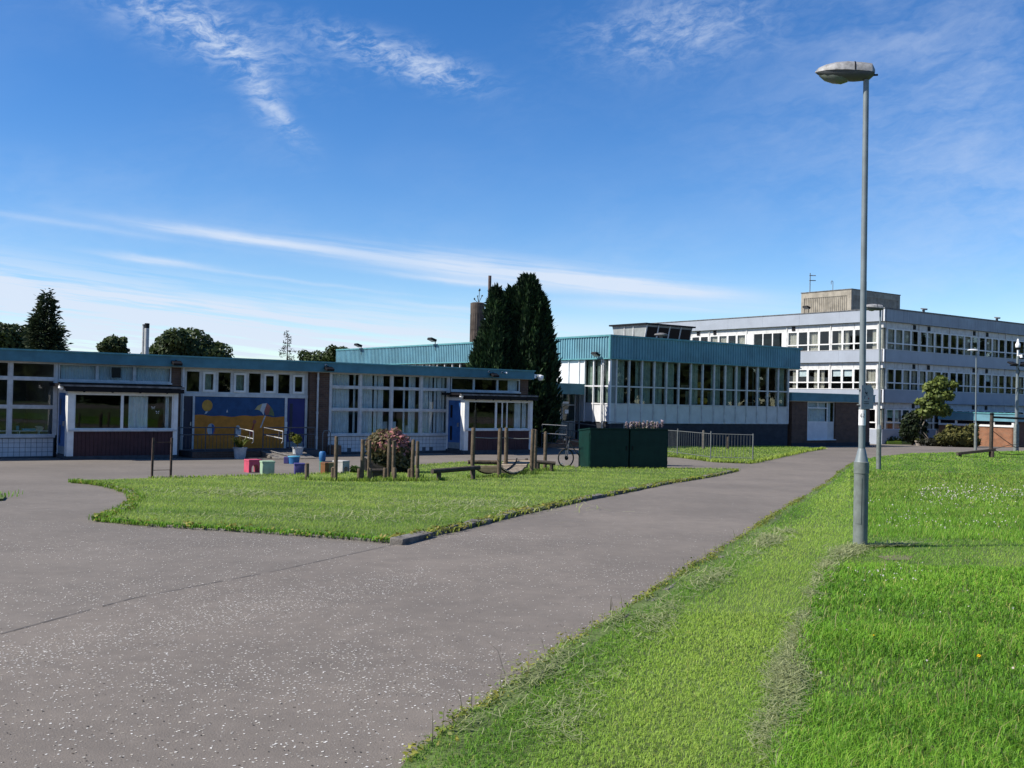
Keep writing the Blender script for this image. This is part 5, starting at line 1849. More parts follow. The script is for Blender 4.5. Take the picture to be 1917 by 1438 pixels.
P_pink = paint('pink_plastic', (0.62, 0.085, 0.15))
P_mint = paint('mint_plastic', (0.38, 0.55, 0.36))
P_purp = paint('violet_plastic', (0.075, 0.065, 0.23))
P_sky2 = paint('bright_blue_plastic', (0.02, 0.17, 0.42))
P_brn = paint('brown_plastic', (0.20, 0.085, 0.025))
P_tan = paint('tan_plastic', (0.20, 0.165, 0.075))
P_wh2 = paint('stained_white_plastic', (0.55, 0.54, 0.50))
P_tealp = paint('teal_plastic', (0.01, 0.24, 0.19))
arch_stool(473, 884.5, .37, .355, .36, P_pink, 'pink play stool with an arched opening', R(36))
arch_stool(500, 889, .34, .365, .34, P_mint, 'pale mint green play stool beside the pink one', R(25), False)
arch_stool(560, 890, .27, .32, .30, P_purp, 'dark violet play stool left of the lone stump', R(15), False)
arch_stool(610, 889.5, .20, .34, .28, P_brn, 'brown play stool with an arched opening', R(36))
arch_stool(620, 889.5, .20, .34, .30, P_tan, 'tan play stool behind the leftmost tall post', R(20), False)
arch_stool(638, 887.5, .30, .37, .36, P_wh2, 'stained white play stool with a round opening, right of the tan one', R(60))
x, y = ground_at(553, 868.5)
t = thing('water_tub', 'bright blue tub with a pale rim below the second planter', 'tub', (x, y, gz(y) + .005), 0)
MB().lathe([(.17, 0), (.19, .24)], (-.05, 0, 0), 16).build('tub_body', P_sky2, t, smooth=True)
MB().lathe([(.195, .21), (.205, .225), (.20, .25), (.17, .25)], (-.05, 0, 0), 16).build('tub_rim', P_tub, t, smooth=True)
MB().box(-.37, -.20, -.1, .15, 0, .22).build('side_tray', P_purp, t, bevel=.02)
x, y = ground_at(603, 881)
t = thing('water_butt', 'narrow water butt, blue above teal, standing behind the brown stool', 'water butt', (x, y, gz(y) + .005), .3)
MB().lathe([(.075, .0), (.08, .28)], (0, 0, 0), 14).build('lower_barrel', P_tealp, t, smooth=True)
MB().lathe([(.08, .28), (.10, .33), (.10, .52), (.07, .56)], (0, 0, 0), 14).build('upper_barrel', P_sky2, t, smooth=True)
MB().box(-.02, .35, -.15, .2, 0, .27).build('side_bench', M_plinth, t, bevel=.01)


# ------------------------------------------------------------------ railings round the mural ramp and at the entrance
def railing(name, label, pts_, bars, mtop, mbar, group, zr=(0.42, 0.90, .0), posts=None, rail_r=.022, lo=None):
    """pts_: 3D foot points along the run; rails follow them"""
    o_ = Vector(pts_[0])
    t = thing(name, label, 'railing', o_, 0, group)
    P = [Vector(p) - o_ for p in pts_]
    for z in zr:
        if z > 0.05:
            MB().tube([p + Vector((0, 0, z)) for p in P], rail_r, 7).build('rail', mtop, t, smooth=True)
        else:
            MB().tube([p + Vector((0, 0, .06)) for p in P], rail_r * .8, 6).build('rail', mbar, t)
    for p in (posts if posts is not None else P):
        MB().tube([Vector(p) + Vector((0, 0, -.15)), Vector(p) + Vector((0, 0, max(zr)))], rail_r, 7).build('post', mbar, t, smooth=True)
    if bars:
        for i in range(len(P) - 1):
            L = (P[i + 1] - P[i]).length
            n = int(L / .125)
            for k in range(1, n):
                c = P[i].lerp(P[i + 1], k / n)
                MB().tube([c + Vector((0, 0, .06)), c + Vector((0, 0, sorted(zr)[1] if len(zr) > 2 else max(zr)))], .008, 5, False).build('baluster', mbar, t)
    return t


NW = lambda x, y, z: N.world(x, y, z)
railing('ramp_railing', 'dark railing with balusters before the left half of the mural', [NW(5.34, -1.25, PZ), NW(6.30, -1.25, PZ), NW(7.36, -1.25, PZ)], True, M_raildk, M_raildk, 'railings at the mural ramp', (0.0, .58, .83))
railing('ramp_railing', 'dark railing with balusters before the right half of the mural', [NW(8.42, -1.25, PZ), NW(9.45, -1.25, PZ), NW(10.46, -1.25, PZ)], True, M_raildk, M_raildk, 'railings at the mural ramp', (0.0, .58, .83))


def handrail(label, foot, z0, z1):
    a, b = N.world(foot[0], -1.27, z0), N.world(foot[1], -2.62, z1)
    o_ = Vector((a[0], a[1], PZ))
    t = thing('handrail', label, 'handrail', o_, 0, 'sloping handrails of the mural ramp')
    A, B_ = Vector(a) - o_, Vector(b) - o_
    B_ = A.lerp(B_, .52)
    for dz in (0, -.26):
        MB().tube([A + Vector((0, 0, dz)), A.lerp(B_, .55) + Vector((0, 0, dz))], .020, 7).build('rail', M_raildk, t, smooth=True)
        MB().tube([A.lerp(B_, .55) + Vector((0, 0, dz)), B_ + Vector((0, 0, dz))], .020, 7).build('rail', M_railwh, t, smooth=True)  # outer stretch of the same rail, sunlight put in as a paler colour
    MB().tube([B_, B_ + Vector((0, 0, -.36)), B_ + Vector((-.05, .03, -.42))], .018, 7).build('rail_end', M_railwh, t, smooth=True)
    for f in (.80,):
        c = A.lerp(B_, f)
        MB().tube([c, Vector((c.x, c.y, gz(c.y) - o_.z - .1))], .02, 7).build('post', M_raildk, t, smooth=True)


handrail('sloping handrail left side of the ramp beside the spiky planter', (7.38, 8.10), .33, .12)
handrail('sloping handrail right side of the ramp beside the blue tub', (8.44, 9.25), .33, .12)
# lower rail of the ramp on the tarmac
a = N.world(8.46, -1.3, PZ + .05); b = N.world(8.95, -2.3, gz(35) + .10)
t = thing('kick_rail', 'low sloping rail along the right foot of the ramp', 'rail', a, 0)
MB().tube([(0, 0, 0), Vector(b) - Vector(a)], .022, 7).build('rail', M_raildk, t, smooth=True)
MB().tube([Vector(b) - Vector(a), Vector(b) - Vector(a) + Vector((0, 0, -.14))], .022, 6).build('rail_end', M_raildk, t)
# looped rail by the downpipe
a = N.world(10.95, -.9, gz(38))
t = thing('hoop_rail', 'pale hoop rail beside the downpipe right of the mural', 'rail', a, RZ, None)
MB().tube([(0, 0, -.1), (0, 0, .85), (.06, 0, .95), (.26, 0, .95), (.32, 0, .85), (.32, 0, -.1)], .022, 7).build('hoop', M_steel, t, smooth=True)

# entrance ramp railing behind the bicycle
def E_w(x, y, z): return E_.world(x, y, z)


railing('entrance_railing', 'dark sloping railing of the entrance ramp behind the bicycle', [E_w(-4.0, -1.1, -.42), E_w(-2.4, -1.6, -.50), E_w(-.9, -2.0, -.66)], True, M_raildk, M_raildk, 'railings at the hall entrance', (0.0, .55, .95))
railing('entrance_railing', 'pale short railing between the conifers and the bridge posts', [E_w(-5.0, -2.8, -.55), E_w(-3.9, -3.3, -.6)], True, M_railwh, M_raildk, 'railings at the hall entrance', (0.0, .50, .92))
railing('entrance_railing', 'pale handrail end showing above the green locker', [E_w(-.9, -2.4, -.45), E_w(.35, -2.7, -.52)], False, M_railwh, M_railwh, 'railings at the hall entrance', (.60, .98))
ra = thing('entrance_ramp', 'low brick faced ramp rising to the shaded entrance', 'ramp', E_w(-3.0, -1.4, GG), RZ)
MB().prism([(-2.2, 0), (2.2, 0), (-2.2, .42)], -.55, .55, 'xz').build('ramp_body', M_brickred, ra)

# garden fence before the hall
fp = [ground_at(1240, 851), ground_at(1268, 854.5), ground_at(1330, 863.5), ground_at(1409, 866)]
fo = Vector((*fp[0], gz(fp[0][1])))
t = thing('metal_fence', 'low galvanised bar fence on the small lawn before the hall', 'fence', fo, 0)
FP = [Vector((p[0], p[1], gz(p[1]) + .03)) - fo for p in fp]
for i in (1, 2, 3):
    MB().tube([FP[i] + Vector((0, 0, -.25)), FP[i] + Vector((0, 0, 1.17 if i != 3 else 1.12))], .027, 8).build('post', M_steel, t, smooth=True)
for i in range(3):
    for z in (.14, 1.07):
        MB().tube([FP[i] + Vector((0, 0, z)), FP[i + 1] + Vector((0, 0, z))], .014, 6).build('rail', M_steel, t)
    L = (FP[i + 1] - FP[i]).length
    n = int(L / (.115 if i != 1 else .21))
    for k in range(1, n):
        c = FP[i].lerp(FP[i + 1], k / n)
        MB().tube([c + Vector((0, 0, .14)), c + Vector((0, 0, 1.07))], .0065, 5, False).build('bar', M_steel, t)
post(1317, 842, .92, 'single pale timber post standing behind the bar fence', None, .07, m=M_boxwood, dz=.02)
post(1362, 842, .62, 'second grey timber post behind the bar fence, darker and lower', None, .055, m=M_wooddk, dz=.02)

# balance beam and tall post on the right lawn
x, y = ground_at(1854.5, 858)
RP = thing('rope_post', 'dark timber post with crossbar and slack ropes on the right lawn', 'post', (x, y, gz(y) + .03), 0)
MB().tube([(0, 0, -.3), (.03, 0, 2.08)], [.095, .085], 10).build('post_shaft', M_wooddk, RP, smooth=True)
MB().lathe([(.10, 0), (.11, .05), (.06, .10)], (.03, 0, 2.05), 10).build('post_cap', M_dark, RP, smooth=True)
MB().tube([(0.0, -.02, 1.94), (3.2, -.3, 1.86)], .05, 8).build('crossbar', M_dark, RP, smooth=True)
MB().tube([(.08, 0, 1.28), (.6, -.05, .88), (1.15, -.1, .50)], .018, 5).build('rope', M_wooddk, RP)
MB().tube([(1.15, -.1, .50), (1.7, -.15, .72)], .018, 5).build('rope', M_dark, RP)
MB().tube([(.10, 0, .42), (.5, 0, .20), (1.0, 0, .16), (1.6, 0, .20)], .016, 5).build('rope', M_dark, RP)
MB().tube([(.10, 0, .44), (.5, .4, .44), (1.1, .6, .58), (1.6, .6, .66)], .014, 5).build('rope', M_wooddk, RP)
a = P_at(1792, 849.5, 49.4); b = P_at(1862, 842, 49.6)
o_ = Vector((a.x, a.y, gz(a.y) + .03))
t = thing('balance_beam', 'sloping dark timber balance beam on the right lawn', 'beam', o_, 0)
d_ = (b - a)
pr = [(0, -.045), (0, .045), (d_.length, .045), (d_.length, -.045)]
mb = MB()
V = []
for p in (a - o_, b - o_):
    for (u, w) in ((-.12, -.06), (.12, -.06), (.12, .06), (-.12, .06)):
        V.append((p.x, p.y + u, p.z + w))
mb.add(V, [(0, 1, 2, 3), (4, 7, 6, 5), (0, 4, 5, 1), (1, 5, 6, 2), (2, 6, 7, 3), (3, 7, 4, 0)])
mb.build('beam', M_wooddk, t)
c = a.lerp(b, .08) - o_
MB().tube([(c.x, c.y, -.3), (c.x, c.y, c.z - .05)], .075, 8).build('leg', M_wooddk, t, smooth=True)
MB().tube([((b - o_).x - .15, (b - o_).y - .12, -.3), ((b - o_).x - .15, (b - o_).y - .12, (b - o_).z - .06)], .085, 8).build('leg', M_wooddk, t, smooth=True)
for (z, x0) in ((4.0, 2.35), (6.72, 2.35)):
    pass

# ------------------------------------------------------------------ foliage
def raw_mesh(name, V, F, tint, m, parent=None, loc=(0, 0, 0), kind=None):
    """V (n,3), F (k,m) constant-size faces, tint (n,3)"""
    me = bpy.data.meshes.new(name)
    n, k, w = len(V), len(F), F.shape[1]
    me.vertices.add(n)
    me.vertices.foreach_set('co', np.asarray(V, np.float32).ravel())
    me.loops.add(k * w)
    me.loops.foreach_set('vertex_index', np.asarray(F, np.int32).ravel())
    me.polygons.add(k)
    me.polygons.foreach_set('loop_start', np.arange(0, k * w, w, dtype=np.int32))
    me.update(calc_edges=True)
    at = me.attributes.new('tint', 'FLOAT_COLOR', 'POINT')
    c = np.ones((n, 4), np.float32)
    c[:, :3] = np.clip(tint, 0, 1)
    at.data.foreach_set('color', c.ravel())
    me.materials.append(m)
    o = bpy.data.objects.new(name, me)
    o.location = loc
    link(o, parent)
    if kind: o['kind'] = kind
    return o


def unit(a):
    return a / np.maximum(np.linalg.norm(a, axis=1, keepdims=True), 1e-6)


def lumpy(d, seed, f=3.0):
    r = np.random.default_rng(seed)
    out = np.zeros(len(d))
    for k in range(7):
        w = r.normal(size=3) * f * (0.6 + .35 * k)
        out += np.sin(d @ w + r.random() * 6.28) / (1.2 + .5 * k)
    return out / 2.2


def leafcloud(parent, lobes, n, size, dark, light, seed=1, m=None, up=0.35, name='crown', elong=1.5, shell=.55, rough=.22, kind=None, accent=None, loc=(0, 0, 0)):
    r = np.random.default_rng(seed)
    L = np.array(lobes, float)
    wgt = (L[:, 3] * L[:, 4] + L[:, 3] * L[:, 5] + L[:, 4] * L[:, 5])
    idx = r.choice(len(L), n, p=wgt / wgt.sum())
    d = unit(r.normal(size=(n, 3)))
    lump = lumpy(d * 1.0 + L[idx, :3] * .7, seed + 3, 2.6)
    rad = (1 - shell * r.random(n) ** 2.2) * (1 + rough * lump)
    P = L[idx, :3] + d * L[idx, 3:6] * rad[:, None]
    nrm = unit(d + r.normal(size=(n, 3)) * .65 + np.array([0, 0, up]))
    t1 = unit(np.cross(nrm, r.normal(size=(n, 3))))
    t2 = np.cross(nrm, t1)
    s = size * (.6 + .8 * r.random(n))[:, None]
    V = np.stack([P - t1 * s * elong * .5, P + t2 * s * .5 - t1 * s * .05, P + t1 * s * elong * .5 - nrm * s * .18, P - t2 * s * .5 + t1 * s * .05], 1).reshape(-1, 3)
    F = np.arange(n * 4).reshape(n, 4)
    mixv = np.clip(.45 + .40 * lumpy(P * (1.2 / max(.3, L[:, 3].mean())), seed + 9, 2.2) + .25 * r.normal(size=n), 0, 1)[:, None]
    col = np.array(dark) * (1 - mixv) + np.array(light) * mixv
    if accent is not None:
        frac, ac, fn = accent
        pick = r.random(n) < frac * fn(P)
        col[pick] = np.array(ac) * (.7 + .6 * r.random((pick.sum(), 1)))
    return raw_mesh(name, V, F, np.repeat(col, 4, axis=0), m or M_leaf, parent, loc, kind)


def trunk(parent, pts_, rads, m=None, name='trunk'):
    return MB().tube(pts_, rads, 8).build(name, m or M_bark, parent, smooth=True)


def round_tree(name, label, x, y, top, width, seed, n, size, dark, light, cat='tree', group=None, flat=.75, low=.0, lob=9, cbot=None):
    z = gz(y)
    H_ = top - z
    t = thing(name, label, cat, (x, y, z), 0, group)
    r = random.Random(seed)
    cw = width / 2
    chh = cw * flat
    cz = H_ - chh
    lobes = [(0, 0, cz, cw * .72, cw * .72, chh * .88)]
    for k in range(lob):
        a = 6.283 * k / lob + r.uniform(-.3, .3)
        q = cw * r.uniform(.42, .66)
        rr = cw * r.uniform(.28, .42)
        lobes.append((q * math.cos(a), q * math.sin(a), cz + chh * r.uniform(-.55, .45) - low, rr, rr, rr * .85))
    leafcloud(t, lobes, n, size, dark, light, seed)
    tk = trunk(t, [(0, 0, -.2), (.05, 0, H_ * .3), (0, .05, cz)], [cw * .11, cw * .085, cw * .045])
    for k in range(5):
        a = 6.283 * k / 5 + r.uniform(-.4, .4)
        MB().tube([(0, 0, cz * .55 + .2 * k), (cw * .25 * math.cos(a), cw * .25 * math.sin(a), cz), (cw * .55 * math.cos(a), cw * .55 * math.sin(a), cz + chh * .4)], [cw * .05, cw * .035, cw * .012], 6).build('limb', M_bark, tk)
    return t


DK, LT_ = (.030, .050, .016), (.085, .120, .034)
round_tree('broadleaf_tree', 'broad rounded tree showing above the nursery roof beside the twin flue', -19.6, 62, 5.55, 5.4, 21, 9000, .19, DK, LT_, group='trees behind the nursery', flat=.62)
round_tree('broadleaf_tree', 'small bushy tree above the nursery roof between the spire conifer and twin flue', -28.9, 75, 5.72, 2.7, 22, 3200, .17, DK, LT_, group='trees behind the nursery', flat=.8)
round_tree('broadleaf_tree', 'low faint treetop between the bushy tree and the twin flue', -24.6, 72, 4.85, 2.6, 23, 2400, .17, DK, (.07, .09, .03), group='trees behind the nursery', flat=.7)
round_tree('broadleaf_tree', 'dark treetop cut off by the left edge of the photo, behind the spire conifer', -43.8, 90, 7.65, 5.6, 24, 5200, .24, DK, LT_, group='trees behind the nursery', flat=.9)
round_tree('broadleaf_tree', 'low dark treetop right of the sparse pine, against the hall cladding', -20.2, 108, 6.35, 5.2, 25, 3400, .22, DK, LT_, group='trees behind the nursery', flat=.55)
round_tree('broadleaf_tree', 'second low treetop peeping just over the end of the hall cladding', -17.6, 106, 6.5, 3.2, 26, 1800, .22, DK, LT_, group='trees behind the nursery', flat=.5)


def tiered_conifer(name, label, x, y, top, wid, seed, n, dark, light, sparse=False, group=None, lean=0.0):
    """spruce-like: whorls of drooping boughs round a straight stem"""
    z = gz(y)
    H_ = top - z
    t = thing(name, label, 'tree', (x, y, z), 0, group)
    r = np.random.default_rng(seed)
    trunk(t, [(0, 0, -.2), (0, 0, H_ * .97)], [wid * .055, wid * .008])
    V, F, T = [], [], []
    nb = 26 if sparse else 60
    c = 0
    Vs, Cs = [], []
    lv = np.linspace(.25 if sparse else .14, .985, nb)
    for li, f in enumerate(lv):
        R_ = wid * .5 * (1 - f) ** (.72 if not sparse else .62) * (1 + .20 * r.normal()) + .05
        k = int((5 if sparse else 8) + (1 - f) * (2 if sparse else 5))
        for b in range(k):
            a = r.random() * 6.283
            Lb = R_ * (.72 + .45 * r.random())
            m_ = max(4, int(n * Lb / (nb * k * wid * .25)))
            u = r.random(m_) ** .7
            droop = (.16 if sparse else .28) * Lb
            cx_, cy_ = np.cos(a) * u * Lb, np.sin(a) * u * Lb
            cz_ = f * H_ + (.18 * Lb if sparse else .1 * Lb) * u - droop * u * u * 1.2 + r.normal(size=m_) * .04 * wid * (.5 if sparse else 1)
            side = r.normal(size=m_) * .055 * wid * (.4 if sparse else 1) * (1.2 - u)
            P = np.stack([cx_ - np.sin(a) * side, cy_ + np.cos(a) * side, cz_], 1)
            dirv = unit(np.stack([np.cos(a) + r.normal(size=m_) * .6, np.sin(a) + r.normal(size=m_) * .6, r.normal(size=m_) * .45 + (.25 if sparse else .1)], 1))
            s = (.17 if not sparse else .12) * (.6 + .8 * r.random(m_))[:, None] * (wid / 3.6) ** .5
            w_ = unit(np.cross(dirv, r.normal(size=(m_, 3))))
            Vs.append(np.stack([P, P + dirv * s * .6 + w_ * s * .28, P + dirv * s * 1.5, P + dirv * s * .6 - w_ * s * .28], 1).reshape(-1, 3))
            mx_ = np.clip(.35 + .5 * (u - .5) + .25 * r.normal(size=m_), 0, 1)[:, None]
            Cs.append(np.repeat(np.array(dark) * (1 - mx_) + np.array(light) * mx_, 4, axis=0))
    V = np.concatenate(Vs)
    raw_mesh('crown', V, np.arange(len(V)).reshape(-1, 4), np.concatenate(Cs), M_needle, t)
    return t


tiered_conifer('spruce_tree', 'dark spire shaped conifer above the nursery roof at far left', -28.0, 62, 7.25, 4.9, 31, 15000, (.016, .030, .014), (.055, .080, .028))
tiered_conifer('pine_tree', 'small sparse pine with bare tiered boughs above the nursery roof', -18.5, 85, 6.75, 2.5, 32, 2200, (.022, .030, .016), (.05, .06, .03), True)


def cypress(parent, spires, n, seed, dark, light):
    """dense upright sprays round several leaders"""
    r = np.random.default_rng(seed)
    Vs, Cs = [], []
    for (x0, y0, z0, h, rad, share) in spires:
        m_ = int(n * share)
        t = r.random(m_) ** .85
        a = r.random(m_) * 6.283
        prof = np.sin(np.clip(.18 + t * .82, 0, 1) * np.pi) ** .52 * (1 - .34 * t)
        prof = np.where(t > .8, prof + .05, prof)
        flute = 1 + .13 * np.sin(a * 5 + t * 4 + x0) + .10 * np.sin(a * 9 - t * 11) + .16 * lumpy(np.stack([np.cos(a) * 1.2, np.sin(a) * 1.2, t * h * .8], 1), seed, 3.2)
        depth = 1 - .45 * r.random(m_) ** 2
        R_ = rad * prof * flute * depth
        P = np.stack([x0 + R_ * np.cos(a), y0 + R_ * np.sin(a), z0 + t * h + r.normal(size=m_) * .08], 1)
        out = np.stack([np.cos(a), np.sin(a), np.zeros(m_)], 1)
        dirv = unit(out * (.45 + .35 * r.random((m_, 1))) + np.array([0, 0, 1.0]) * (.65 + .5 * r.random((m_, 1))) + r.normal(size=(m_, 3)) * .30)
        w_ = unit(np.cross(dirv, out + r.normal(size=(m_, 3)) * .7))
        s = (.17 + .17 * r.random(m_))[:, None]
        Vs.append(np.stack([P - dirv * s * .3, P + dirv * s * .35 + w_ * s * .26, P + dirv * s * 1.15, P + dirv * s * .35 - w_ * s * .26], 1).reshape(-1, 3))
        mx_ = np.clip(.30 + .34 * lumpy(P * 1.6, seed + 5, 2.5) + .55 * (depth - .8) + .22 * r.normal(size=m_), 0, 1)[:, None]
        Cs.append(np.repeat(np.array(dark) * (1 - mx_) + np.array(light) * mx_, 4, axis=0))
    V = np.concatenate(Vs)
    raw_mesh('crown', V, np.arange(len(V)).reshape(-1, 4), np.concatenate(Cs), M_needle, parent)


CD, CL = (.010, .026, .012), (.055, .110, .034)
cz_ = gz(51)
t = thing('cypress_tree', 'tall dense dark cypress standing before the hall, the larger of the pair', 'tree', (.62, 51.0, cz_), 0, 'pair of dark cypresses')
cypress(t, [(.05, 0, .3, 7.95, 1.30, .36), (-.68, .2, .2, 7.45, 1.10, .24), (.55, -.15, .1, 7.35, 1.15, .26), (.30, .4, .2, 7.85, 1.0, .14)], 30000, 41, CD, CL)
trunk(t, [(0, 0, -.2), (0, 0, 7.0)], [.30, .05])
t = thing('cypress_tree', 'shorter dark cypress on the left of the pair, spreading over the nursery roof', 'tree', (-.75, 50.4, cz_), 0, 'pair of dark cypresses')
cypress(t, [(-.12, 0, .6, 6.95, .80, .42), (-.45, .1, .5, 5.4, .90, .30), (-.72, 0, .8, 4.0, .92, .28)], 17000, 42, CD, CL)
trunk(t, [(0, 0, -.2), (0, 0, 6.2)], [.25, .05])

# woodland behind the camera: seen mirrored in the window glass
wl = []
rw_ = random.Random(99)
for k in range(86):
    a = R(195 + 213 * k / 85 + rw_.uniform(-2, 2))
    d_ = rw_.uniform(62, 92) + max(0, math.degrees(a) - 360) * .9
    h_ = rw_.uniform(6, 11) if a < R(335) else rw_.uniform(3.5, 6.5)
    wl.append((d_ * math.cos(a), d_ * math.sin(a) + 8, h_ * .55, rw_.uniform(3.5, 6), rw_.uniform(3.5, 6), h_ * .55))
for k in range(16):
    h_ = rw_.uniform(12, 17)
    wl.append((rw_.uniform(112, 130), 22 + 6 * k, h_ * .55, rw_.uniform(3.5, 6), rw_.uniform(3.5, 6), h_ * .55))
leafcloud(None, wl, 44000, 1.15, (.030, .050, .016), (.085, .120, .035), 98, name='far_wood', kind='stuff')

# right: small tree in a stone tub, dark shrub, golden conifer bush
tx, ty = ground_at(1720.5, 834.5)
pt = thing('stone_planter', 'pale stone tub at the foot of the leaning green tree', 'planter', (tx, ty, gz(ty)), 0)
MB().lathe([(.20, 0), (.25, .26), (.29, .27), (.29, .34), (.25, .35), (.20, .30), (.05, .30)], (0, 0, 0), 18).build('tub_body', M_stonepot, pt, smooth=True)
o = leafcloud(pt, [(0, 0, .38, .24, .24, .14)], 200, .08, (.05, .07, .01), (.13, .14, .03), 50, name='moss_top')
t = thing('broadleaf_tree', 'leaning bright green tree with forked pale trunk, growing from the stone tub', 'tree', (tx, ty, gz(ty) + .28), 0)
zt = gz(ty) + .58
tk = trunk(t, [(0, 0, 0), (.10, 0, .9), (.50, 0, 1.7), (.95, .1, 2.7)], [.065, .055, .05, .03], M_barkpale)
MB().tube([(.0, 0, .1), (-.02, .05, .9), (.25, .1, 1.9), (.75, .2, 3.0)], [.05, .045, .04, .02], 7).build('limb', M_barkpale, tk, smooth=True)
MB().tube([(.50, 0, 1.7), (1.3, 0, 2.5), (1.9, .1, 3.1)], [.05, .04, .015], 6).build('limb', M_barkpale, tk, smooth=True)
MB().tube([(.25, .1, 1.9), (.1, .1, 2.6), (-.1, .1, 3.0)], [.04, .03, .01], 6).build('limb', M_barkpale, tk, smooth=True)
TLb = [(1.0, 0, 2.35, .85, .75, .50), (.45, 0, 2.0, .60, .6, .42), (1.55, 0, 2.2, .62, .6, .45), (1.15, 0, 3.15, .75, .7, .50), (.75, .1, 3.75, .50, .5, .42), (1.45, .1, 4.05, .60, .55, .40), (1.9, 0, 3.25, .50, .5, .40),
       (2.25, 0, 3.95, .42, .4, .22), (.15, 0, 2.75, .42, .4, .26), (1.35, 0, 4.35, .35, .3, .18)]
leafcloud(t, TLb, 3400, .165, (.085, .125, .028), (.30, .36, .085), 51, shell=.75, elong=1.8)
t = thing('dark_shrub', 'dense dark green shrub left of the leaning tree', 'shrub', (27.75, 71.6, gz(71.6)), 0)
leafcloud(t, [(0, 0, 1.35, .82, .7, .95), (.25, 0, .75, .80, .6, .6), (-.3, 0, 1.0, .6, .5, .65), (.2, 0, 2.05, .42, .4, .45)], 2600, .17, (.012, .024, .010), (.040, .060, .020), 52)
trunk(t, [(0, 0, -.2), (0, 0, 1.2)], [.08, .04])
t = thing('golden_conifer', 'low spreading golden green conifer bush before the brick wing', 'shrub', (29.75, 68.9, gz(68.9)), 0)
leafcloud(t, [(0, 0, .55, 1.35, .8, .50), (.75, 0, 1.02, .62, .5, .42), (1.0, 0, 1.3, .36, .3, .30), (-.3, .1, .95, .62, .5, .42), (-.75, 0, .55, .7, .6, .36), (-.62, 0, 1.25, .22, .2, .28), (.5, 0, .4, .9, .7, .4)], 3400, .155, (.035, .045, .012), (.19, .175, .045), 53, m=M_needle, elong=2.4)
for k, (sx_, h) in enumerate(((-.5, 1.5), (.2, 1.3))):
    pass
trunk(t, [(0, 0, -.2), (.1, 0, .6)], [.08, .04])
t = thing('woody_plant', 'bare woody stems and low dark planting between stone tub and golden bush', 'plant', (28.6, 70.2, gz(70.2)), 0)
for k in range(9):
    a = RNG.uniform(-.9, .9)
    MB().tube([(RNG.uniform(-.4, .5), 0, 0), (a * .6, RNG.uniform(-.2, .2), .55), (a * 1.1, RNG.uniform(-.3, .3), .95 + RNG.uniform(-.2, .2))], [.03, .02, .008], 5).build('stem', M_barkpale, t)
leafcloud(t, [(.2, 0, .28, 1.2, .6, .26)], 900, .14, (.015, .02, .012), (.05, .05, .03), 54)
# lime-edged flower bed
ge0, ge1 = Vector(ground_at(1660, 832)), Vector(ground_at(1699, 832.5))
t = thing('flower_bed', 'flower bed with a lime green painted timber edge by the blue plinth', 'flower bed', (ge0.x, ge0.y, gz(ge0.y)), math.atan2(ge1.y - ge0.y, ge1.x - ge0.x))
Lg = (ge1 - ge0).length
MB().box(0, Lg * .70, -.05, .05, 0, .24).build('bed_edge', paint('lime_paint', (.36, .55, .04)), t, bevel=.01)
MB().box(Lg * .71, Lg * 1.3, -.05, .05, 0, .20).build('bed_edge', paint('dull_lime_paint', (.16, .23, .04)), t, bevel=.01)
MB().box(0, Lg * 1.3, .05, .8, -.05, .16).build('bed_soil', M_soil, t)
leafcloud(t, [(Lg * .55, .35, .32, Lg * .55, .3, .22)], 420, .10, (.03, .06, .015), (.08, .13, .03), 55, name='bed_leaves', accent=(.25, (.75, .72, .60), lambda P: (P[:, 2] > .36).astype(float)))

# tubs before the mural
def planter_tub(px, py, label, r0, h):
    x, y = ground_at(px, py)
    t = thing('planter_tub', label, 'planter', (x, y, gz(y) + .005), 0, 'grey fluted tubs by the ramp')
    n = 24
    V, F = [], []
    prof = [(.78, 0), (.96, h * .86), (1.06, h * .87), (1.08, h * .98), (.98, h), (.90, h * .9), (.2, h * .88)]
    for (q, z) in prof:
        for k in range(n):
            a = 2 * math.pi * k / n
            fl = 1 + (.035 if (k % 3 == 0 and z < h * .8) else 0)
            V.append((r0 * q * fl * math.cos(a), r0 * q * fl * math.sin(a), z))
    for i in range(len(prof) - 1):
        for k in range(n):
            F.append((i * n + k, i * n + (k + 1) % n, (i + 1) * n + (k + 1) % n, (i + 1) * n + k))
    F += [tuple(range(n))[::-1], tuple((len(prof) - 1) * n + k for k in range(n))]
    MB().add(V, F).build('tub_body', M_pot, t)
    return t, x, y


pt, x, y = planter_tub(449, 859, 'grey fluted tub holding a spiky fern like plant left of the ramp', .23, .40)
t = thing('spiky_plant', 'spiky yellow green plant growing in the left grey tub', 'plant', (x, y, gz(y) + .38), 0)
r = np.random.default_rng(61)
Vs, Cs = [], []
for k in range(70):
    a, L_ = r.random() * 6.283, .28 + .25 * r.random()
    out = np.array([math.cos(a), math.sin(a), 0])
    side = np.array([-math.sin(a), math.cos(a), 0]) * .018
    up_ = .5 + .7 * r.random()
    p0 = out * .05
    p1 = p0 + out * L_ * .45 + np.array([0, 0, L_ * up_ * .75])
    p2 = p0 + out * L_ * (.8 + .3 * r.random()) + np.array([0, 0, L_ * up_ * (.6 + .4 * r.random())])
    Vs.append(np.stack([p0 - side, p0 + side, p1 + side, p1 - side])); Vs.append(np.stack([p1 - side, p1 + side, p2 + side * .2, p2 - side * .2]))
    c = np.array([.10, .14, .02]) * (.5 + r.random()) if r.random() < .75 else np.array([.20, .19, .05])
    Cs.append(np.tile(c, (8, 1)))
V = np.concatenate(Vs)
raw_mesh('leaves', V, np.arange(len(V)).reshape(-1, 4), np.concatenate(Cs), M_leaf, t)
MB().lathe([(.05, -.05), (.02, .12)], (0, 0, 0), 6).build('stem', M_bark, t)
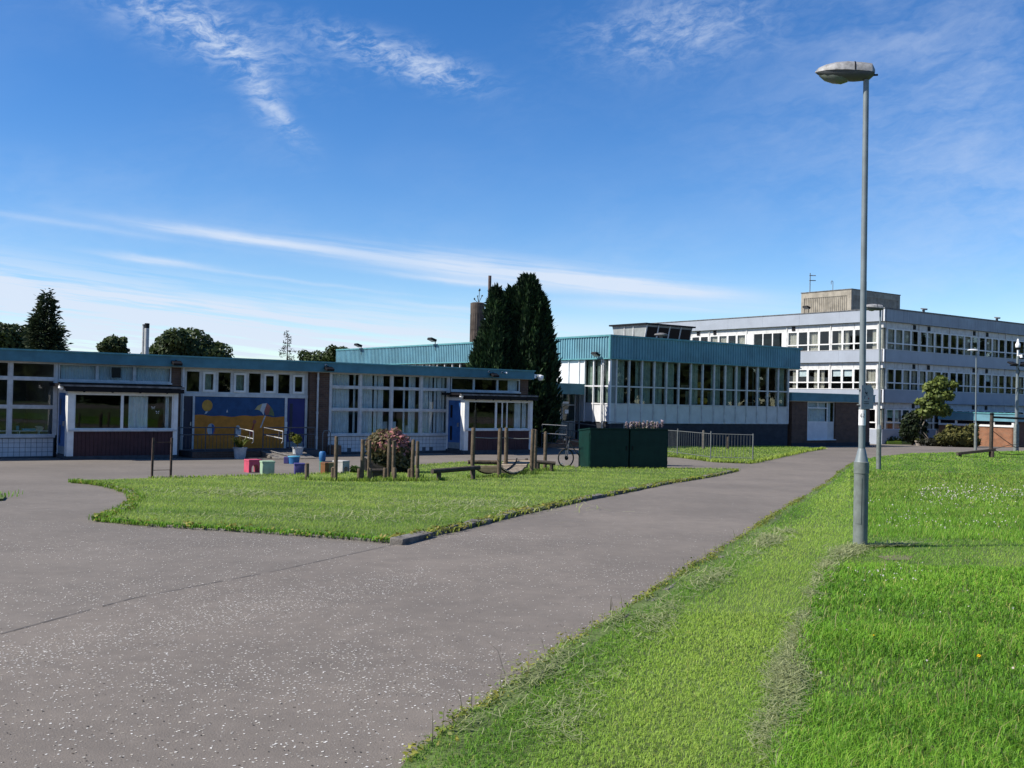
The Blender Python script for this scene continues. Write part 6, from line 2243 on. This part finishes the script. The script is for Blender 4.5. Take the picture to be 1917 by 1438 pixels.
pt, x, y = planter_tub(557, 857.5, 'grey fluted tub holding a clipped ball bush right of the ramp', .20, .40)
t = thing('ball_bush', 'clipped yellow green ball bush in the right grey tub', 'plant', (x, y, gz(y) + .38), 0)
leafcloud(t, [(-.02, 0, .30, .17, .17, .16)], 700, .045, (.07, .10, .012), (.26, .27, .03), 62)
trunk(t, [(0, 0, -.04), (-.02, 0, .25)], [.02, .015])
leafcloud(t, [(-.22, .1, .38, .14, .1, .16)], 200, .06, (.03, .045, .015), (.10, .12, .04), 63, name='side_shoots')

# timber planter and flowering shrub among the posts
x0, y0 = ground_at(684, 884)
x1, y1 = ground_at(724, 884.5)
t = thing('timber_planter', 'weathered grey timber planter under the pink flowering shrub', 'planter', (x0, y0, gz(y0) + .02), math.atan2(y1 - y0, x1 - x0))
pl_ = math.hypot(x1 - x0, y1 - y0)
for k in range(3):
    MB().box(-.02, pl_ + .55, 0, .04, .12 * k + .005, .12 * (k + 1)).build('plank', M_boxwood, t)
    MB().box(-.02, .02, .045, .85, .12 * k + .005, .12 * (k + 1)).build('plank', M_boxwood, t)
for xx in (-.05, pl_ * .98):
    MB().box(xx, xx + .07, -.025, .055, -.1, .40).build('corner_stake', M_boxwood, t)
MB().box(.02, pl_ + .5, .04, .8, -.05, .32).build('soil', M_soil, t)
sx_, sy_ = (P_at(724, 845, 29.6).x, 29.7)
t = thing('flowering_shrub', 'large rounded shrub with pink blossom spilling over the timber planter', 'shrub', (sx_, sy_, gz(sy_)), 0)
leafcloud(t, [(0, 0, .84, .58, .5, .38), (-.26, 0, .72, .36, .4, .33), (.33, 0, .66, .34, .4, .40), (.44, -.05, .40, .27, .3, .34), (.10, -.1, .52, .46, .3, .30), (.22, 0, 1.16, .16, .2, .14), (-.16, 0, 1.12, .18, .2, .14), (.62, 0, .72, .14, .2, .2)], 5600, .055, (.085, .085, .030), (.27, .215, .105), 64, elong=2.2, shell=.5,
          accent=(1.0, (.64, .28, .27), lambda P: np.clip((P[:, 2] - .50) * 1.5, 0, .75) * np.clip(.50 + P[:, 0] * 1.1, .15, 1)))
leafcloud(t, [(.42, -.1, .18, .28, .25, .26), (.05, -.25, .42, .42, .12, .14)], 900, .07, (.010, .020, .010), (.03, .05, .02), 65, name='dark_leaves')
trunk(t, [(0, 0, 0), (0, 0, .8)], [.05, .02])
for k, (px, py) in enumerate(((664, 886), (662, 903))):
    pass
x, y = ground_at(665, 888.5)
t = thing('weed_clump', 'bright green weed clump between the trail posts and the white stool', 'plant', (x, y, gz(y) + .02), 0)
leafcloud(t, [(0, 0, .10, .12, .1, .10)], 160, .07, (.05, .10, .02), (.15, .24, .05), 66, name='leaves', elong=2.5)

# tall pale flower spikes behind the lockers
fx, fy = P_at(1207, 800, 37.6).x, 37.6
t = thing('flower_spikes', 'pale pink flower spikes showing over the top of the green lockers', 'plant', (fx, fy, gz(fy)), 0)
r = np.random.default_rng(67)
lob = []
for px in (1172, 1181, 1186, 1198, 1204, 1211, 1217, 1223, 1230, 1239, 1192, 1226):
    c = P_at(px, 797 - 4 * r.random(), 37.6) - Vector((fx, fy, gz(fy)))
    lob.append((c.x, RNG.uniform(-.2, .2), c.z, .05, .05, .14))
leafcloud(t, lob, 1300, .05, (.42, .32, .36), (.78, .66, .68), 68, name='blossom', accent=(.25, (.12, .16, .05), lambda P: np.ones(len(P))))
leafcloud(t, [(0, 0, .9, .75, .3, .5)], 700, .09, (.03, .05, .015), (.08, .12, .03), 69, name='leaves')
mb = MB()
for l in lob: mb.tube([(l[0] * .8, l[1], 0), (l[0], l[1], l[2])], .008, 4, False)
mb.build('stems', M_leaf if False else M_wooddk, t)
# weeds on the round chimney
t = thing('chimney_weed', 'wispy weed growing from the top of the round chimney', 'plant', (-2.55, 75, 8.42), 0)
for (dx_, h) in ((-.35, .28), (.05, .95), (.25, .55), (-.1, .5)):
    MB().tube([(0, 0, 0), (dx_ * .5, 0, h * .5), (dx_, 0, h)], .02, 4).build('stem', M_wooddk, t)
leafcloud(t, [(.05, 0, .95, .07, .05, .10), (.25, 0, .55, .07, .05, .07), (-.3, 0, .3, .06, .05, .06), (-.1, 0, .5, .06, .05, .06)], 40, .08, (.04, .05, .02), (.1, .1, .04), 70, name='leaves')

# yellow exercise balls inside the hall
for i, (px, py, lab) in enumerate(((1320, 719, 'yellow ball on a ledge in the upper hall window'), (1319, 750, 'yellow ball in the lower hall window, left one'), (1329, 749, 'yellow ball in the lower hall window, right one'))):
    lx_ = (7.10, 7.02, 7.42)[i]
    w_ = H.world(lx_, .45, (2.52, 1.64, 1.66)[i])
    t = thing('exercise_ball', lab, 'ball', w_, 0, 'yellow balls inside the hall')
    MB().lathe([(.20 * math.sin(R(a)), -.20 * math.cos(R(a))) for a in range(8, 173, 12)], (0, 0, 0), 16).build('ball', M_ball, t, smooth=True)
H.box('ledge', 6.85, 7.68, .25, .75, 2.28, 2.33, M_inter)

# ------------------------------------------------------------------ grass
NPG = np.random.default_rng(77)


def in_poly(poly, x, y):
    c = np.zeros(len(x), bool)
    n = len(poly)
    j = n - 1
    for i in range(n):
        xi, yi = poly[i]
        xj, yj = poly[j]
        cond = (yi > y) != (yj > y)
        xx = (xj - xi) * (y - yi) / ((yj - yi) if abs(yj - yi) > 1e-9 else 1e-9) + xi
        c ^= cond & (x < xx)
        j = i
    return c


def vnoise(x, y, seed, f):
    r = np.random.default_rng(seed)
    out = np.zeros(len(x))
    for k in range(6):
        a = r.random() * 6.283
        ff = f * (1.6 ** (k * .7)) * (.8 + .4 * r.random())
        out += np.sin((x * math.cos(a) + y * math.sin(a)) * ff + r.random() * 6.28 + 1.3 * np.sin((x * math.sin(a * 2) - y * math.cos(a * 2)) * ff * .6)) / (1 + .45 * k)
    return out / 2.4


def scatter(poly, y0, y1, dens, xr=None):
    """points in a polygon between two distances, inside the view wedge plus a margin"""
    xs_ = [p[0] for p in poly]
    a, b = max(min(xs_), -.56 * y1 - 1.0), min(max(xs_), .57 * y1 + 3.2)
    if b <= a: return np.zeros((0, 2))
    n = int((b - a) * (y1 - y0) * dens)
    x = a + (b - a) * NPG.random(n)
    y = y0 + (y1 - y0) * NPG.random(n)
    k = (x > -.56 * y - 1.2) & (x < .57 * y + 3.2) & in_poly(poly, x, y)
    return np.stack([x[k], y[k]], 1)


def blades(P, h, w, lean, col, tipcol=None, dz=.04, rnd=.3, seg2=True):
    """arrays for bent blades; returns V,F,T"""
    n = len(P)
    a = NPG.random(n) * 6.283
    ca, sa = np.cos(a), np.sin(a)
    b = a + NPG.normal(size=n) * .9
    hh = h * (1 - rnd + 2 * rnd * NPG.random(n))
    ww = w * (.7 + .6 * NPG.random(n)) * .5
    ln = lean * hh * (.3 + 1.2 * NPG.random(n))
    z = np.interp(P[:, 1], KY, KZ) + dz
    bx_, by_ = P[:, 0], P[:, 1]
    ox, oy = -sa * ww, ca * ww
    lx_, ly_ = ca * ln, sa * ln
    if seg2:
        V = np.stack([np.stack([bx_ - ox, by_ - oy, z - .01], 1), np.stack([bx_ + ox, by_ + oy, z - .01], 1),
                      np.stack([bx_ + ox * .8 + lx_ * .35, by_ + oy * .8 + ly_ * .35, z + hh * .6], 1),
                      np.stack([bx_ - ox * .8 + lx_ * .35, by_ - oy * .8 + ly_ * .35, z + hh * .6], 1),
                      np.stack([bx_ + lx_, by_ + ly_, z + hh * (1 - .25 * np.minimum(lean, 1.2))], 1)], 1).reshape(-1, 3)
        i = np.arange(n)[:, None] * 5
        F = np.concatenate([i + np.array([[0, 1, 2]]), i + np.array([[0, 2, 3]]), i + np.array([[3, 2, 4]])])
        T = np.repeat(col, 5, axis=0)
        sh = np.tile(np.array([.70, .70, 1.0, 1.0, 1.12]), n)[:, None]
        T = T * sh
    else:
        V = np.stack([np.stack([bx_ - ox, by_ - oy, z - .01], 1), np.stack([bx_ + ox, by_ + oy, z - .01], 1), np.stack([bx_ + lx_, by_ + ly_, z + hh], 1)], 1).reshape(-1, 3)
        F = np.arange(n * 3).reshape(n, 3)
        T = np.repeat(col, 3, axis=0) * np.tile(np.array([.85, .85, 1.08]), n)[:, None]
    return V, F, T


def grass(name, chunks, m=None, gain=(3.0, 3.5, 1.8)):
    V, F, T, off = [], [], [], 0
    for v, f, t in chunks:
        V.append(v); F.append(f + off); q_ = t * np.array(gain); T.append(q_ * np.minimum(1, .66 / np.maximum(q_.max(1, keepdims=True), 1e-6)))
        off += len(v)
    return raw_mesh(name, np.concatenate(V), np.concatenate(F), np.concatenate(T), m or M_blade, None, (0, 0, 0), 'stuff')


def lerp3(a, b, t):
    return np.array(a) * (1 - t[:, None]) + np.array(b) * t[:, None]


EX = np.array([e[0] for e in EDGE_R])
EYv = np.array([e[1] for e in EDGE_R])


def off_edge(P):
    """distance to the right of the path edge"""
    return P[:, 0] - np.interp(P[:, 1], EYv, EX)


MOWLINE = pts([(1440, 1438), (1462, 1330), (1485, 1250), (1520, 1130), (1552, 1062)])
MOWLINE = [(MOWLINE[0][0] - .25, 3.0)] + MOWLINE
MLX = np.array([e[0] for e in MOWLINE]); MLY = np.array([e[1] for e in MOWLINE])
LX, LY = g[0], g[1]


def mown(P):
    x, y = P[:, 0], P[:, 1]
    strip = np.where(y < MLY[-1], x < np.interp(y, MLY, MLX), x < (LX - .04) + (y - LY) * ((g2[0] - 1.0 - LX) / (g2[1] - LY)))
    pad = (y > MLY[-1] - .05 + .03 * np.sin(x * 5)) & (y < 13.7 + .05 * np.sin(x * 4)) & (x < 6.5) & (x > 3.0)
    tail = y > 36
    return strip | pad | tail


def c_mown(P):
    d = off_edge(P)
    n1 = vnoise(P[:, 0], P[:, 1], 3, 1.1)
    n2 = vnoise(d * 2.2, P[:, 1] * .35, 4, 1.6)
    width = np.interp(P[:, 1], [4, 10, 13, 37], [1.75, 1.6, 1.35, 1.0])
    band = np.exp(-((d / width - .62) / .26) ** 2)
    t = np.clip(.26 + .62 * band + .28 * n2 + .16 * n1 + .13 * NPG.normal(size=len(P)), 0, 1)
    c = lerp3((.058, .112, .021), (.218, .268, .082), t)
    c *= (.8 + .4 * NPG.random(len(P)))[:, None]
    dry = NPG.random(len(P)) < .035
    c[dry] = np.array([.22, .20, .10])
    return c


def c_meadow(P):
    n1 = vnoise(P[:, 0], P[:, 1], 7, .9)
    n2 = vnoise(P[:, 0], P[:, 1], 8, 3.2)
    t = np.clip(.46 + .34 * n1 + .24 * n2 + .26 * NPG.normal(size=len(P)), 0, 1)
    c = lerp3((.042, .094, .014), (.128, .212, .040), t)
    c *= (.72 + .62 * NPG.random(len(P)))[:, None]
    dull = NPG.random(len(P)) < .22
    c[dull] = c[dull] * np.array([1.25, .98, 1.3])
    far = np.clip((P[:, 1] - 13) / 14, 0, 1)
    c = c * (1 - .30 * far[:, None]) + np.array([.110, .105, .045]) * .30 * far[:, None]
    dry = NPG.random(len(P)) < .045 + .05 * far
    c[dry] = np.array([.24, .21, .11]) * (.7 + .6 * NPG.random((dry.sum(), 1)))
    return c


ch_m, ch_u = [], []
for (y0, y1, dm, du, wm, wu) in ((3.6, 5.6, 8600, 6200, .0034, .0042), (5.6, 8, 6200, 4600, .0044, .0052), (8, 11, 3600, 2800, .0062, .007), (11, 15, 1800, 1500, .0085, .0095), (15, 21, 900, 900, .013, .014),
                                 (21, 30, 420, 460, .020, .021), (30, 45, 200, 200, .032, .032), (45, 66, 70, 70, .055, .055)):
    P = scatter(LAWN_R, y0, y1, max(dm, du))
    k = mown(P)
    A_, B_ = P[k], P[~k]
    A_ = A_[NPG.random(len(A_)) < dm / max(dm, du)]
    B_ = B_[NPG.random(len(B_)) < du / max(dm, du)]
    oe = off_edge(A_)
    A_ = A_[~((oe < .17) & (NPG.random(len(A_)) < np.clip(.85 + .5 * vnoise(A_[:, 0], A_[:, 1], 51, 1.5), .2, .97)))]
    if len(A_):
        ch_m.append(blades(A_, .020 + .0006 * y0, wm * 1.15, 1.25, c_mown(A_), seg2=y0 < 8))
    if len(B_):
        hN = .060 + .026 * vnoise(B_[:, 0], B_[:, 1], 12, 1.4) + .018 * vnoise(B_[:, 0], B_[:, 1], 13, 5.5)
        ch_u.append(blades(B_, np.maximum(hN, .028), wu, .85, c_meadow(B_), seg2=y0 < 11))
grass('mown_grass', [c for c in ch_m if c[1].shape[1] == 3])
grass('meadow_grass', ch_u)

# left island and small lawn: striped by the mower
def c_left(P):
    along = P[:, 0] * .25 + P[:, 1] * .97
    st_ = np.sin(along * 3.1 + .5 * vnoise(P[:, 0], P[:, 1], 22, .5))
    n1 = vnoise(P[:, 0], P[:, 1], 21, .8)
    near = np.clip((16.5 - P[:, 1]) / 3, 0, 1)
    t = np.clip(.56 + .20 * st_ + .25 * n1 - .26 * near + .16 * NPG.normal(size=len(P)), 0, 1)
    c = lerp3((.052, .092, .020), (.185, .210, .075), t)
    dry = NPG.random(len(P)) < .10 * (.5 + .5 * np.clip(n1 + .3, 0, 1))
    c[dry] = np.array([.24, .22, .12])
    return c * (.8 + .4 * NPG.random((len(P), 1)))


ch = []
for (y0, y1, d_, w_) in ((11, 14, 2000, .0085), (14, 18, 1300, .011), (18, 24, 750, .015), (24, 32, 420, .021), (32, 40, 240, .029)):
    P = scatter(LAWN_LEFT, y0, y1, d_)
    if len(P): ch.append(blades(P, .030, w_, 1.2, c_left(P), dz=.045, seg2=False))
P = scatter(LAWN_G, 38, 62, 110)
ch.append(blades(P, .05, .040, .6, c_left(P), dz=.045, seg2=False))
grass('lawn_grass', ch)

# unmown fringe along kerbs, round posts and the lamp foot
def along_line(line, step, spread):
    L = densify([tuple(p) for p in line], step)
    a = np.array(L)
    return a + NPG.normal(size=a.shape) * spread


fr = []
P = along_line(EDGE_R[1:], .0016, .035)
yy_ = P[:, 1]
keep = NPG.random(len(P)) < np.clip(.30 + .55 * vnoise(P[:, 0], P[:, 1], 31, 2.6), .05, 1) * np.clip(9 / yy_, .10, 1)
P = P[keep]
cw = lerp3((.045, .085, .015), (.15, .19, .035), NPG.random(len(P)))
fr.append(blades(P, np.clip(.035 + .03 * vnoise(P[:, 0], P[:, 1], 32, 3), .02, .09), .0055 * np.clip(P[:, 1] / 6, 1, 6), .9, cw, dz=.0))
P = along_line(K_LEFT, .0022, .055)
P = P[NPG.random(len(P)) < np.clip(.30 + .6 * vnoise(P[:, 0], P[:, 1], 33, 1.6), .04, 1)]
P = P[np.hypot(P[:, 0] - K_LEFT[0][0] - .25, P[:, 1] - K_LEFT[0][1] - .25) > .52]
cw = lerp3((.055, .080, .018), (.19, .18, .05), NPG.random(len(P)))
fr.append(blades(P, .075, .016, .9, cw, dz=.02))
P = along_line(LAWN_L, .0035, .04)
fr.append(blades(P, .055, .010, .7, lerp3((.045, .10, .015), (.11, .18, .03), NPG.random(len(P))), dz=.03))
P = along_line(CURVE_L, .004, .06)
fr.append(blades(P, .085, .012, .7, lerp3((.040, .085, .015), (.11, .15, .03), NPG.random(len(P))), dz=.03))
P = along_line(BACK_L, .012, .07)
fr.append(blades(P, .08, .020, .7, lerp3((.06, .09, .02), (.17, .19, .06), NPG.random(len(P))), dz=.03))
P = along_line(LAWN_G[:7], .012, .09)
fr.append(blades(P, .12, .030, .7, lerp3((.07, .10, .02), (.20, .21, .07), NPG.random(len(P))), dz=.03))
# rank grass round post feet
feet = [ground_at(a[0], a[1]) for a in tall + low + qs] + [ground_at(821, 903), ground_at(985, 886), ground_at(1031, 884)]
PP = np.concatenate([np.array(f) + NPG.normal(size=(130, 2)) * np.array([.14, .12]) for f in feet])
fr.append(blades(PP, .11, .015, .5, lerp3((.05, .085, .02), (.15, .17, .05), NPG.random(len(PP))), dz=.04))
PP = np.array([g[0], g[1]]) + NPG.normal(size=(500, 2)) * np.array([.11, .08])
fr.append(blades(PP, .022, .006, .8, lerp3((.07, .10, .03), (.16, .17, .08), NPG.random(len(PP))), dz=.04))
c0 = ground_at(958, 888); c1 = ground_at(1002, 890)
PP = np.stack([c0[0] + (c1[0] - c0[0]) * NPG.random(2600), c0[1] + 1.2 * NPG.normal(size=2600) * .5 + .4], 1)
fr.append(blades(PP, .13, .018, .6, lerp3((.030, .050, .015), (.10, .12, .04), NPG.random(len(PP))), dz=.04))
PP = np.array([tuft_xy[0], tuft_xy[1]]) + NPG.normal(size=(900, 2)) * np.array([.45, .45])
PP = PP[PP[:, 0] < tuft_xy[0] + .75]
fr.append(blades(PP, .09, .014, .6, lerp3((.035, .08, .012), (.10, .16, .03), NPG.random(len(PP))), dz=.04))
grass('fringe_grass', fr)

# tall seed stalks in the long grass and along the path edge
P = scatter(LAWN_R, 3.8, 15, 14)
P = P[~mown(P)]
sc = blades(P, .16, .0042, .85, lerp3((.16, .15, .06), (.36, .32, .17), NPG.random(len(P))))
P2 = scatter(LAWN_R, 3.8, 8, 26)
P2 = P2[~mown(P2)]
sc2 = blades(P2, .12, .0065, 1.15, lerp3((.10, .16, .03), (.26, .27, .10), NPG.random(len(P2))))
E_ = along_line(EDGE_R[1:9], .10, .05)
E_ = E_[NPG.random(len(E_)) < .6]
sc3 = blades(E_, .19, .0045, .5, lerp3((.10, .10, .05), (.24, .20, .12), NPG.random(len(E_))), dz=0)
grass('seed_stalks', [sc, sc2, sc3], gain=(1.5, 1.5, 1.4))

# broad leaved weeds rooted in the edge of the path
P = along_line(EDGE_R[1:], .028, .035)
P = P[NPG.random(len(P)) < np.clip(.50 + .7 * vnoise(P[:, 0], P[:, 1], 35, 1.9), .06, .95) * np.clip(18 / P[:, 1], .2, 1)]
Vs, Cs = [], []
rw = np.random.default_rng(90)
for p in P:
    z = gz(p[1]) + .02
    k = int(rw.integers(8, 20))
    base = lerp3((.11, .20, .03), (.36, .34, .06), rw.random(1))[0]
    for q in range(k):
        a = rw.random() * 6.283
        d = .055 * rw.random() ** .5
        c = np.array([p[0] + d * math.cos(a), p[1] + d * math.sin(a), z + .055 * rw.random()])
        s = .008 + .010 * rw.random()
        n_ = unit(np.array([[math.cos(a) * .5 + rw.normal() * .4, math.sin(a) * .5 + rw.normal() * .4, 1.0]]))[0]
        t1 = unit(np.cross(n_, rw.normal(size=3))[None])[0]
        t2 = np.cross(n_, t1)
        Vs.append(np.stack([c - t1 * s, c + t2 * s * .6, c + t1 * s, c - t2 * s * .6]))
        Cs.append(np.tile(base * (.7 + .6 * rw.random()), (4, 1)))
P2 = along_line(K_LEFT, .05, .05)
P2 = np.concatenate([P2[NPG.random(len(P2)) < np.clip(.35 + .6 * vnoise(P2[:, 0], P2[:, 1], 36, 1.3), .05, .85)], along_line(LAWN_L, .16, .04), along_line(CURVE_L, .10, .06)])
for p in P2:
    z = gz(p[1]) + .03
    k = int(rw.integers(6, 14))
    base = lerp3((.10, .17, .03), (.38, .33, .07), rw.random(1))[0]
    for q in range(k):
        a = rw.random() * 6.283
        d = .085 * rw.random() ** .5
        c = np.array([p[0] + d * math.cos(a), p[1] + d * math.sin(a), z + .07 * rw.random()])
        s = .018 + .018 * rw.random()
        n_ = unit(np.array([[math.cos(a) * .5 + rw.normal() * .4, math.sin(a) * .5 + rw.normal() * .4, 1.0]]))[0]
        t1 = unit(np.cross(n_, rw.normal(size=3))[None])[0]
        t2 = np.cross(n_, t1)
        Vs.append(np.stack([c - t1 * s, c + t2 * s * .6, c + t1 * s, c - t2 * s * .6]))
        Cs.append(np.tile(base * (.7 + .6 * rw.random()), (4, 1)))
V = np.concatenate(Vs)
raw_mesh('edge_weeds', V, np.arange(len(V)).reshape(-1, 4), np.concatenate(Cs), M_leaf, None, (0, 0, 0), 'stuff')

# mown cuttings left lying in rows
def cuttings(line, n, spread, hgt, seed):
    r = np.random.default_rng(seed)
    L = np.array(densify([tuple(p) for p in line], .02))
    idx = r.integers(0, len(L), n)
    nz = vnoise(L[idx, 0], L[idx, 1], seed, 2.2)
    keep = r.random(n) < np.clip(.45 + .8 * nz, .04, 1)
    c = L[idx][keep] + r.normal(size=(keep.sum(), 2)) * spread
    m_ = len(c)
    a = r.random(m_) * 6.283
    ln = (.018 + .035 * r.random(m_)) * np.clip(c[:, 1] / 7, 1, 2.2)
    w = .0021 * np.clip(c[:, 1] / 5, 1, 4)
    z = np.interp(c[:, 1], KY, KZ) + .04 + .024 + hgt * r.random(m_)
    t = r.normal(size=m_) * .25
    ex = np.stack([np.cos(a) * ln, np.sin(a) * ln, t * ln], 1)
    ey = np.stack([-np.sin(a) * w, np.cos(a) * w, np.zeros(m_)], 1)
    P3_ = np.stack([c[:, 0], c[:, 1], z], 1)
    V = np.stack([P3_ - ex - ey, P3_ + ex - ey, P3_ + ex + ey, P3_ - ex + ey], 1).reshape(-1, 3)
    col = lerp3((.150, .185, .075), (.370, .390, .215), r.random(m_))
    F = np.arange(m_ * 4).reshape(m_, 4)
    return V, F, np.repeat(col, 4, axis=0)


cu = [cuttings(MOWLINE[1:], 6500, (.036, .10), .012, 101), cuttings(MOWLINE[1:4], 3600, (.036, .16), .016, 107),
      cuttings(pts([(1010, 1400), (1100, 1310), (1190, 1210), (1270, 1130), (1390, 1055), (1470, 1000)]), 4600, (.09, .16), .006, 102),
      cuttings(pts([(880, 1390), (960, 1310), (1080, 1220), (1170, 1165)]), 1500, (.06, .1), .006, 105),
      cuttings(pts([(1560, 1060), (1600, 1032), (1660, 1030), (1720, 1026)]), 1500, (.10, .05), .01, 103),
      cuttings(pts([(480, 975), (650, 975), (860, 960), (900, 935)]), 2600, (.9, .35), .012, 104),
      cuttings(pts([(330, 925), (420, 925), (520, 935)]), 900, (.5, .5), .012, 106)]
grass('grass_cuttings', cu, gain=(1.75, 1.75, 1.65))

# clover and daisies in the long grass
def flower_heads(P, size, cols, dz):
    r = np.random.default_rng(9)
    Vs, Cs = [], []
    for p in P:
        s = size * (.6 + .7 * r.random()) * max(1, p[1] / 12)
        c = np.array([p[0], p[1], gz(p[1]) + dz + .03 * r.random()])
        col = np.array(cols[int(r.integers(len(cols)))])
        for k in range(5):
            n_ = unit(r.normal(size=(1, 3)) + np.array([[0, 0, 1.0]]))[0]
            t1 = unit(np.cross(n_, r.normal(size=3))[None])[0]
            t2 = np.cross(n_, t1)
            q = c + n_ * s * .35
            Vs.append(np.stack([q - t1 * s * .5, q + t2 * s * .5, q + t1 * s * .5, q - t2 * s * .5]))
            Cs.append(np.tile(col * (.8 + .3 * r.random()), (4, 1)))
    return np.concatenate(Vs), np.concatenate(Cs)


P = scatter(LAWN_R, 4, 26, 3.2)
P = P[~mown(P)]
P = P[NPG.random(len(P)) < np.clip(.35 + .9 * vnoise(P[:, 0], P[:, 1], 41, 1.0), .05, 1)]
Q = np.array([ground_at(px, py) for px, py in zip(NPG.uniform(1720, 1917, 260), NPG.normal(930, 9, 260))])
Q = Q[~mown(Q)]
R2 = np.array([ground_at(px, py) for px, py in list(zip(NPG.uniform(1640, 1917, 90), NPG.normal(985, 14, 90))) + list(zip(NPG.normal(1680, 38, 34), NPG.normal(1088, 9, 34)))])
S2 = along_line(EDGE_R[1:6], .12, .05)
S2 = S2[NPG.random(len(S2)) < .25]
V, C_ = flower_heads(np.concatenate([P, Q, R2[~mown(R2)]]), .013, [(.78, .76, .68), (.70, .62, .54), (.76, .72, .68)], .088)
V2, C2 = flower_heads(S2, .014, [(.70, .62, .55)], .04)
P4 = scatter(LAWN_LEFT, 12, 18, .8)
V3, C3 = flower_heads(P4[:26], .012, [(.66, .62, .48)], .06)
V = np.concatenate([V, V2, V3]); C_ = np.concatenate([C_, C2, C3])
raw_mesh('clover_flowers', V, np.arange(len(V)).reshape(-1, 4), C_, M_petal, None, (0, 0, 0), 'stuff')
for (px, py, lab) in ((1832, 1262, 'single bright yellow buttercup in the long grass at lower right'), (1635, 1220, 'small pale yellow buttercup in the long grass left of the brighter one')):
    x, y = ground_at(px, py)
    t = thing('buttercup', lab, 'flower', (x, y, gz(y) + .04), 0)
    V, C_ = flower_heads(np.array([[0.0, 0.0]]), .02 if px > 1700 else .010, [(.75, .48, .01)], .06)
    V[:, 2] -= gz(0)
    raw_mesh('petals', V, np.arange(len(V)).reshape(-1, 4), C_, M_petal, t)
    MB().tube([(0, 0, 0), (0, 0, .07)], .0015, 4).build('stem', M_wooddk, t)
